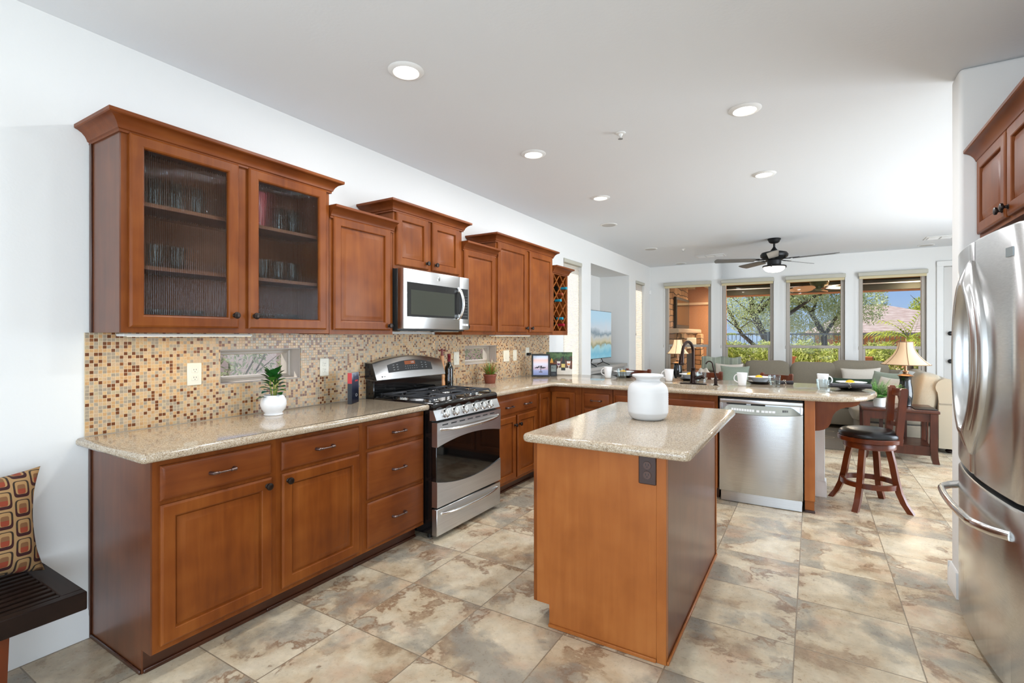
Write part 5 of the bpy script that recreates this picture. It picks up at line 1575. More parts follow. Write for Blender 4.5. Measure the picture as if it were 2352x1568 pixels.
# ------------------------------------------------------------------ sink, faucets and place settings on the peninsula
t = thing('sink', 'double-bowl stainless undermount sink in the peninsula counter', 'sink', (0, 0, 0))
def bowl(x0, x1, y0, y1, zt, zb, r=0.05):
    mb = MB(); rr = []
    base = round_corners([(x0, y0), (x1, y0), (x1, y1), (x0, y1)], [r] * 4, 5)
    for ins, z in ((-0.012, zt), (0.0, zt), (0.003, zt - 0.01), (0.008, zb + 0.03), (0.022, zb + 0.006), (0.05, zb)):
        rr.append([(x, y, z) for x, y in offset_poly(base, ins)])
    mb.rings(rr, cap0=False, cap1=True)
    return mb
bowl(SK[0] + 0.004, 1.765, SK[2] + 0.004, SK[3] - 0.004, ZB - 0.003, 0.735).build('small_bowl', M['steel_l'], t, angle=50)
bowl(1.800, SK[1] - 0.004, SK[2] + 0.004, SK[3] - 0.004, ZB - 0.003, 0.715).build('large_bowl', M['steel_l'], t, angle=50)
MB().box(1.767, 1.798, SK[2] + 0.02, SK[3] - 0.02, ZB - 0.06, ZB - 0.004, b=0.006).build('divider', M['steel_l'], t)
mb = MB(); mb.lathe([(0.0, 0), (0.04, 0), (0.042, 0.003), (0.03, 0.003), (0, 0.001)], 1.97, 4.78, 0.7155, 20); mb.build('drain', M['chrome'], t)

t = thing('faucet', 'oil-rubbed bronze gooseneck kitchen faucet with side lever behind the sink', 'faucet', (1.893, 5.020, ZC))
M['faucetm'] = plain('oil_rubbed_faucet', C(52, 40, 36), 0.22, 0.9)
mb = MB(); pl_ = round_corners([(-0.125, -0.028), (0.125, -0.028), (0.125, 0.028), (-0.125, 0.028)], [0.027] * 4, 6)
mb.rings([[(x, y, 0.0) for x, y in pl_], [(x, y, 0.006) for x, y in pl_], [(x, y, 0.009) for x, y in offset_poly(pl_, 0.004)]]); mb.build('deck_plate', M['faucetm'], t)
mb = MB(); mb.lathe([(0.0, 0.008), (0.030, 0.008), (0.031, 0.02), (0.027, 0.03), (0.026, 0.07), (0.027, 0.08), (0.024, 0.11), (0.018, 0.145), (0.021, 0.150), (0.021, 0.156), (0.017, 0.160), (0.0, 0.162)], seg=24)
pts = [(0, 0, 0.155), (0, 0, 0.31)]
for k in range(1, 15):
    a = PI * k / 14 * 0.96; pts.append((-0.030 * (1 - math.cos(a)), -0.088 * (1 - math.cos(a)), 0.31 + 0.098 * math.sin(a)))
mb.tube(pts, 0.0145, 14); mb.build('gooseneck', M['faucetm'], t, angle=50)
e = Vector(pts[-1]); dv = (Vector(pts[-1]) - Vector(pts[-2])).normalized()
mb = MB(); mb.tube([e, e + dv * 0.03, e + dv * 0.09, e + dv * 0.125, e + dv * 0.135], [0.016, 0.0165, 0.024, 0.026, 0.021], 14); mb.build('spray_head', M['faucetm'], t, angle=50)
mb = MB(); mb.tube([(0.018, 0, 0.060), (0.055, 0, 0.062), (0.075, 0, 0.066)], [0.018, 0.017, 0.016], 12); mb.tube([(0.07, 0, 0.066), (0.085, -0.006, 0.072), (0.098, -0.012, 0.066), (0.108, -0.02, 0.062)], [0.010, 0.0135, 0.013, 0.006], 12); mb.build('side_lever', M['faucetm'], t, angle=60)

t = thing('water_tap', 'slim bronze filtered-water tap right of the kitchen faucet', 'tap', (2.100, 5.010, ZC))
mb = MB(); mb.lathe([(0.0, 0.0), (0.022, 0.0), (0.023, 0.004), (0.015, 0.008), (0.0145, 0.06), (0.012, 0.075), (0.008, 0.08), (0, 0.081)], seg=18); mb.build('tap_base', M['faucetm'], t)
pts = [(0, 0, 0.075), (-0.012, -0.004, 0.13), (-0.026, -0.010, 0.19)]
for k in range(1, 11):
    a = R(165) * k / 10; pts.append((-0.026 - 0.034 * (1 - math.cos(a)) * 0.8, -0.010 - 0.02 * (1 - math.cos(a)), 0.19 + 0.036 * math.sin(a)))
mb = MB(); mb.tube(pts, 0.0062, 10); mb.build('spout', M['faucetm'], t, angle=60)
mb = MB(); mb.tube([(0.012, 0, 0.050), (0.05, -0.01, 0.052)], [0.006, 0.004], 8); mb.build('lever', M['faucetm'], t)


def mug(loc, rot, label):
    t = thing('mug', label, 'mug', (loc[0], loc[1], ZC), rot, 'white mugs on the peninsula')
    mb = MB(); mb.lathe([(0.0, 0.003), (0.030, 0.0), (0.034, 0.003), (0.0365, 0.03), (0.0465, 0.118), (0.0460, 0.1215), (0.0435, 0.1215), (0.0425, 0.118), (0.033, 0.02), (0.0, 0.012)], seg=28); mb.build('cup', M['white_c'], t, angle=60)
    mb = MB(); pts = []
    for k in range(13):
        a = R(100) - R(205) * k / 12; pts.append((0.044 + 0.030 * math.cos(a) - (0.006 if k > 8 else 0), 0, 0.066 + 0.036 * math.sin(a)))
    mb.tube(pts, 0.0052, 8, flat=(1.0, 1.3)); mb.build('handle', M['white_c'], t, angle=70)
    return t


def plate_set(loc, i, where):
    x, y = loc
    t = thing('dinner_plate', 'black dinner plate under a white bowl ' + where, 'plate', (x, y, ZC), 0, 'black dinner plates on the peninsula')
    mb = MB(); mb.lathe([(0.0, 0.004), (0.075, 0.0), (0.080, 0.003), (0.115, 0.017), (0.138, 0.0245), (0.140, 0.027), (0.135, 0.0275), (0.110, 0.020), (0.078, 0.008), (0.0, 0.008)], seg=36); mb.build('plate_body', M['dark_plate'], t, angle=60)
    b = thing('bowl', 'white cereal bowl with a lemon half ' + where, 'bowl', (x, y, ZC + 0.0086), 0, 'white bowls on the peninsula')
    mb = MB(); mb.lathe([(0.0, 0.003), (0.048, 0.0), (0.051, 0.004), (0.070, 0.022), (0.088, 0.048), (0.114, 0.056), (0.1155, 0.059), (0.112, 0.060), (0.086, 0.053), (0.066, 0.026), (0.0, 0.012)], seg=36); mb.build('bowl_body', M['white_c'], b, angle=60)
    l = thing('lemon', 'yellow lemon showing above the bowl rim ' + where, 'lemon', (x - 0.008, y, ZC + 0.0086 + 0.0125), 0, 'lemons in the bowls')
    mb = MB(); pr_ = [(0.0, 0.0)] + [(0.037 * math.sin(PI * k / 12) ** 0.9, 0.030 + 0.030 * -math.cos(PI * k / 12)) for k in range(1, 12)] + [(0.0, 0.060)]
    pr_ = [(r, z * 1.05) for r, z in pr_]
    mb.lathe(pr_, seg=22); mb.build('lemon_fruit', M['lemon'], l, angle=70)


def tumbler(loc, label, h=0.104):
    t = thing('tumbler', label, 'glass', (loc[0], loc[1], ZC), 0.3, 'glass tumblers on the peninsula')
    mb = MB(); n_ = 20; rr = []
    for r, z, fl in ((0.002, 0.002, 0), (0.041, 0.0, 1), (0.045, 0.004, 1), (0.047, 0.02, 1), (0.051, 0.07, 0.5), (0.053, h, 0), (0.0505, h, 0), (0.046, 0.05, 0), (0.039, 0.018, 0), (0.002, 0.015, 0)):
        rr.append([(r * (1 - 0.07 * fl * (0.5 - 0.5 * math.cos(10 * 2 * PI * k / n_))) * math.cos(2 * PI * k / n_), r * (1 - 0.07 * fl * (0.5 - 0.5 * math.cos(10 * 2 * PI * k / n_))) * math.sin(2 * PI * k / n_), z) for k in range(n_)])
    mb.rings(rr); mb.build('glass_wall', M['tumbler'], t, angle=25)


def napkin(loc, rot, label, z=0.0, s=1.0, m_='napkin_g'):
    t = thing('napkin', label, 'napkin', (loc[0], loc[1], ZC + z), rot)
    mb = MB()
    def f(u, v):
        x = (u - 0.5) * 0.30 * s; w = 0.035 + 0.05 * abs(2 * u - 1) ** 0.8
        a = v * 2 * PI
        return (x, w * math.cos(a) * s * (1 if abs(u - 0.5) < 0.49 else 0.4), 0.017 + 0.016 * math.sin(a) * (0.75 + 0.4 * abs(2 * u - 1)) + 0.003 * math.sin(6 * a + 9 * u))
    mb.grid(f, 26, 24); mb.build('folded_cloth', M[m_], t, angle=80)
    mb = MB()
    for k in range(10):
        a = 2 * PI * k / 10; mb.lathe([(0, -0.005), (0.004, -0.003), (0.0052, 0), (0.004, 0.003), (0, 0.005)], 0.006 * math.cos(k * 2.2), 0.033 * math.cos(a), 0.017 + 0.020 * math.sin(a) + 0.002, 8)
    mb.build('beaded_ring', plain('silver_beads_%d' % int(loc[0] * 100), C(196, 186, 170), 0.3, 0.7), t)


mug((0.935, 5.275), R(190), 'white mug nearest the corner, left of the first bowl')
plate_set((1.055, 5.452), 0, 'at the setting nearest the television niche')
tumbler((1.100, 5.255), 'clear tumbler right of the first white mug')
napkin((1.285, 5.46), R(62), 'slate grey napkin standing behind the first tumbler', 0.0, 0.62)
mug((1.610, 5.240), R(180), 'white mug between the vase and the bronze faucet')
plate_set((1.790, 5.425), 1, 'behind the bronze faucet')
tumbler((1.935, 5.205), 'clear tumbler under the faucet lever')
mug((2.318, 5.095), R(165), 'white mug right of the slim water tap')
plate_set((2.442, 5.405), 2, 'at the third setting over the dishwasher')
tumbler((2.585, 5.125), 'clear tumbler right of the third bowl')
napkin((2.65, 5.46), R(20), 'charcoal napkin tucked behind the third bowl', 0.0, 0.5, 'napkin')
mug((2.962, 5.320), R(10), 'white mug half hidden behind the rightmost tumbler')
tumbler((2.960, 4.875), 'clear tumbler at the rounded bar end, rightmost of four')
plate_set((3.170, 5.215), 3, 'at the rounded bar end')
napkin((3.150, 5.055), R(6), 'charcoal napkin with beaded ring lying across the bar-end plate', 0.0285, 1.0, 'napkin')

# ------------------------------------------------------------------ bar stools
def make_stool(label, loc, rot):
    t = thing('bar_stool', label, 'bar stool', loc, rot, 'swivel bar stools round the peninsula')
    mb = MB(); mb.lathe([(0.0, 0.575), (0.212, 0.575), (0.2165, 0.585), (0.214, 0.605), (0.195, 0.622), (0.15, 0.632), (0.0, 0.636)], seg=40); mb.build('seat_cushion', M['leather'], t, angle=60)
    mb = MB(); mb.lathe([(0.0, 0.535), (0.205, 0.535), (0.222, 0.540), (0.224, 0.568), (0.218, 0.5745), (0.0, 0.5745)], seg=40); mb.build('seat_ring', M['stoolw'], t)
    mb = MB(); mb.lathe([(0.0, 0.480), (0.170, 0.480), (0.180, 0.484), (0.182, 0.524), (0.176, 0.5345), (0.0, 0.5345)], seg=40); mb.build('swivel_base', M['stoolw'], t)
    for k in range(4):
        a = R(58 + 90 * k); ca, sa = math.cos(a), math.sin(a)
        P_ = [(0.135, 0.490), (0.160, 0.38), (0.182, 0.25), (0.205, 0.15), (0.238, 0.07), (0.284, 0.0)]
        rr = []
        for r, z in P_:
            w = 0.021
            rr.append([((r + i * w) * ca - j * w * sa, (r + i * w) * sa + j * w * ca, z) for i, j in ((-1, -1), (1, -1), (1, 1), (-1, 1))])
        MB().rings(rr).build('leg', M['stoolw'], t, angle=30)
    mb = MB(); rr = []; n_ = 48
    for k in range(n_ + 1):
        a = 2 * PI * k / n_
        rr.append([(r * math.cos(a), r * math.sin(a), z) for r, z in ((0.178, 0.172), (0.202, 0.172), (0.202, 0.212), (0.178, 0.212))])
    mb.rings(rr, cap0=False, cap1=False); mb.build('foot_ring', M['stoolw'], t)
    # back: two posts, curved rails and centre splat, all on the local +x side
    def bp(ang, z): 
        r = 0.205 + 0.10 * max(0, (z - 0.56)) ** 1.0 * 0.9
        return r * math.cos(R(ang)), r * math.sin(R(ang))
    for s in (-1, 1):
        rr = []
        for z in (0.530, 0.62, 0.72, 0.82, 0.92, 0.972, 0.985):
            x, y = bp(37 * s, z); w, d = (0.018, 0.024) if z < 0.98 else (0.012, 0.016)
            rr.append([(x + i * d, y + j * w, z) for i, j in ((-1, -1), (1, -1), (1, 1), (-1, 1))])
        MB().rings(rr).build('back_post', M['stoolw'], t, angle=30)
    def rail(z0, z1, name, th=0.012):
        mb = MB(); rr = []
        for k in range(13):
            ang = -36 + 72 * k / 12
            p0 = []
            for z in (z0, z1):
                x, y = bp(ang, z); c, s_ = math.cos(R(ang)), math.sin(R(ang)); p0.append((x, y, c, s_, z))
            (xa, ya, c, s_, za), (xb, yb, c2, s2, zb) = p0
            rr.append([(xa - th * c, ya - th * s_, za), (xa + th * c, ya + th * s_, za), (xb + th * c2, yb + th * s2, zb), (xb - th * c2, yb - th * s2, zb)])
        mb.rings(rr); mb.build(name, M['stoolw'], t, angle=30)
    rail(0.905, 0.965, 'top_rail'); rail(0.655, 0.690, 'lower_rail', 0.010)
    for k, ang in enumerate((-14, 14)):
        mb = MB(); rr = []
        for n2 in range(9):
            u = n2 / 8; z = 0.685 + 0.225 * u; aa = ang * (0.35 + 1.1 * abs(2 * u - 1)); x, y = bp(aa, z)
            rr.append([(x + i * 0.006, y + j * 0.014, z) for i, j in ((-1, -1), (1, -1), (1, 1), (-1, 1))])
        mb.rings(rr); mb.build('splat', M['stoolw'], t, angle=40)
    mb = MB(); rr = []
    for n2 in range(9):
        u = n2 / 8; z = 0.685 + 0.225 * u; x, y = bp(0, z); w = 0.016 + 0.022 * math.sin(PI * u)
        rr.append([(x + i * 0.005, y + j * w, z) for i, j in ((-1, -1), (1, -1), (1, 1), (-1, 1))])
    mb.rings(rr); mb.build('splat', M['stoolw'], t, angle=40)
    return t


st = make_stool('cherry swivel bar stool with black seat at the rounded bar end, wholly in view', (3.285, 5.055, 0), R(9))
dup_thing(st, 'bar stool behind the first place setting, only its back rail showing left of the vase', (0.98, 5.98, 0), R(84))
dup_thing(st, 'bar stool behind the faucet, only its back rail showing over the counter', (1.80, 6.02, 0), R(82))
dup_thing(st, 'bar stool behind the third place setting, right of its tumbler', (2.50, 6.06, 0), R(78))

# ------------------------------------------------------------------ bench with cushion at the near left
t = thing('slatted_bench', 'dark slatted wooden bench against the wall at lower left', 'bench', (0.0, 0.775, 0.0))
MB().box(0.062, 0.100, -1.5, 0.0, 0.362, 0.430, b=0.003).box(0.49, 0.528, -1.5, 0.0, 0.362, 0.430, b=0.003).box(0.100, 0.49, -0.066, 0.0, 0.392, 0.430, b=0.003).box(0.100, 0.49, -1.5, -1.434, 0.392, 0.430, b=0.003).box(0.100, 0.49, -0.72, -0.66, 0.362, 0.395, b=0.003).build('seat_frame', M['wood_dk'], t)
for k in range(9):
    x = 0.117 + k * 0.0425
    MB().box(x, x + 0.024, -1.435, -0.065, 0.396, 0.428, b=0.002).build('slat', M['wood_dk'], t)
for x in (0.10, 0.44):
    for y in (-1.30, -0.235):
        mb = MB(); mb.rings([[(x + 0.022 - w, y - w, z), (x + 0.022 + w, y - w, z), (x + 0.022 + w, y + w, z), (x + 0.022 - w, y + w, z)] for w, z in ((0.020, 0.0), (0.030, 0.361))])
        mb.build('leg', M['stoolw'], t)
MB().box(0.12, 0.47, -0.25, -0.22, 0.33, 0.3615).build('leg_rail', M['stoolw'], t)


def pillow_mb(w, h, d, e=2.6, n=22, pinch=0.10, seed=0):
    mb = MB(); rnd = random.Random(seed); ph = rnd.random() * 6
    for s in (1, -1):
        def f(u, v):
            x, z = 2 * u - 1, 2 * v - 1
            px = x * (1 - pinch * (1 - abs(z) ** 1.8) * abs(x) ** 3); pz = z * (1 - pinch * (1 - abs(x) ** 1.8) * abs(z) ** 3)
            t_ = max(0.0, (1 - abs(x) ** e)) ** 0.5 * max(0.0, (1 - abs(z) ** e)) ** 0.5
            t_ *= 1 + 0.05 * math.sin(5 * x + ph) * math.cos(4 * z - ph)
            return (px * w / 2, s * d / 2 * t_, h / 2 + pz * h / 2)
        mb.grid(f, n, n)
    return mb


def retro():
    m, nt, b = new_mat('retro_square_fabric')
    tc = N(nt, 'ShaderNodeTexCoord'); sp = N(nt, 'ShaderNodeSeparateXYZ'); nt.links.new(tc.outputs['Object'], sp.inputs[0])
    def ax(sock, pitch, off=0.0):
        d = N(nt, 'ShaderNodeMath', operation='MULTIPLY_ADD'); d.inputs[1].default_value = 1 / pitch; d.inputs[2].default_value = off; nt.links.new(sock, d.inputs[0])
        fr_ = N(nt, 'ShaderNodeMath', operation='FRACT'); nt.links.new(d.outputs[0], fr_.inputs[0])
        c = N(nt, 'ShaderNodeMath', operation='SUBTRACT'); c.inputs[1].default_value = 0.5; nt.links.new(fr_.outputs[0], c.inputs[0])
        return d, c
    dx, cx = ax(sp.outputs[0], 0.060); fl = N(nt, 'ShaderNodeMath', operation='FLOOR'); nt.links.new(dx.outputs[0], fl.inputs[0])
    md = N(nt, 'ShaderNodeMath', operation='MULTIPLY'); md.inputs[1].default_value = 0.5; nt.links.new(fl.outputs[0], md.inputs[0])
    zz = N(nt, 'ShaderNodeMath', operation='MULTIPLY_ADD'); zz.inputs[1].default_value = 1 / 0.075; nt.links.new(sp.outputs[2], zz.inputs[0]); nt.links.new(md.outputs[0], zz.inputs[2])
    fz = N(nt, 'ShaderNodeMath', operation='FRACT'); nt.links.new(zz.outputs[0], fz.inputs[0])
    cz = N(nt, 'ShaderNodeMath', operation='SUBTRACT'); cz.inputs[1].default_value = 0.5; nt.links.new(fz.outputs[0], cz.inputs[0])
    def rect(hx, hz, oz=0.0):
        a = N(nt, 'ShaderNodeMath', operation='ABSOLUTE'); nt.links.new(cx.outputs[0], a.inputs[0])
        o_ = N(nt, 'ShaderNodeMath', operation='SUBTRACT'); o_.inputs[1].default_value = oz; nt.links.new(cz.outputs[0], o_.inputs[0])
        c = N(nt, 'ShaderNodeMath', operation='ABSOLUTE'); nt.links.new(o_.outputs[0], c.inputs[0])
        a4 = N(nt, 'ShaderNodeMath', operation='DIVIDE'); a4.inputs[1].default_value = hx; nt.links.new(a.outputs[0], a4.inputs[0])
        c4 = N(nt, 'ShaderNodeMath', operation='DIVIDE'); c4.inputs[1].default_value = hz; nt.links.new(c.outputs[0], c4.inputs[0])
        p1 = N(nt, 'ShaderNodeMath', operation='POWER'); p1.inputs[1].default_value = 5; nt.links.new(a4.outputs[0], p1.inputs[0])
        p2 = N(nt, 'ShaderNodeMath', operation='POWER'); p2.inputs[1].default_value = 5; nt.links.new(c4.outputs[0], p2.inputs[0])
        s = N(nt, 'ShaderNodeMath', operation='ADD'); nt.links.new(p1.outputs[0], s.inputs[0]); nt.links.new(p2.outputs[0], s.inputs[1])
        l = N(nt, 'ShaderNodeMath', operation='LESS_THAN'); l.inputs[1].default_value = 1.0; nt.links.new(s.outputs[0], l.inputs[0])
        return l
    cur = None; col = C(160, 126, 84)
    hzm = N(nt, 'ShaderNodeMath', operation='GREATER_THAN'); hzm.inputs[1].default_value = 0.0; nt.links.new(cz.outputs[0], hzm.inputs[0])
    mixb = N(nt, 'ShaderNodeMix', data_type='RGBA'); mixb.inputs[6].default_value = C(52, 14, 14); mixb.inputs[7].default_value = C(46, 34, 22); nt.links.new(hzm.outputs[0], mixb.inputs[0])
    mixc = N(nt, 'ShaderNodeMix', data_type='RGBA'); mixc.inputs[6].default_value = C(138, 58, 34); mixc.inputs[7].default_value = C(122, 84, 52); nt.links.new(hzm.outputs[0], mixc.inputs[0])
    prev = None
    for mask, c_ in ((rect(0.44, 0.44), mixb.outputs[2]), (rect(0.33, 0.34, 0.06), C(162, 126, 82)), (rect(0.22, 0.25, -0.02), mixc.outputs[2])):
        mx = N(nt, 'ShaderNodeMix', data_type='RGBA'); nt.links.new(mask.outputs[0], mx.inputs[0])
        if prev is None: mx.inputs[6].default_value = col
        else: nt.links.new(prev, mx.inputs[6])
        if isinstance(c_, tuple): mx.inputs[7].default_value = c_
        else: nt.links.new(c_, mx.inputs[7])
        prev = mx.outputs[2]
    nt.links.new(prev, b.inputs['Base Color']); b.inputs['Roughness'].default_value = 0.9
    n_ = N(nt, 'ShaderNodeTexNoise'); n_.inputs['Scale'].default_value = 400; nt.links.new(tc.outputs['Object'], n_.inputs['Vector']); bump(nt, b, n_.outputs[0], 0.3, 0.002)
    return m


t = thing('throw_pillow', 'retro brown and rust square-patterned pillow propped on the slatted bench', 'pillow', (0.215, 0.515, 0.455), (R(-14), R(3), RL + R(4)))
pillow_mb(0.46, 0.42, 0.17, 2.4, 28, 0.15, 1).build('pillow_case', retro(), t, angle=80)

# ------------------------------------------------------------------ ceiling fixtures
for i, (cx, cy) in enumerate(CANS[:5]):
    lab = ['recessed ceiling light nearest the camera, above the glass-door cabinet', 'recessed ceiling light in the left row, above the narrow wall cabinet', 'recessed ceiling light farthest back in the left row', 'recessed ceiling light nearest in the right row, above the island', 'recessed ceiling light farthest in the right row, before the fan'][i]
    t = thing('recessed_light', lab, 'ceiling light', (cx, cy, CEIL), 0, 'recessed ceiling lights')
    mb = MB(); mb.lathe([(0.066, -0.010), (0.070, -0.013), (0.088, -0.008), (0.096, -0.0015), (0.096, -0.0005), (0.066, -0.0005)], seg=36, cap0=False, cap1=False); mb.v += []; mb.build('trim_ring', M['trim'], t)
    mb = MB(); mb.lathe([(0.0, -0.004), (0.0665, -0.006), (0.0665, -0.0008), (0.0, -0.0008)], seg=36); mb.build('lens', M['glow_can'], t)
M['speaker_grille'] = plain('ceiling_speaker_grille', C(196, 192, 186), 0.6, bump_s=0.3, bump_scale=600)
for x, y, lab in ((0.655, 6.06, 'round grey ceiling speaker above the wine rack end of the kitchen'), (0.62, 8.10, 'round white ceiling speaker near the television niche'), (0.67, 10.02, 'round ceiling speaker in the far left corner'), (4.40, 9.98, 'round ceiling speaker in the far right corner below the vent')):
    t = thing('ceiling_speaker', lab, 'speaker', (x, y, CEIL), 0, 'round ceiling speakers')
    mb = MB(); mb.lathe([(0.088, -0.008), (0.104, -0.006), (0.108, -0.0005), (0.088, -0.0005)], seg=32, cap0=False, cap1=False); mb.build('bezel', M['trim'], t)
    mb = MB(); mb.lathe([(0, -0.0065), (0.0885, -0.0065), (0.0885, -0.001), (0, -0.001)], seg=32); mb.build('grille', M['speaker_grille'], t)
for x, y, lab in ((1.335, 9.33, 'white ceiling vent with three louvre panels left of the fan'), (4.52, 9.30, 'white ceiling vent with three louvre panels near the right door')):
    t = thing('ceiling_vent', lab, 'vent', (x, y, CEIL), 0, 'ceiling air vents')
    mb = MB().box(-0.24, 0.24, -0.14, 0.14, -0.008, -0.0005, b=0.002); mb.build('vent_frame', M['trim'], t)
    for k in range(3):
        x0 = -0.21 + k * 0.145
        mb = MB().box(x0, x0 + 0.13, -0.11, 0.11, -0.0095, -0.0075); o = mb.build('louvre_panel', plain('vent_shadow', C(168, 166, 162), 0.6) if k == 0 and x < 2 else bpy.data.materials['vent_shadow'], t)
        mb = MB()
        for q_ in range(7): mb.box(x0 + 0.002, x0 + 0.128, -0.100 + q_ * 0.032, -0.084 + q_ * 0.032, -0.014, -0.009, b=0.001)
        mb.build('louvres', M['trim'], o)
for x, y, lab in ((1.733, 3.365, 'small fire sprinkler head in the kitchen ceiling'), (1.07, 8.39, 'small fire sprinkler head in the living room ceiling')):
    t = thing('sprinkler_head', lab, 'sprinkler', (x, y, CEIL), 0, 'fire sprinkler heads')
    mb = MB(); mb.lathe([(0.0, -0.0005), (0.035, -0.0005), (0.033, -0.006), (0.016, -0.010), (0.012, -0.022), (0.006, -0.026), (0.006, -0.034), (0.0, -0.034)], seg=20); mb.build('escutcheon', M['trim'], t)
    mb = MB(); mb.lathe([(0.0, -0.040), (0.017, -0.040), (0.017, -0.0425), (0.0, -0.0425)], seg=16); mb.box(-0.0015, 0.0015, -0.010, 0.010, -0.041, -0.02); mb.build('deflector', M['steel_l'], t)
t = thing('motion_sensor', 'small white motion sensor on the wall in the back left corner', 'sensor', (0.012, 10.268, 2.30), R(-45))
mb = MB().box(-0.03, 0.03, -0.045, 0.004, -0.045, 0.045, b=0.012, seg=2); mb.build('sensor_case', M['trim'], t)

t = thing('ceiling_fan', 'black five-blade ceiling fan with frosted glass bowl light', 'ceiling fan', (2.402, 8.18, 0))
mb = MB(); mb.lathe([(0.0, CEIL - 0.0005), (0.086, CEIL - 0.0005), (0.090, CEIL - 0.012), (0.078, CEIL - 0.030), (0.070, CEIL - 0.05), (0.050, CEIL - 0.066), (0.016, CEIL - 0.074), (0.0, CEIL - 0.075)], seg=32); mb.build('canopy', M['fanblack'], t)
mb = MB(); mb.cyl((0, 0, 2.635), (0, 0, CEIL - 0.072), 0.014, 14); mb.lathe([(0.014, 2.70), (0.024, 2.68), (0.052, 2.645), (0.06, 2.628), (0.0, 2.626)], seg=20, cap0=True); mb.build('downrod', M['fanblack'], t)
mb = MB(); mb.lathe([(0.0, 2.632), (0.11, 2.630), (0.165, 2.615), (0.185, 2.585), (0.180, 2.555), (0.150, 2.530), (0.120, 2.515), (0.095, 2.500), (0.090, 2.44), (0.11, 2.430), (0.0, 2.428)], seg=40); mb.build('motor_housing', M['fanblack'], t)
mb = MB(); mb.lathe([(0.0, 2.428), (0.150, 2.425), (0.156, 2.414), (0.150, 2.404), (0.0, 2.402)], seg=40)
for k in range(3):
    a = R(20 + 120 * k); mb.box(0.145, 0.165, -0.012, 0.012, 2.395, 2.43, b=0.004, M=Matrix.Rotation(a, 4, 'Z'))
mb.build('light_collar', M['fanblack'], t)
mb = MB(); mb.lathe([(0.0, 2.402), (0.142, 2.402), (0.135, 2.378), (0.115, 2.355), (0.08, 2.338), (0.04, 2.330), (0.0, 2.328)], seg=40); mb.build('glass_bowl', M['glow_fan'], t, angle=60)
for k in range(5):
    a = R(200 + 72 * k)
    T = Matrix.Rotation(a, 4, 'Z') @ Matrix.Translation((0, 0, 2.512)) @ Matrix.Rotation(R(13), 4, 'X')
    mb = MB(); pl_ = round_corners([(0.26, -0.062), (0.80, -0.075), (0.83, 0.0), (0.80, 0.075), (0.26, 0.062)], [0.02, 0.03, 0.1, 0.03, 0.02], 5)
    mb.rings([[(x, y, -0.004) for x, y in pl_], [(x, y, 0.004) for x, y in pl_]], M=T); bl = mb.build('blade', M['fanblade'], t)
    mb = MB(); mb.bar((0.10, 0, 0.008), (0.22, 0, 0.000), 0.035, 0.010, M=T); mb.box(0.20, 0.33, -0.035, 0.035, 0.004, 0.010, b=0.003, M=T); mb.build('blade_iron', M['fanblack'], bl)

# ------------------------------------------------------------------ living room
def cushion_mb(w, d, h, e=4.5, n=18, seed=0, sag=0.06):
    """plump box cushion: w wide (x), d deep (y), h high (z)"""
    mb = MB(); rnd = random.Random(seed); p1, p2 = rnd.random() * 6, rnd.random() * 6
    def sp_(a, b_):
        ca, sa, cb, sb = math.cos(a), math.sin(a), math.cos(b_), math.sin(b_)
        f = lambda c: math.copysign(abs(c) ** (2 / e), c)
        x, y, z = f(cb) * f(ca), f(cb) * f(sa), f(sb)
        wv = 1 + 0.02 * math.sin(4 * x + p1) * math.sin(3 * z + p2) + 0.006 * math.sin(17 * x + 5 * z + p2) * abs(x)
        return (x * w / 2 * wv, y * d / 2 * (1 + 0.12 * (1 - x * x) * (1 - z * z)), h / 2 + z * h / 2 * (1 - sag * (1 - x * x) * (1 if z > 0 else 0)) * wv)
    mb.grid(lambda u, v: sp_(2 * PI * u, PI * (v - 0.5)), n * 2, n)
    return mb


t = thing('sectional_sofa', 'large taupe sectional sofa along the back windows', 'sofa', (0, 0, 0))
mb = MB().box(1.12, 4.46, 8.95, 9.98, 0.06, 0.30, b=0.03, seg=2).box(3.40, 4.46, 7.72, 8.96, 0.06, 0.30, b=0.03, seg=2)
mb.build('base', M['sofa'], t)
mb = MB().box(1.12, 4.40, 9.80, 10.00, 0.28, 0.86, b=0.06, seg=3); mb.build('back_frame', M['sofa'], t)
# right-hand back seen end-on: rolled top over a flat end panel
pr_ = [(4.17, 0.06), (4.17, 0.62)] + [(4.245 + 0.105 * math.cos(R(215 - 215 * k / 18)), 0.785 + 0.105 * math.sin(R(215 - 215 * k / 18))) for k in range(19)] + [(4.347, 0.70), (4.345, 0.06)]
MB().prism(pr_, 'y', 7.70, 9.85).build('side_back', M['sofa_lt'], t, angle=60)
MB().prism([(4.175, 0.585), (4.34, 0.585), (4.34, 0.597), (4.175, 0.597)], 'y', 7.694, 7.702).build('welt', M['sofa'], t)
for k in range(4):
    x0 = 1.14 + k * 0.72
    o = cushion_mb(0.715, 0.80, 0.17, 7, 14, k).build('seat_cushion', M['sofa'], t, angle=80); o.location = (x0 + 0.3575, 9.36, 0.295)
o = cushion_mb(0.80, 1.16, 0.17, 7, 14, 9).build('seat_cushion', M['sofa'], t, angle=80); o.location = (3.72, 8.33, 0.295)
for x, w, h, s in ((1.50, 0.74, 0.535, 1), (2.20, 0.72, 0.545, 2), (2.905, 0.70, 0.535, 3), (3.52, 0.80, 0.58, 4)):
    o = cushion_mb(w, 0.23, h, 4.0, 20, s, 0.09).build('back_cushion', M['sofa'], t, angle=80)
    o.location = (x, 9.66, 0.455); o.rotation_euler = (R(-9), 0, 0)
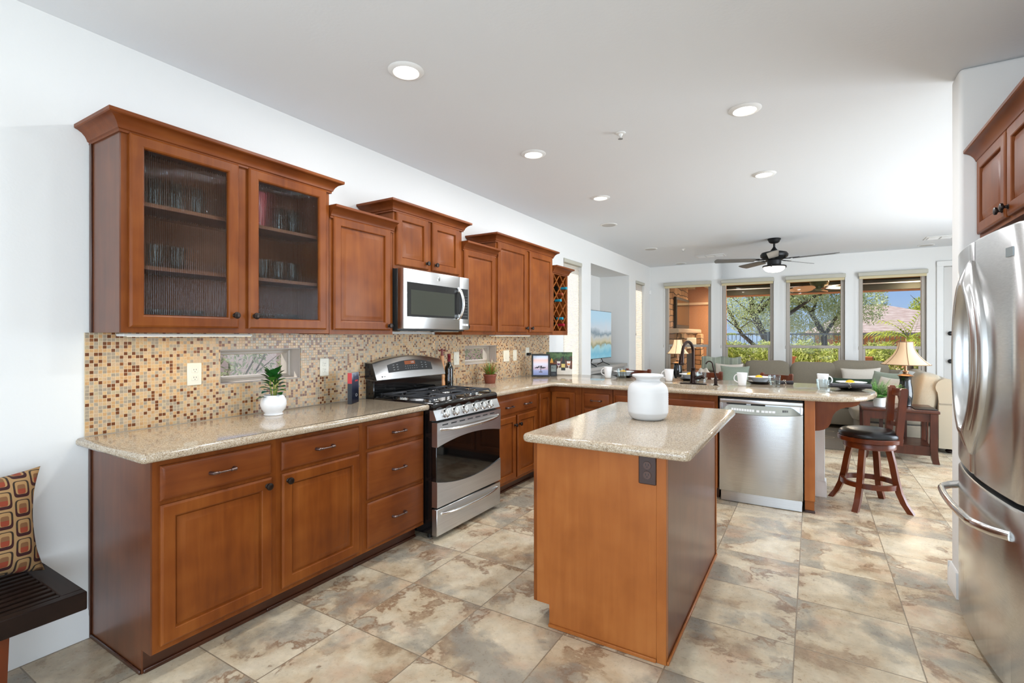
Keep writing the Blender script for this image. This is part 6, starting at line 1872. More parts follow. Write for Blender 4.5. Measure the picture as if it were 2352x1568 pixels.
for y, w, s in ((9.13, 0.62, 6), (8.56, 0.60, 7), (8.02, 0.60, 8)):
    o = cushion_mb(w, 0.24, 0.46 if y > 8.3 else 0.52, 4.5, 18, s, 0.08).build('back_cushion', M['sofa_lt'] if y < 8.3 else M['greyp'], t, angle=80)
    o.location = (4.03, y, 0.445); o.rotation_euler = (R(-10), 0, R(-90))
for x, y in ((3.46, 7.80), (4.28, 7.80), (1.2, 9.02), (1.2, 9.9), (4.28, 9.9)):
    mb = MB(); mb.lathe([(0, 0.0), (0.02, 0.0), (0.035, 0.018), (0.035, 0.03), (0.02, 0.045), (0.03, 0.0605), (0.0, 0.0605)], x, y, 0, 16); mb.build('bun_foot', M['wood_dk'], t)


def pillow(name, label, w, h, d, loc, rot, mat, seed=0, pinch=0.10):
    o = pillow_mb(w, h, d, 2.4, 20, pinch, seed).build(name, mat, None, angle=80)
    return tag(o, label, 'pillow', 'throw pillows on the sofa', loc, rot)


pillow('throw_pillow', 'mint velvet pillow on the left part of the sofa', 0.46, 0.44, 0.18, (1.76, 9.10, 0.472), (R(-18), 0, R(6)), M['mint'], 2)
pillow('throw_pillow', 'pale cream pillow behind the mint velvet pillow', 0.46, 0.46, 0.16, (1.62, 9.36, 0.472), (R(-14), 0, R(0)), M['cream'], 3)
pillow('throw_pillow', 'cream linen pillow with flanged edges in the sofa corner', 0.52, 0.46, 0.17, (3.52, 9.30, 0.47), (R(-20), R(-3), R(-8)), M['cream'], 4)
pillow('lumbar_pillow', 'dark green knitted lumbar pillow below the cream linen one', 0.58, 0.28, 0.15, (3.34, 9.02, 0.50), (R(-20), 0, R(-12)), M['greenp'], 5)
pillow('throw_pillow', 'sage and cream pillow leaning behind the potted fern', 0.48, 0.46, 0.17, (3.70, 8.50, 0.47), (R(-20), 0, R(-44)), M['mint'], 6)
pillow('throw_pillow', 'cream pillow leaning on the sage one behind the potted fern', 0.44, 0.40, 0.15, (3.72, 8.22, 0.47), (R(-20), 0, R(-50)), M['cream'], 7)

# throws
mb = MB()
def thr(u, v):
    x = 1.14 + 0.66 * u
    s = v
    if s < 0.5: y, z = 9.535 - 0.02 * math.sin(9 * u), 0.78 + 0.245 * (s / 0.5) + 0.012 * math.sin(14 * u)
    else: a = (s - 0.5) / 0.5; y, z = 9.535 + 0.25 * a, 1.025 + 0.012 * math.sin(14 * u) - 0.03 * a * a
    return (x + 0.01 * math.sin(5 * v), y, z)
mb.grid(thr, 26, 16)
m, nt, b = new_mat('sage_plaid')
tc = N(nt, 'ShaderNodeTexCoord'); wv = N(nt, 'ShaderNodeTexWave'); wv.inputs['Scale'].default_value = 2.2; wv.inputs['Distortion'].default_value = 0.6
nt.links.new(tc.outputs['Object'], wv.inputs['Vector']); r_ = ramp(nt, [(0.3, C(156, 162, 144)), (0.62, C(172, 176, 160)), (0.88, C(140, 146, 132))]); nt.links.new(wv.outputs[0], r_.inputs[0]); nt.links.new(r_.outputs[0], b.inputs['Base Color']); b.inputs['Roughness'].default_value = 0.95
o = mb.build('throw_blanket', m, None, angle=80)
sm = o.modifiers.new('thick', 'SOLIDIFY'); sm.thickness = 0.012
tag(o, 'sage plaid throw draped over the left back cushion', 'blanket')
mb = MB()
def thr2(u, v):
    a = PI * (0.05 + 0.9 * u)
    r = 0.19 + 0.02 * math.sin(11 * u + 5 * v) + 0.012 * math.sin(23 * v)
    return (1.30 + 0.36 * (v - 0.5) + 0.02 * math.sin(8 * u), 8.99 - r * math.cos(a) * 0.8, 0.470 + 1.9 * r * math.sin(a) * (1 - 0.35 * (2 * v - 1) ** 2) * 0.95)
mb.grid(thr2, 24, 16)
o = mb.build('throw_blanket', M['cream'], None, angle=80); sm = o.modifiers.new('thick', 'SOLIDIFY'); sm.thickness = 0.02
tag(o, 'bunched cream throw at the left end of the sofa, right of the faucet', 'blanket')


def table_lamp(label, loc, sr0, sr1, sh, zs, base, mat, soft=False):
    """bell shade from zs up, bulbous base below"""
    t = thing('table_lamp', label, 'lamp', loc, 0, 'table lamps in the living room')
    mb = MB(); prof = []
    for k in range(11):
        u = k / 10; prof.append((sr1 + (sr0 - sr1) * (1 - u) ** 2.1, zs + sh * u))
    inner = [(r - 0.003, z) for r, z in reversed(prof)]
    n_ = 48
    mb.lathe(prof + inner, seg=n_, cap0=False, cap1=False)
    mb.f += []
    mb.build('lamp_shade', mat, t, angle=60)
    mb = MB()
    for k in range(6):
        a = R(30 + 60 * k); mb.tube([((r + 0.001) * math.cos(a), (r + 0.001) * math.sin(a), z) for r, z in prof], 0.0032, 6)
    for r, z in (prof[0], prof[-1]): mb.tube([(r * math.cos(2 * PI * k / 36), r * math.sin(2 * PI * k / 36), z) for k in range(36)], 0.004, 6, closed=True)
    mb.build('shade_piping', M['shade_trim'], t, angle=60)
    mb = MB(); mb.lathe(base, seg=32); mb.build('lamp_base', M['lampbase'], t, angle=50)
    zb = base[-1][1]
    mb = MB(); mb.lathe([(0.0, zb), (0.075, zb), (0.080, zb + 0.006), (0.05, zb + 0.018), (0.024, zb + 0.03), (0.026, zb + 0.045), (0.034, zb + 0.050), (0.034, zb + 0.056), (0.014, zb + 0.062), (0.012, zs + 0.03), (0.0, zs + 0.03)], seg=24); mb.build('neck', M['lampmetal'], t)
    mb = MB(); mb.cyl((0, 0, zs + sh - 0.01), (0, 0, zs + sh + 0.03), 0.004, 8); mb.lathe([(0.0, 0.0), (0.010, 0.005), (0.007, 0.016), (0.0, 0.026)], 0, 0, zs + sh + 0.028, 12)
    for k in range(3): mb.cyl((0, 0, zs + sh - 0.008), (sr1 * math.cos(2.1 * k), sr1 * math.sin(2.1 * k), zs + sh - 0.008), 0.002, 6)
    mb.cyl((0, 0, zs + 0.02), (0, 0, zs + sh), 0.004, 8)
    mb.build('finial', M['lampmetal'], t)
    light('lamp_bulb', 'POINT', (loc[0], loc[1], loc[2] + zs + sh * 0.42), (0, 0, 0), 6, (1.0, 0.76, 0.50), shadow_soft_size=0.04)
    return t


ET = (3.715, 7.28)
base = [(0.0, 0.0), (0.050, 0.0), (0.058, 0.008), (0.056, 0.02), (0.062, 0.06), (0.070, 0.10), (0.072, 0.15), (0.066, 0.22), (0.056, 0.28), (0.056, 0.31), (0.066, 0.345), (0.072, 0.35)]
base = [(r, z) for r, z in base]
table_lamp('table lamp with tan bell shade on the cherry end table', (3.815, 7.36, 0.5806), 0.235, 0.072, 0.265, 0.485, base, M['lampshade_r'])

t = thing('end_table', 'mission style cherry end table beside the right end of the sofa', 'table', (0, 0, 0))
tx0, tx1, ty0, ty1 = 3.365, 4.065, 6.98, 7.60
MB().box(tx0, tx1, ty0, ty1, 0.548, 0.580, b=0.008, seg=2).build('tabletop', M['tablew'], t)
for x in (tx0 + 0.05, tx1 - 0.05):
    for y in (ty0 + 0.05, ty1 - 0.05):
        mb = MB(); s = -1 if x < 3.7 else 1
        rr = [[(x + s * o_ - w, y - w, z), (x + s * o_ + w, y - w, z), (x + s * o_ + w, y + w, z), (x + s * o_ - w, y + w, z)] for o_, w, z in ((0.022, 0.028, 0.0), (0.010, 0.030, 0.05), (0.0, 0.032, 0.14), (0.0, 0.032, 0.547))]
        mb.rings(rr); mb.build('leg', M['tablew'], t)
mb = MB()
for y in (ty0 + 0.05, ty1 - 0.05): mb.box(tx0 + 0.08, tx1 - 0.08, y - 0.012, y + 0.012, 0.455, 0.547)
for x in (tx0 + 0.05, tx1 - 0.05): mb.box(x - 0.012, x + 0.012, ty0 + 0.08, ty1 - 0.08, 0.455, 0.547)
mb.build('apron', M['tablew'], t)
mb = MB().box(tx0 + 0.06, tx1 - 0.06, ty0 + 0.045, ty1 - 0.045, 0.165, 0.185)
mb.box(tx0 + 0.08, tx1 - 0.08, ty0 + 0.035, ty0 + 0.058, 0.085, 0.186).box(tx0 + 0.08, tx1 - 0.08, ty1 - 0.058, ty1 - 0.035, 0.085, 0.186)
mb.build('lower_shelf', M['tablew'], t)
for x in (tx0 + 0.05, tx1 - 0.05):
    for y in (7.19, 7.39): MB().box(x - 0.008, x + 0.008, y - 0.025, y + 0.025, 0.18, 0.46).build('slat', M['tablew'], t)
for x in (3.60, 3.83): MB().box(x - 0.02, x + 0.02, ty1 - 0.056, ty1 - 0.044, 0.18, 0.46).build('slat', M['tablew'], t)
t = thing('tray', 'thin black tray on the end table behind the lamp', 'tray', (3.955, 7.17, 0.5806))
MB().box(-0.10, 0.10, -0.12, 0.12, 0.0, 0.010, b=0.003).build('tray_body', M['black_p'], t)

t = thing('potted_fern', 'green fern in a small white ribbed pot on the end table', 'plant', (3.545, 7.13, 0.5806))
mb = MB(); n_ = 36; rr = []
for r, z in ((0.048, 0.0), (0.053, 0.003), (0.058, 0.095), (0.058, 0.105), (0.052, 0.105), (0.050, 0.09)):
    rr.append([((r + (0.0012 if k % 2 else 0)) * math.cos(2 * PI * k / n_), (r + (0.0012 if k % 2 else 0)) * math.sin(2 * PI * k / n_), z) for k in range(n_)])
mb.rings(rr); mb.build('pot', M['white_m'], t, angle=25)
rnd = random.Random(17)
for k in range(46):
    a = k * 2.399; el = R(rnd.uniform(28, 82)); L1 = rnd.uniform(0.16, 0.265)
    mb = MB(); p = Vector((0.015 * math.cos(a), 0.015 * math.sin(a), 0.095)); dv = Vector((math.cos(a) * math.cos(el), math.sin(a) * math.cos(el), math.sin(el)))
    pts = [p.copy()]; n2 = 12
    for q_ in range(n2):
        dv = (dv + Vector((0, 0, -0.055))).normalized(); p = p + dv * (L1 / n2); pts.append(p.copy())
    mb.tube(pts, 0.0012, 4)
    for q_ in range(2, n2 + 1):
        w = 0.058 * math.sin(PI * (q_ / (n2 + 1)) ** 0.7) + 0.006
        d_ = (pts[q_] - pts[q_ - 1]).normalized(); sd = d_.cross(Vector((0, 0, 1))).normalized()
        for s in (-1, 1): leaf_blade(mb, pts[q_], sd * s + d_ * 0.45, w, 0.017, 0.3, 3, cup=0.1, shape=0.7)
    mb.build('frond', M['fern'], t, angle=70)

# lamp at the left on its own side table
t = thing('side_table', 'dark wooden side table under the left lamp', 'table', (1.085, 8.08, 0))
mb = MB(); mb.lathe([(0.0, 0.60), (0.24, 0.60), (0.25, 0.607), (0.25, 0.622), (0.24, 0.63), (0.0, 0.63)], seg=36); mb.build('tabletop', M['tablew'], t)
for k in range(3):
    a = R(30 + 120 * k); mb = MB(); mb.bar((0.10 * math.cos(a), 0.10 * math.sin(a), 0.60), (0.2 * math.cos(a), 0.2 * math.sin(a), 0.0), 0.035, 0.035); mb.build('leg', M['tablew'], t)
base2 = [(0.0, 0.0), (0.07, 0.0), (0.074, 0.012), (0.05, 0.03), (0.034, 0.06), (0.05, 0.11), (0.066, 0.17), (0.068, 0.23), (0.058, 0.30), (0.054, 0.325), (0.066, 0.340)]
table_lamp('table lamp with glowing cream bell shade behind the faucet', (1.06, 8.06, 0.6306), 0.165, 0.062, 0.222, 0.490, base2, M['lampshade'])

# television and stand in the niche
t = thing('tv_stand', 'grey corner television stand with open black compartments in the niche', 'tv stand', (-0.27, 7.985, 0), RL)
TSW = 1.76
mb = MB(); top_ = [(-TSW / 2, -0.25), (TSW / 2, -0.25), (TSW / 2 - 0.1, 0.25), (-TSW / 2 + 0.1, 0.25)]
mb.prism(top_, 'z', 0.858, 0.905); mb.build('tabletop', M['greywood'], t)
ins = [(-TSW / 2 + 0.03, -0.195), (TSW / 2 - 0.03, -0.195), (TSW / 2 - 0.235, 0.19), (-TSW / 2 + 0.235, 0.19)]
mb = MB(); mb.prism(ins, 'z', 0.02, 0.10); mb.prism([(ins[0][0], -0.195), (ins[0][0] + 0.04, -0.195), (ins[3][0] + 0.02, 0.19), (ins[3][0], 0.19)], 'z', 0.10, 0.858); mb.prism([(ins[1][0] - 0.04, -0.195), (ins[1][0], -0.195), (ins[2][0], 0.19), (ins[2][0] - 0.02, 0.19)], 'z', 0.10, 0.858)
mb.box(ins[3][0], ins[2][0], 0.17, 0.19, 0.10, 0.858).box(-0.02, 0.02, -0.195, 0.17, 0.10, 0.858).box(ins[0][0] + 0.03, ins[1][0] - 0.03, -0.195, -0.17, 0.80, 0.858)
mb.box(ins[0][0], ins[0][0] + 0.05, -0.195, -0.17, 0, 0.1).box(ins[1][0] - 0.05, ins[1][0], -0.195, -0.17, 0, 0.1)
mb.build('carcass', M['greywood'], t)
MB().box(ins[0][0] + 0.05, ins[1][0] - 0.05, 0.10, 0.165, 0.11, 0.79).build('dark_back', M['blackmatte'], t)
mb = MB().box(ins[0][0] + 0.045, ins[1][0] - 0.045, -0.19, 0.10, 0.46, 0.48); mb.build('shelf', M['blackmatte'], t)

t = thing('television', 'flat television showing a misty lake scene, standing on the grey stand', 'tv', (-0.17, 7.75, 0.9055), RL)
TVW, TVH = 1.30, 0.80
MB().box(-TVW / 2, TVW / 2, -0.012, 0.030, 0.115, 0.115 + TVH, b=0.006).build('casing', M['tv_body'], t)
def lake():
    m, nt, b = new_mat('lake_picture')
    tc = N(nt, 'ShaderNodeTexCoord'); sp = N(nt, 'ShaderNodeSeparateXYZ'); nt.links.new(tc.outputs['Object'], sp.inputs[0])
    n_ = N(nt, 'ShaderNodeTexNoise'); n_.inputs['Scale'].default_value = 4.5; n_.inputs['Detail'].default_value = 6; nt.links.new(tc.outputs['Object'], n_.inputs['Vector'])
    a = N(nt, 'ShaderNodeMath', operation='MULTIPLY_ADD'); a.inputs[1].default_value = 0.26; a.inputs[2].default_value = -0.13; nt.links.new(n_.outputs[0], a.inputs[0])
    s = N(nt, 'ShaderNodeMath', operation='ADD'); nt.links.new(sp.outputs[2], s.inputs[0]); nt.links.new(a.outputs[0], s.inputs[1])
    r = ramp(nt, [(0.10, C(150, 214, 238)), (0.20, C(122, 196, 230)), (0.30, C(170, 220, 236)), (0.34, C(160, 160, 128)), (0.40, C(214, 206, 178)), (0.48, C(206, 214, 214)), (0.54, C(132, 156, 168)), (0.62, C(206, 222, 232)), (0.80, C(190, 226, 244))])
    nt.links.new(s.outputs[0], r.inputs[0]); nt.links.new(r.outputs[0], b.inputs['Emission Color']); b.inputs['Emission Strength'].default_value = 0.72
    b.inputs['Base Color'].default_value = (0.02, 0.02, 0.02, 1); b.inputs['Roughness'].default_value = 0.12
    return m
MB().box(-TVW / 2 + 0.008, TVW / 2 - 0.008, -0.0135, -0.0118, 0.125, 0.115 + TVH - 0.008).build('screen', lake(), t)
for s in (-1, 1):
    mb = MB(); mb.tube([(s * 0.30, -0.11, 0.007), (s * 0.27, 0.0, 0.055), (s * 0.21, 0.005, 0.118)], 0.009, 8, flat=(0.8, 1.3)); mb.tube([(s * 0.30, 0.11, 0.007), (s * 0.27, 0.0, 0.055)], 0.009, 8, flat=(0.8, 1.3))
    mb.build('foot', M['black_p'], t, angle=50)

t = thing('area_rug', 'brown and beige patterned area rug before the sofa', 'rug', (2.25, 8.25, 0.0))
MB().box(-0.97, 0.97, -0.98, 0.62, 0.0005, 0.012, b=0.003).build('rug_pile', M['rugm'], t)
mb = MB()
rnd = random.Random(2)
for k in range(10):
    x, y = rnd.uniform(-0.8, 0.85), rnd.uniform(-0.85, 0.4); pts = [(x + 0.12 * math.cos(2 * PI * q_ / 18), y + 0.07 * math.sin(2 * PI * q_ / 18), 0.0125) for q_ in range(18)]
    mb.tube(pts, 0.006, 4, closed=True, flat=(0.2, 1))
mb.build('rug_motifs', plain('rug_beige', C(178, 164, 138), 0.95), t)

# ------------------------------------------------------------------ outside: patio, garden, neighbours
struct(MB().box(-40, 45, -25, 70, -0.30, -0.135).build('ground', plain('dry_ground', C(186, 166, 136), 0.95, spec=0.1, var=0.15, bump_scale=3)))
struct(MB().box(-1.2, 8.0, 10.46, 14.4, -0.13, -0.03).build('patio_slab', plain('patio_concrete', C(214, 200, 180), 0.8, var=0.08, bump_scale=12)))
mb = MB().box(-1.2, 8.0, 10.455, 14.0, 2.66, 2.80)
struct(mb.build('patio_ceiling', M['patio_ceil']))
t = thing('patio_beam', 'peach stucco beam along the outer edge of the patio roof', 'beam', (0, 0, 0))
MB().box(-1.2, 8.0, 13.62, 14.05, 2.405, 2.659, b=0.01).build('beam_body', M['stucco'], t)
MB().box(-1.2, 8.0, 13.56, 13.618, 2.42, 2.655).build('inner_fascia', plain('dark_olive_paint', C(46, 43, 26), 0.8), t)
MB().box(-1.2, 8.0, 13.545, 13.558, 2.555, 2.575).build('wire_channel', M['trim'], t)
for x, y, lab in ((1.55, 12.9, 'small round light in the patio ceiling seen through the second window'), (4.75, 13.2, 'small round light in the patio ceiling seen through the rightmost window')):
    t = thing('patio_light', lab, 'ceiling light', (x, y, 2.6595), 0, 'patio ceiling lights')
    mb = MB(); mb.lathe([(0.0, -0.012), (0.06, -0.012), (0.09, -0.006), (0.095, -0.0005), (0.0, -0.0005)], seg=24); mb.build('fixture', emis('patio_lens', (1.0, 0.9, 0.75, 1), 1.2), t)

# stone fireplace on the left side of the patio
def stone_mat():
    m, nt, b = new_mat('stacked_stone')
    tc = N(nt, 'ShaderNodeTexCoord'); sp = N(nt, 'ShaderNodeSeparateXYZ'); nt.links.new(tc.outputs['Object'], sp.inputs[0])
    ad = N(nt, 'ShaderNodeMath', operation='ADD'); nt.links.new(sp.outputs[0], ad.inputs[0]); nt.links.new(sp.outputs[1], ad.inputs[1])
    n_ = N(nt, 'ShaderNodeTexNoise'); n_.inputs['Scale'].default_value = 3.0; nt.links.new(tc.outputs['Object'], n_.inputs['Vector'])
    zz = N(nt, 'ShaderNodeMath', operation='MULTIPLY_ADD'); zz.inputs[1].default_value = 0.12; nt.links.new(n_.outputs[0], zz.inputs[0]); nt.links.new(sp.outputs[2], zz.inputs[2])
    cb = N(nt, 'ShaderNodeCombineXYZ'); nt.links.new(ad.outputs[0], cb.inputs[0]); nt.links.new(zz.outputs[0], cb.inputs[1])
    br = N(nt, 'ShaderNodeTexBrick'); br.inputs['Scale'].default_value = 3.0; br.inputs['Brick Width'].default_value = 1.05; br.inputs['Row Height'].default_value = 0.38; br.inputs['Mortar Size'].default_value = 0.03; br.offset_frequency = 2
    br.inputs['Color1'].default_value = C(206, 158, 110); br.inputs['Color2'].default_value = C(150, 108, 70); br.inputs['Mortar'].default_value = C(92, 70, 48)
    nt.links.new(cb.outputs[0], br.inputs['Vector'])
    nt.links.new(br.outputs['Color'], b.inputs['Base Color']); b.inputs['Roughness'].default_value = 0.9
    iv = N(nt, 'ShaderNodeMath', operation='SUBTRACT'); iv.inputs[0].default_value = 1.0; nt.links.new(br.outputs['Fac'], iv.inputs[1])
    bump(nt, b, iv.outputs[0], 0.9, 0.06)
    return m
M['stone'] = stone_mat()
t = thing('patio_fireplace', 'stacked stone patio fireplace seen through the leftmost back window', 'fireplace', (0, 0, 0))
MB().box(-0.6, 0.25, 10.70, 12.72, 1.56, 2.598).build('chimney_breast', M['stone'], t)
MB().box(-0.6, 0.45, 10.60, 12.90, -0.03, 1.46).build('surround', M['stone'], t)
mb = MB().box(-0.6, 0.52, 10.56, 12.98, 1.46, 1.56, b=0.02); mb.build('mantel', plain('pale_mantel_stone', C(190, 160, 128), 0.8), t)
MB().box(0.455, 0.53, 11.3, 12.30, 1.12, 1.36, b=0.01).build('lintel', plain('pale_lintel_stone', C(206, 194, 164), 0.8), t)
MB().box(0.40, 0.452, 11.4, 12.2, 0.30, 1.0).build('firebox', M['blackmatte'], t)
for y in (10.66, 12.55): MB().box(0.455, 0.60, y, y + 0.26, -0.03, 1.45, b=0.015).build('pilaster', M['stone'], t)
t = thing('outdoor_television', 'dark framed television hung on the stone patio fireplace', 'tv', (0.252, 11.90, 1.91))
MB().box(0.0, 0.06, -0.66, 0.66, -0.34, 0.36, b=0.01).build('casing', plain('tv_dark_frame', C(52, 44, 26), 0.5), t)
MB().box(0.058, 0.064, -0.60, 0.60, -0.26, 0.30).build('screen', plain('tv_mirror_screen', C(58, 72, 60), 0.06, 0.85), t)
t = thing('patio_wall', 'peach stucco wall closing the left end of the patio', 'wall', (0, 0, 0))
MB().box(-1.2, 1.02, 13.40, 13.56, -0.03, 2.659).build('wall_slab', M['stucco'], t)
MB().box(-1.2, 1.02, 13.36, 13.399, 2.20, 2.26).build('ledge', plain('pale_stucco_band', C(232, 196, 156), 0.85), t)
MB().box(-1.30, -1.2, 10.46, 13.56, -0.03, 2.659).build('side_slab', M['stucco'], t)
t = thing('patio_soffit', 'pale stepped soffit trim along the patio ceiling above the fireplace', 'trim', (0, 0, 0))
mb = MB().box(-0.9, 0.30, 10.47, 13.35, 2.60, 2.659).box(0.62, 0.95, 10.47, 12.9, 2.585, 2.659, b=0.01).box(0.68, 0.88, 10.47, 12.9, 2.56, 2.586, b=0.008)
mb.build('trim_boards', plain('soffit_trim', C(196, 178, 140), 0.7), t)

t = thing('patio_fan', 'green and tan leaf-bladed fan under the patio roof', 'ceiling fan', (3.0, 12.3, 2.6595))
mb = MB(); mb.cyl((0, 0, -0.12), (0, 0, -0.0005), 0.05, 14); mb.lathe([(0.0, -0.09), (0.16, -0.095), (0.18, -0.13), (0.16, -0.185), (0.11, -0.21), (0.10, -0.27), (0.05, -0.30), (0.0, -0.30)], seg=28); mb.build('motor_housing', plain('fan_green', C(70, 84, 52), 0.4, 0.4), t)
for k in range(5):
    T = Matrix.Rotation(R(12 + 72 * k), 4, 'Z') @ Matrix.Translation((0, 0, -0.26)) @ Matrix.Rotation(R(16), 4, 'X')
    n_ = 10; up_ = [(0.12 + 0.56 * u / n_, 0.115 * math.sin(PI * (u / n_) ** 0.8) + 0.02) for u in range(n_ + 1)]
    pl_ = [(x, -y) for x, y in up_] + [(x, y) for x, y in reversed(up_)]
    mb = MB(); mb.rings([[(x, y, -0.004) for x, y in pl_], [(x, y, 0.004) for x, y in pl_]], M=T); mb.build('blade', plain('tan_fan_blade', C(206, 158, 116), 0.6) if k == 0 else bpy.data.materials['tan_fan_blade'], t)

t = thing('patio_chair', 'tan sling patio chair outside the rightmost window', 'chair', (3.62, 13.2, -0.03), R(200))
mb = MB(); mb.tube([(-0.27, 0.26, 0.0), (-0.27, 0.18, 0.42), (-0.27, 0.30, 0.98)], 0.015, 8); mb.tube([(0.27, 0.26, 0.0), (0.27, 0.18, 0.42), (0.27, 0.30, 0.98)], 0.015, 8)
mb.tube([(-0.27, -0.26, 0.0), (-0.27, -0.24, 0.62), (-0.27, 0.20, 0.64)], 0.015, 8); mb.tube([(0.27, -0.26, 0.0), (0.27, -0.24, 0.62), (0.27, 0.20, 0.64)], 0.015, 8)
mb.build('frame', plain('bronze_chair_frame', C(150, 112, 84), 0.4, 0.4), t)
mb = MB().rings([[(-0.26, -0.22, 0.41), (0.26, -0.22, 0.41), (0.26, -0.22, 0.43), (-0.26, -0.22, 0.43)], [(-0.26, 0.18, 0.40), (0.26, 0.18, 0.40), (0.26, 0.18, 0.42), (-0.26, 0.18, 0.42)], [(-0.26, 0.31, 0.98), (0.26, 0.31, 0.98), (0.26, 0.29, 0.99), (-0.26, 0.29, 0.99)]])
mb.build('sling', plain('tan_sling', C(196, 128, 84), 0.8), t)

t = thing('terracotta_urn', 'terracotta urn on the patio at the left edge of the third window', 'urn', (2.42, 13.0, -0.03))
mb = MB(); mb.lathe([(0.0, 0.0), (0.14, 0.0), (0.22, 0.15), (0.26, 0.40), (0.20, 0.66), (0.11, 0.84), (0.13, 0.93), (0.16, 0.96), (0.12, 0.96), (0.09, 0.85), (0.0, 0.80)], seg=28); mb.build('urn_body', plain('terracotta', C(186, 112, 76), 0.7), t)

# lamps in the patio ceiling; two without fixtures are added to brighten the patio
for x, y in ((1.0, 12.2), (1.55, 12.9), (3.2, 12.6), (4.75, 13.2)):
    light('patio_can_and_fill', 'AREA', (x, y, 2.63), (0, 0, 0), 44, (1.0, 0.84, 0.66), shape='DISK', size=0.15)

# iron fence
t = thing('garden_fence', 'grey iron picket fence at the end of the garden', 'fence', (0, 19.0, 0))
for k in range(8):
    x = -4.75 + 2.1 * k + 0.03
    MB().box(x - 0.035, x + 0.035, -0.035, 0.035, -0.14, 1.54, b=0.005).build('post', M['fence'], t)
mb = MB().box(-4.72, 9.98, -0.02, 0.02, 1.44, 1.485).box(-4.72, 9.98, -0.02, 0.02, 0.12, 0.16)
for k in range(112):
    x = -4.66 + 0.131 * k; mb.box(x - 0.009, x + 0.009, -0.009, 0.009, 0.05, 1.45)
mb.build('picket_panel', M['fence'], t)


def leaf_cloud(mb, pts_fn, n, lw, ll, rnd, droop=0.0):
    for _ in range(n):
        p = pts_fn()
        a, b_ = rnd.uniform(0, 2 * PI), rnd.uniform(-1.1, 1.1)
        d = Vector((math.cos(a) * math.cos(b_), math.sin(a) * math.cos(b_), math.sin(b_) - droop)).normalized()
        s = d.cross(Vector((rnd.uniform(-1, 1), rnd.uniform(-1, 1), rnd.uniform(-1, 1)))).normalized()
        l = ll * rnd.uniform(0.6, 1.3); w = lw * rnd.uniform(0.6, 1.3)
        p = Vector(p)
        mb.add([p, p + d * l * 0.5 + s * w, p + d * l, p + d * l * 0.5 - s * w], [(0, 1, 2, 3)])


def foliage(name, stops):
    m = bpy.data.materials.new(name); m.use_nodes = True
    nt = m.node_tree; nt.nodes.clear()
    out = N(nt, 'ShaderNodeOutputMaterial')
    tc = N(nt, 'ShaderNodeTexCoord'); n_ = N(nt, 'ShaderNodeTexNoise'); n_.inputs['Scale'].default_value = 9; n_.inputs['Detail'].default_value = 3; nt.links.new(tc.outputs['Object'], n_.inputs['Vector'])
    r = ramp(nt, stops); nt.links.new(n_.outputs[0], r.inputs[0])
    d = N(nt, 'ShaderNodeBsdfDiffuse'); tl = N(nt, 'ShaderNodeBsdfTranslucent'); mx = N(nt, 'ShaderNodeMixShader'); mx.inputs[0].default_value = 0.5
    nt.links.new(r.outputs[0], d.inputs[0]); nt.links.new(r.outputs[0], tl.inputs[0]); nt.links.new(d.outputs[0], mx.inputs[1]); nt.links.new(tl.outputs[0], mx.inputs[2]); nt.links.new(mx.outputs[0], out.inputs[0])
    return m


M['mesq'] = foliage('mesquite_leaf', [(0.3, C(156, 168, 112)), (0.5, C(206, 216, 162)), (0.7, C(240, 242, 206))])
M['olea'] = foliage('oleander_leaf', [(0.3, C(126, 144, 70)), (0.5, C(196, 204, 116)), (0.7, C(240, 238, 180))])
M['yel'] = foliage('yellow_green_leaf', [(0.3, C(150, 160, 60)), (0.7, C(200, 204, 100))])
M['sage_l'] = foliage('sage_leaf', [(0.3, C(104, 112, 84)), (0.7, C(158, 162, 132))])
M['palm_l'] = foliage('palm_frond', [(0.3, C(130, 150, 40)), (0.7, C(214, 218, 110))])
M['bark'] = plain('dark_bark', C(66, 56, 46), 0.9, bump_s=0.6, bump_scale=30)


def tree(label, base, trunk, crown, n, seed, mat, lw=0.028, ll=0.11, group='trees beyond the fence', name='tree'):
    t = thing(name, label, 'tree', base, 0, group)
    rnd = random.Random(seed)
    mb = MB(); tips = []
    for path, r0, r1 in trunk:
        P_ = [Vector(p) for p in path]; m_ = len(P_)
        mb.tube(P_, [r0 + (r1 - r0) * k / (m_ - 1) for k in range(m_)], 8)
        for k in range(5):
            u = rnd.uniform(0.35, 1.0); i = min(int(u * (m_ - 1)), m_ - 2); p = P_[i].lerp(P_[i + 1], u * (m_ - 1) - i)
            d = Vector((rnd.uniform(-1, 1), rnd.uniform(-0.6, 0.6), rnd.uniform(-0.1, 0.9))).normalized(); L1 = rnd.uniform(0.8, 1.9)
            q1 = p + d * L1 * 0.5 + Vector((0, 0, 0.1)); q2 = p + d * L1 + Vector((0, 0, rnd.uniform(-0.1, 0.35)))
            mb.tube([p, q1, q2], [r1 * 0.75, r1 * 0.5, r1 * 0.18], 5); tips.append(q2)
    mb.build('trunk', M['bark'], t, angle=60)
    mb = MB()
    def fn():
        c, s_ = crown[rnd.randrange(len(crown))]
        while True:
            p = Vector((rnd.uniform(-1, 1), rnd.uniform(-1, 1), rnd.uniform(-1, 1)))
            if 0.15 < p.length < 1: break
        return (c[0] + p.x * s_[0], c[1] + p.y * s_[1], c[2] + p.z * s_[2])
    leaf_cloud(mb, fn, n, lw, ll, rnd, 0.25)
    o = mb.build('crown', mat, t, flat=True); o['kind'] = 'stuff'
    return t


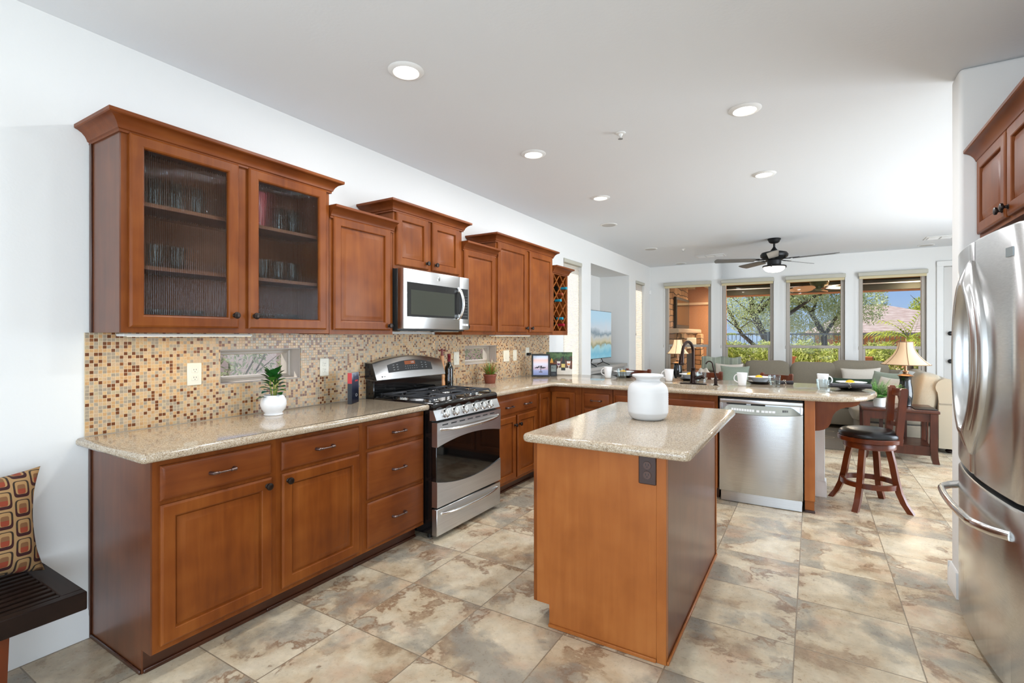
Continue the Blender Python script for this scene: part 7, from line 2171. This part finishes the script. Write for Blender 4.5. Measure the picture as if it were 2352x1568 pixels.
tree('spreading mesquite tree with dark leaning trunk behind the fence', (1.0, 22.0, -0.13),
     [([(0.9, 0, 0.0), (0.35, 0, 1.3), (-0.15, 0, 2.4), (-0.3, 0.2, 3.4), (0.2, 0.4, 4.6)], 0.17, 0.05), ([(0.3, 0, 1.4), (1.0, -0.1, 2.3), (1.9, -0.2, 3.0), (3.0, -0.3, 3.4)], 0.10, 0.03), ([(-0.1, 0, 2.3), (0.6, 0.1, 3.2), (1.0, 0.2, 4.4)], 0.09, 0.03), ([(0.8, 0, 0.3), (-0.6, 0.2, 1.6), (-1.3, 0.2, 3.0), (-1.5, 0.2, 4.2)], 0.09, 0.03)],
     [((-0.6, 0, 3.3), (1.5, 1.2, 1.1)), ((0.8, 0.2, 3.5), (1.5, 1.2, 1.0)), ((0.2, 0, 4.6), (2.2, 1.4, 0.9)), ((0.2, 0.4, 2.2), (1.4, 0.9, 0.7)), ((1.6, 0, 3.6), (1.1, 1.0, 0.9))], 24000, 31, M['mesq'], 0.021, 0.09)
tree('second mesquite with thin dark limbs, seen through the third window', (2.75, 23.0, -0.13),
     [([(0.6, 0, 0.0), (0.5, 0, 1.6), (0.0, 0, 2.6), (-0.9, 0, 3.2), (-1.8, 0, 3.5)], 0.13, 0.03), ([(0.5, 0, 1.5), (1.0, 0, 2.4), (1.5, 0, 3.3)], 0.08, 0.02), ([(0.1, 0, 2.4), (0.4, 0, 3.4), (0.3, 0.1, 4.4)], 0.06, 0.02)],
     [((-0.6, 0, 3.4), (1.3, 1.0, 0.9)), ((0.6, 0, 3.2), (1.3, 1.0, 1.0)), ((0.2, 0, 2.4), (1.5, 0.9, 0.6)), ((-0.2, 0, 4.5), (1.5, 1.2, 0.7)), ((1.1, 0, 2.7), (0.8, 0.8, 0.9)), ((0.0, 0.4, 1.7), (1.6, 0.8, 0.5)), ((1.95, 0, 2.9), (0.62, 0.6, 0.95))], 15000, 32, M['mesq'], 0.021, 0.09)
tree('yellow-green tree rising right of the neighbouring tiled roof', (9.5, 44.0, -0.13), [([(0, 0, 0), (0, 0, 2.0), (0.3, 0, 3.4)], 0.16, 0.06)],
     [((0.2, 0, 3.5), (1.1, 1.1, 0.95)), ((1.1, 0, 3.3), (1.1, 1.1, 0.9)), ((-0.3, 0, 2.9), (0.9, 0.9, 0.7))], 6000, 33, M['yel'], 0.04, 0.15)
tree('grey-green bush outside the left slot window', (-2.2, 2.75, -0.13), [([(0, 0, 0), (0.05, 0, 0.6), (0, 0.1, 1.1)], 0.04, 0.015)],
     [((0, 0.0, 1.15), (0.55, 0.62, 0.55)), ((0, 0.2, 0.7), (0.5, 0.5, 0.4))], 2600, 34, M['sage_l'], 0.012, 0.07, 'bushes in the side yard', 'bush')
tree('grey-green bush outside the small slot window right of the range', (-2.3, 7.1, -0.13), [([(0, 0, 0), (0.05, 0, 0.6), (0, 0.1, 1.1)], 0.04, 0.015)],
     [((0, 0.0, 1.15), (0.55, 0.75, 0.55)), ((0, 0.2, 0.7), (0.5, 0.5, 0.4))], 2800, 35, M['sage_l'], 0.012, 0.07, 'bushes in the side yard', 'bush')
SH = ['oleander shrub in front of the fence, behind the left lamp', 'oleander shrub before the fence in the left half of the second window', 'oleander shrub before the fence in the right half of the second window', 'oleander shrub before the fence in the left half of the third window', 'oleander shrub before the fence in the right half of the third window', 'oleander shrub before the fence in the left half of the rightmost window', 'oleander shrub before the fence behind the tan lampshade']
for k, lab in enumerate(SH):
    x = -0.3 + 0.92 * k + (0.1 if k > 2 else 0)
    h = [1.14, 1.20, 1.22, 1.22, 1.18, 1.20, 1.16][k]
    t = tree(lab, (x, 17.3 + 0.25 * (k % 2), -0.13), [([(0.1 * j, 0, 0), (0.16 * j, 0.05, 0.6), (0.22 * j, 0.05, 1.0)], 0.012, 0.005) for j in (-1, 0, 1)],
         [((0, 0, h * 0.55), (0.62, 0.42, h * 0.5)), ((0.1, 0, h * 0.85), (0.5, 0.35, h * 0.30))], 2600, 50 + k, M['olea'], 0.018, 0.13, 'oleander shrubs before the fence', 'shrub')
    t['category'] = 'shrub'
for o in bpy.data.objects:
    if o.name.startswith('bush'): o['category'] = 'bush'


def palm(label, loc, th, n, fl, seed):
    t = thing('fan_palm', label, 'palm', loc, 0, 'young palms in the garden')
    rnd = random.Random(seed)
    mb = MB(); mb.tube([(0, 0, 0), (0.02, 0, th * 0.5), (0, 0, th)], [0.10, 0.08, 0.07], 10); mb.build('trunk', M['bark'], t, angle=60)
    for k in range(n):
        a = k * 2.399; el = R(rnd.uniform(-12, 70)); mb = MB()
        p = Vector((0, 0, th)); dv = Vector((math.cos(a) * math.cos(el), math.sin(a) * math.cos(el), math.sin(el))); pts = [p.copy()]
        for q_ in range(9):
            dv = (dv + Vector((0, 0, -0.10))).normalized(); p = p + dv * fl / 9; pts.append(p.copy())
        mb.tube(pts, [0.010] * 4 + [0.005] * 6, 4)
        for q_ in range(2, 10):
            d_ = (pts[q_] - pts[q_ - 1]).normalized(); sd = d_.cross(Vector((0, 0, 1))).normalized()
            for s in (-1, 1):
                leaf_blade(mb, pts[q_], sd * s * 0.7 + d_, fl * 0.42, 0.05, 0.8, 3, cup=0.1, shape=0.5)
        mb.build('frond', M['palm_l'], t, angle=70)


palm('young palm with drooping yellow-green fronds behind the tan lampshade', (5.02, 16.4, -0.13), 1.45, 17, 0.85, 3)
palm('spiky young palm at the left edge of the second window', (0.22, 16.6, -0.13), 1.35, 16, 0.62, 4)

# neighbouring houses
def roof_mat():
    m, nt, b = new_mat('pale_roof_tile')
    tc = N(nt, 'ShaderNodeTexCoord'); sp = N(nt, 'ShaderNodeSeparateXYZ'); nt.links.new(tc.outputs['Object'], sp.inputs[0])
    d = N(nt, 'ShaderNodeMath', operation='MULTIPLY'); d.inputs[1].default_value = 3.0; nt.links.new(sp.outputs[1], d.inputs[0])
    fr_ = N(nt, 'ShaderNodeMath', operation='FRACT'); nt.links.new(d.outputs[0], fr_.inputs[0])
    n_ = N(nt, 'ShaderNodeTexNoise'); n_.inputs['Scale'].default_value = 3; nt.links.new(tc.outputs['Object'], n_.inputs['Vector'])
    r = ramp(nt, [(0.3, C(160, 138, 128)), (0.7, C(184, 168, 158))]); nt.links.new(n_.outputs[0], r.inputs[0])
    lt = N(nt, 'ShaderNodeMath', operation='LESS_THAN'); lt.inputs[1].default_value = 0.22; nt.links.new(fr_.outputs[0], lt.inputs[0])
    mx = N(nt, 'ShaderNodeMix', data_type='RGBA'); mx.inputs[7].default_value = C(120, 96, 86); nt.links.new(lt.outputs[0], mx.inputs[0]); nt.links.new(r.outputs[0], mx.inputs[6])
    nt.links.new(mx.outputs[2], b.inputs['Base Color']); b.inputs['Roughness'].default_value = 0.9
    bump(nt, b, fr_.outputs[0], 0.4, 0.05)
    return m
t = thing('neighbour_house', 'neighbouring house with pale tiled hip roof beyond the fence', 'house', (0, 0, 0))
MB().box(3.0, 11.0, 30.6, 41.4, -0.13, 1.62).build('wall', M['stucco'], t)
vs = [(2.4, 30, 1.56), (11.6, 30, 1.56), (11.6, 42, 1.56), (2.4, 42, 1.56), (5.6, 36, 3.28), (6.2, 36, 3.28), (2.4, 30, 1.46), (11.6, 30, 1.46), (11.6, 42, 1.46), (2.4, 42, 1.46)]
MB().add(vs, [(0, 1, 5, 4), (1, 2, 5), (2, 3, 4, 5), (3, 0, 4), (6, 7, 1, 0), (7, 8, 2, 1), (8, 9, 3, 2), (9, 6, 0, 3), (9, 8, 7, 6)]).build('roof', roof_mat(), t, flat=True)
MB().box(2.38, 11.62, 29.96, 30.04, 1.40, 1.50).build('fascia', plain('dark_fascia', C(110, 88, 76), 0.8), t)
for x in (7.6, 9.6): MB().box(x, x + 0.9, 30.57, 30.6, 0.5, 1.3).build('window', plain('dark_house_window', C(90, 84, 76), 0.3) if x < 8 else bpy.data.materials['dark_house_window'], t)
t = thing('side_house', 'pink-grey stucco house wall across the side yard, seen through the slot windows', 'house', (0, 0, 0))
MB().box(-8.0, -4.2, -4.0, 8.9, -0.13, 2.5).build('wall', M['stucco_pink'], t)
MB().box(-8.0, -4.2, 8.9, 15.0, -0.13, 2.7).build('wing', M['stucco_pink'], t)
mb = MB().box(-4.205, -4.15, 5.3, 6.2, 0.9, 1.9, b=0.01); w_ = mb.build('window', M['trim'], t)
MB().box(-4.16, -4.145, 5.38, 6.12, 0.98, 1.82).build('pane', M['mw_glass'], w_)
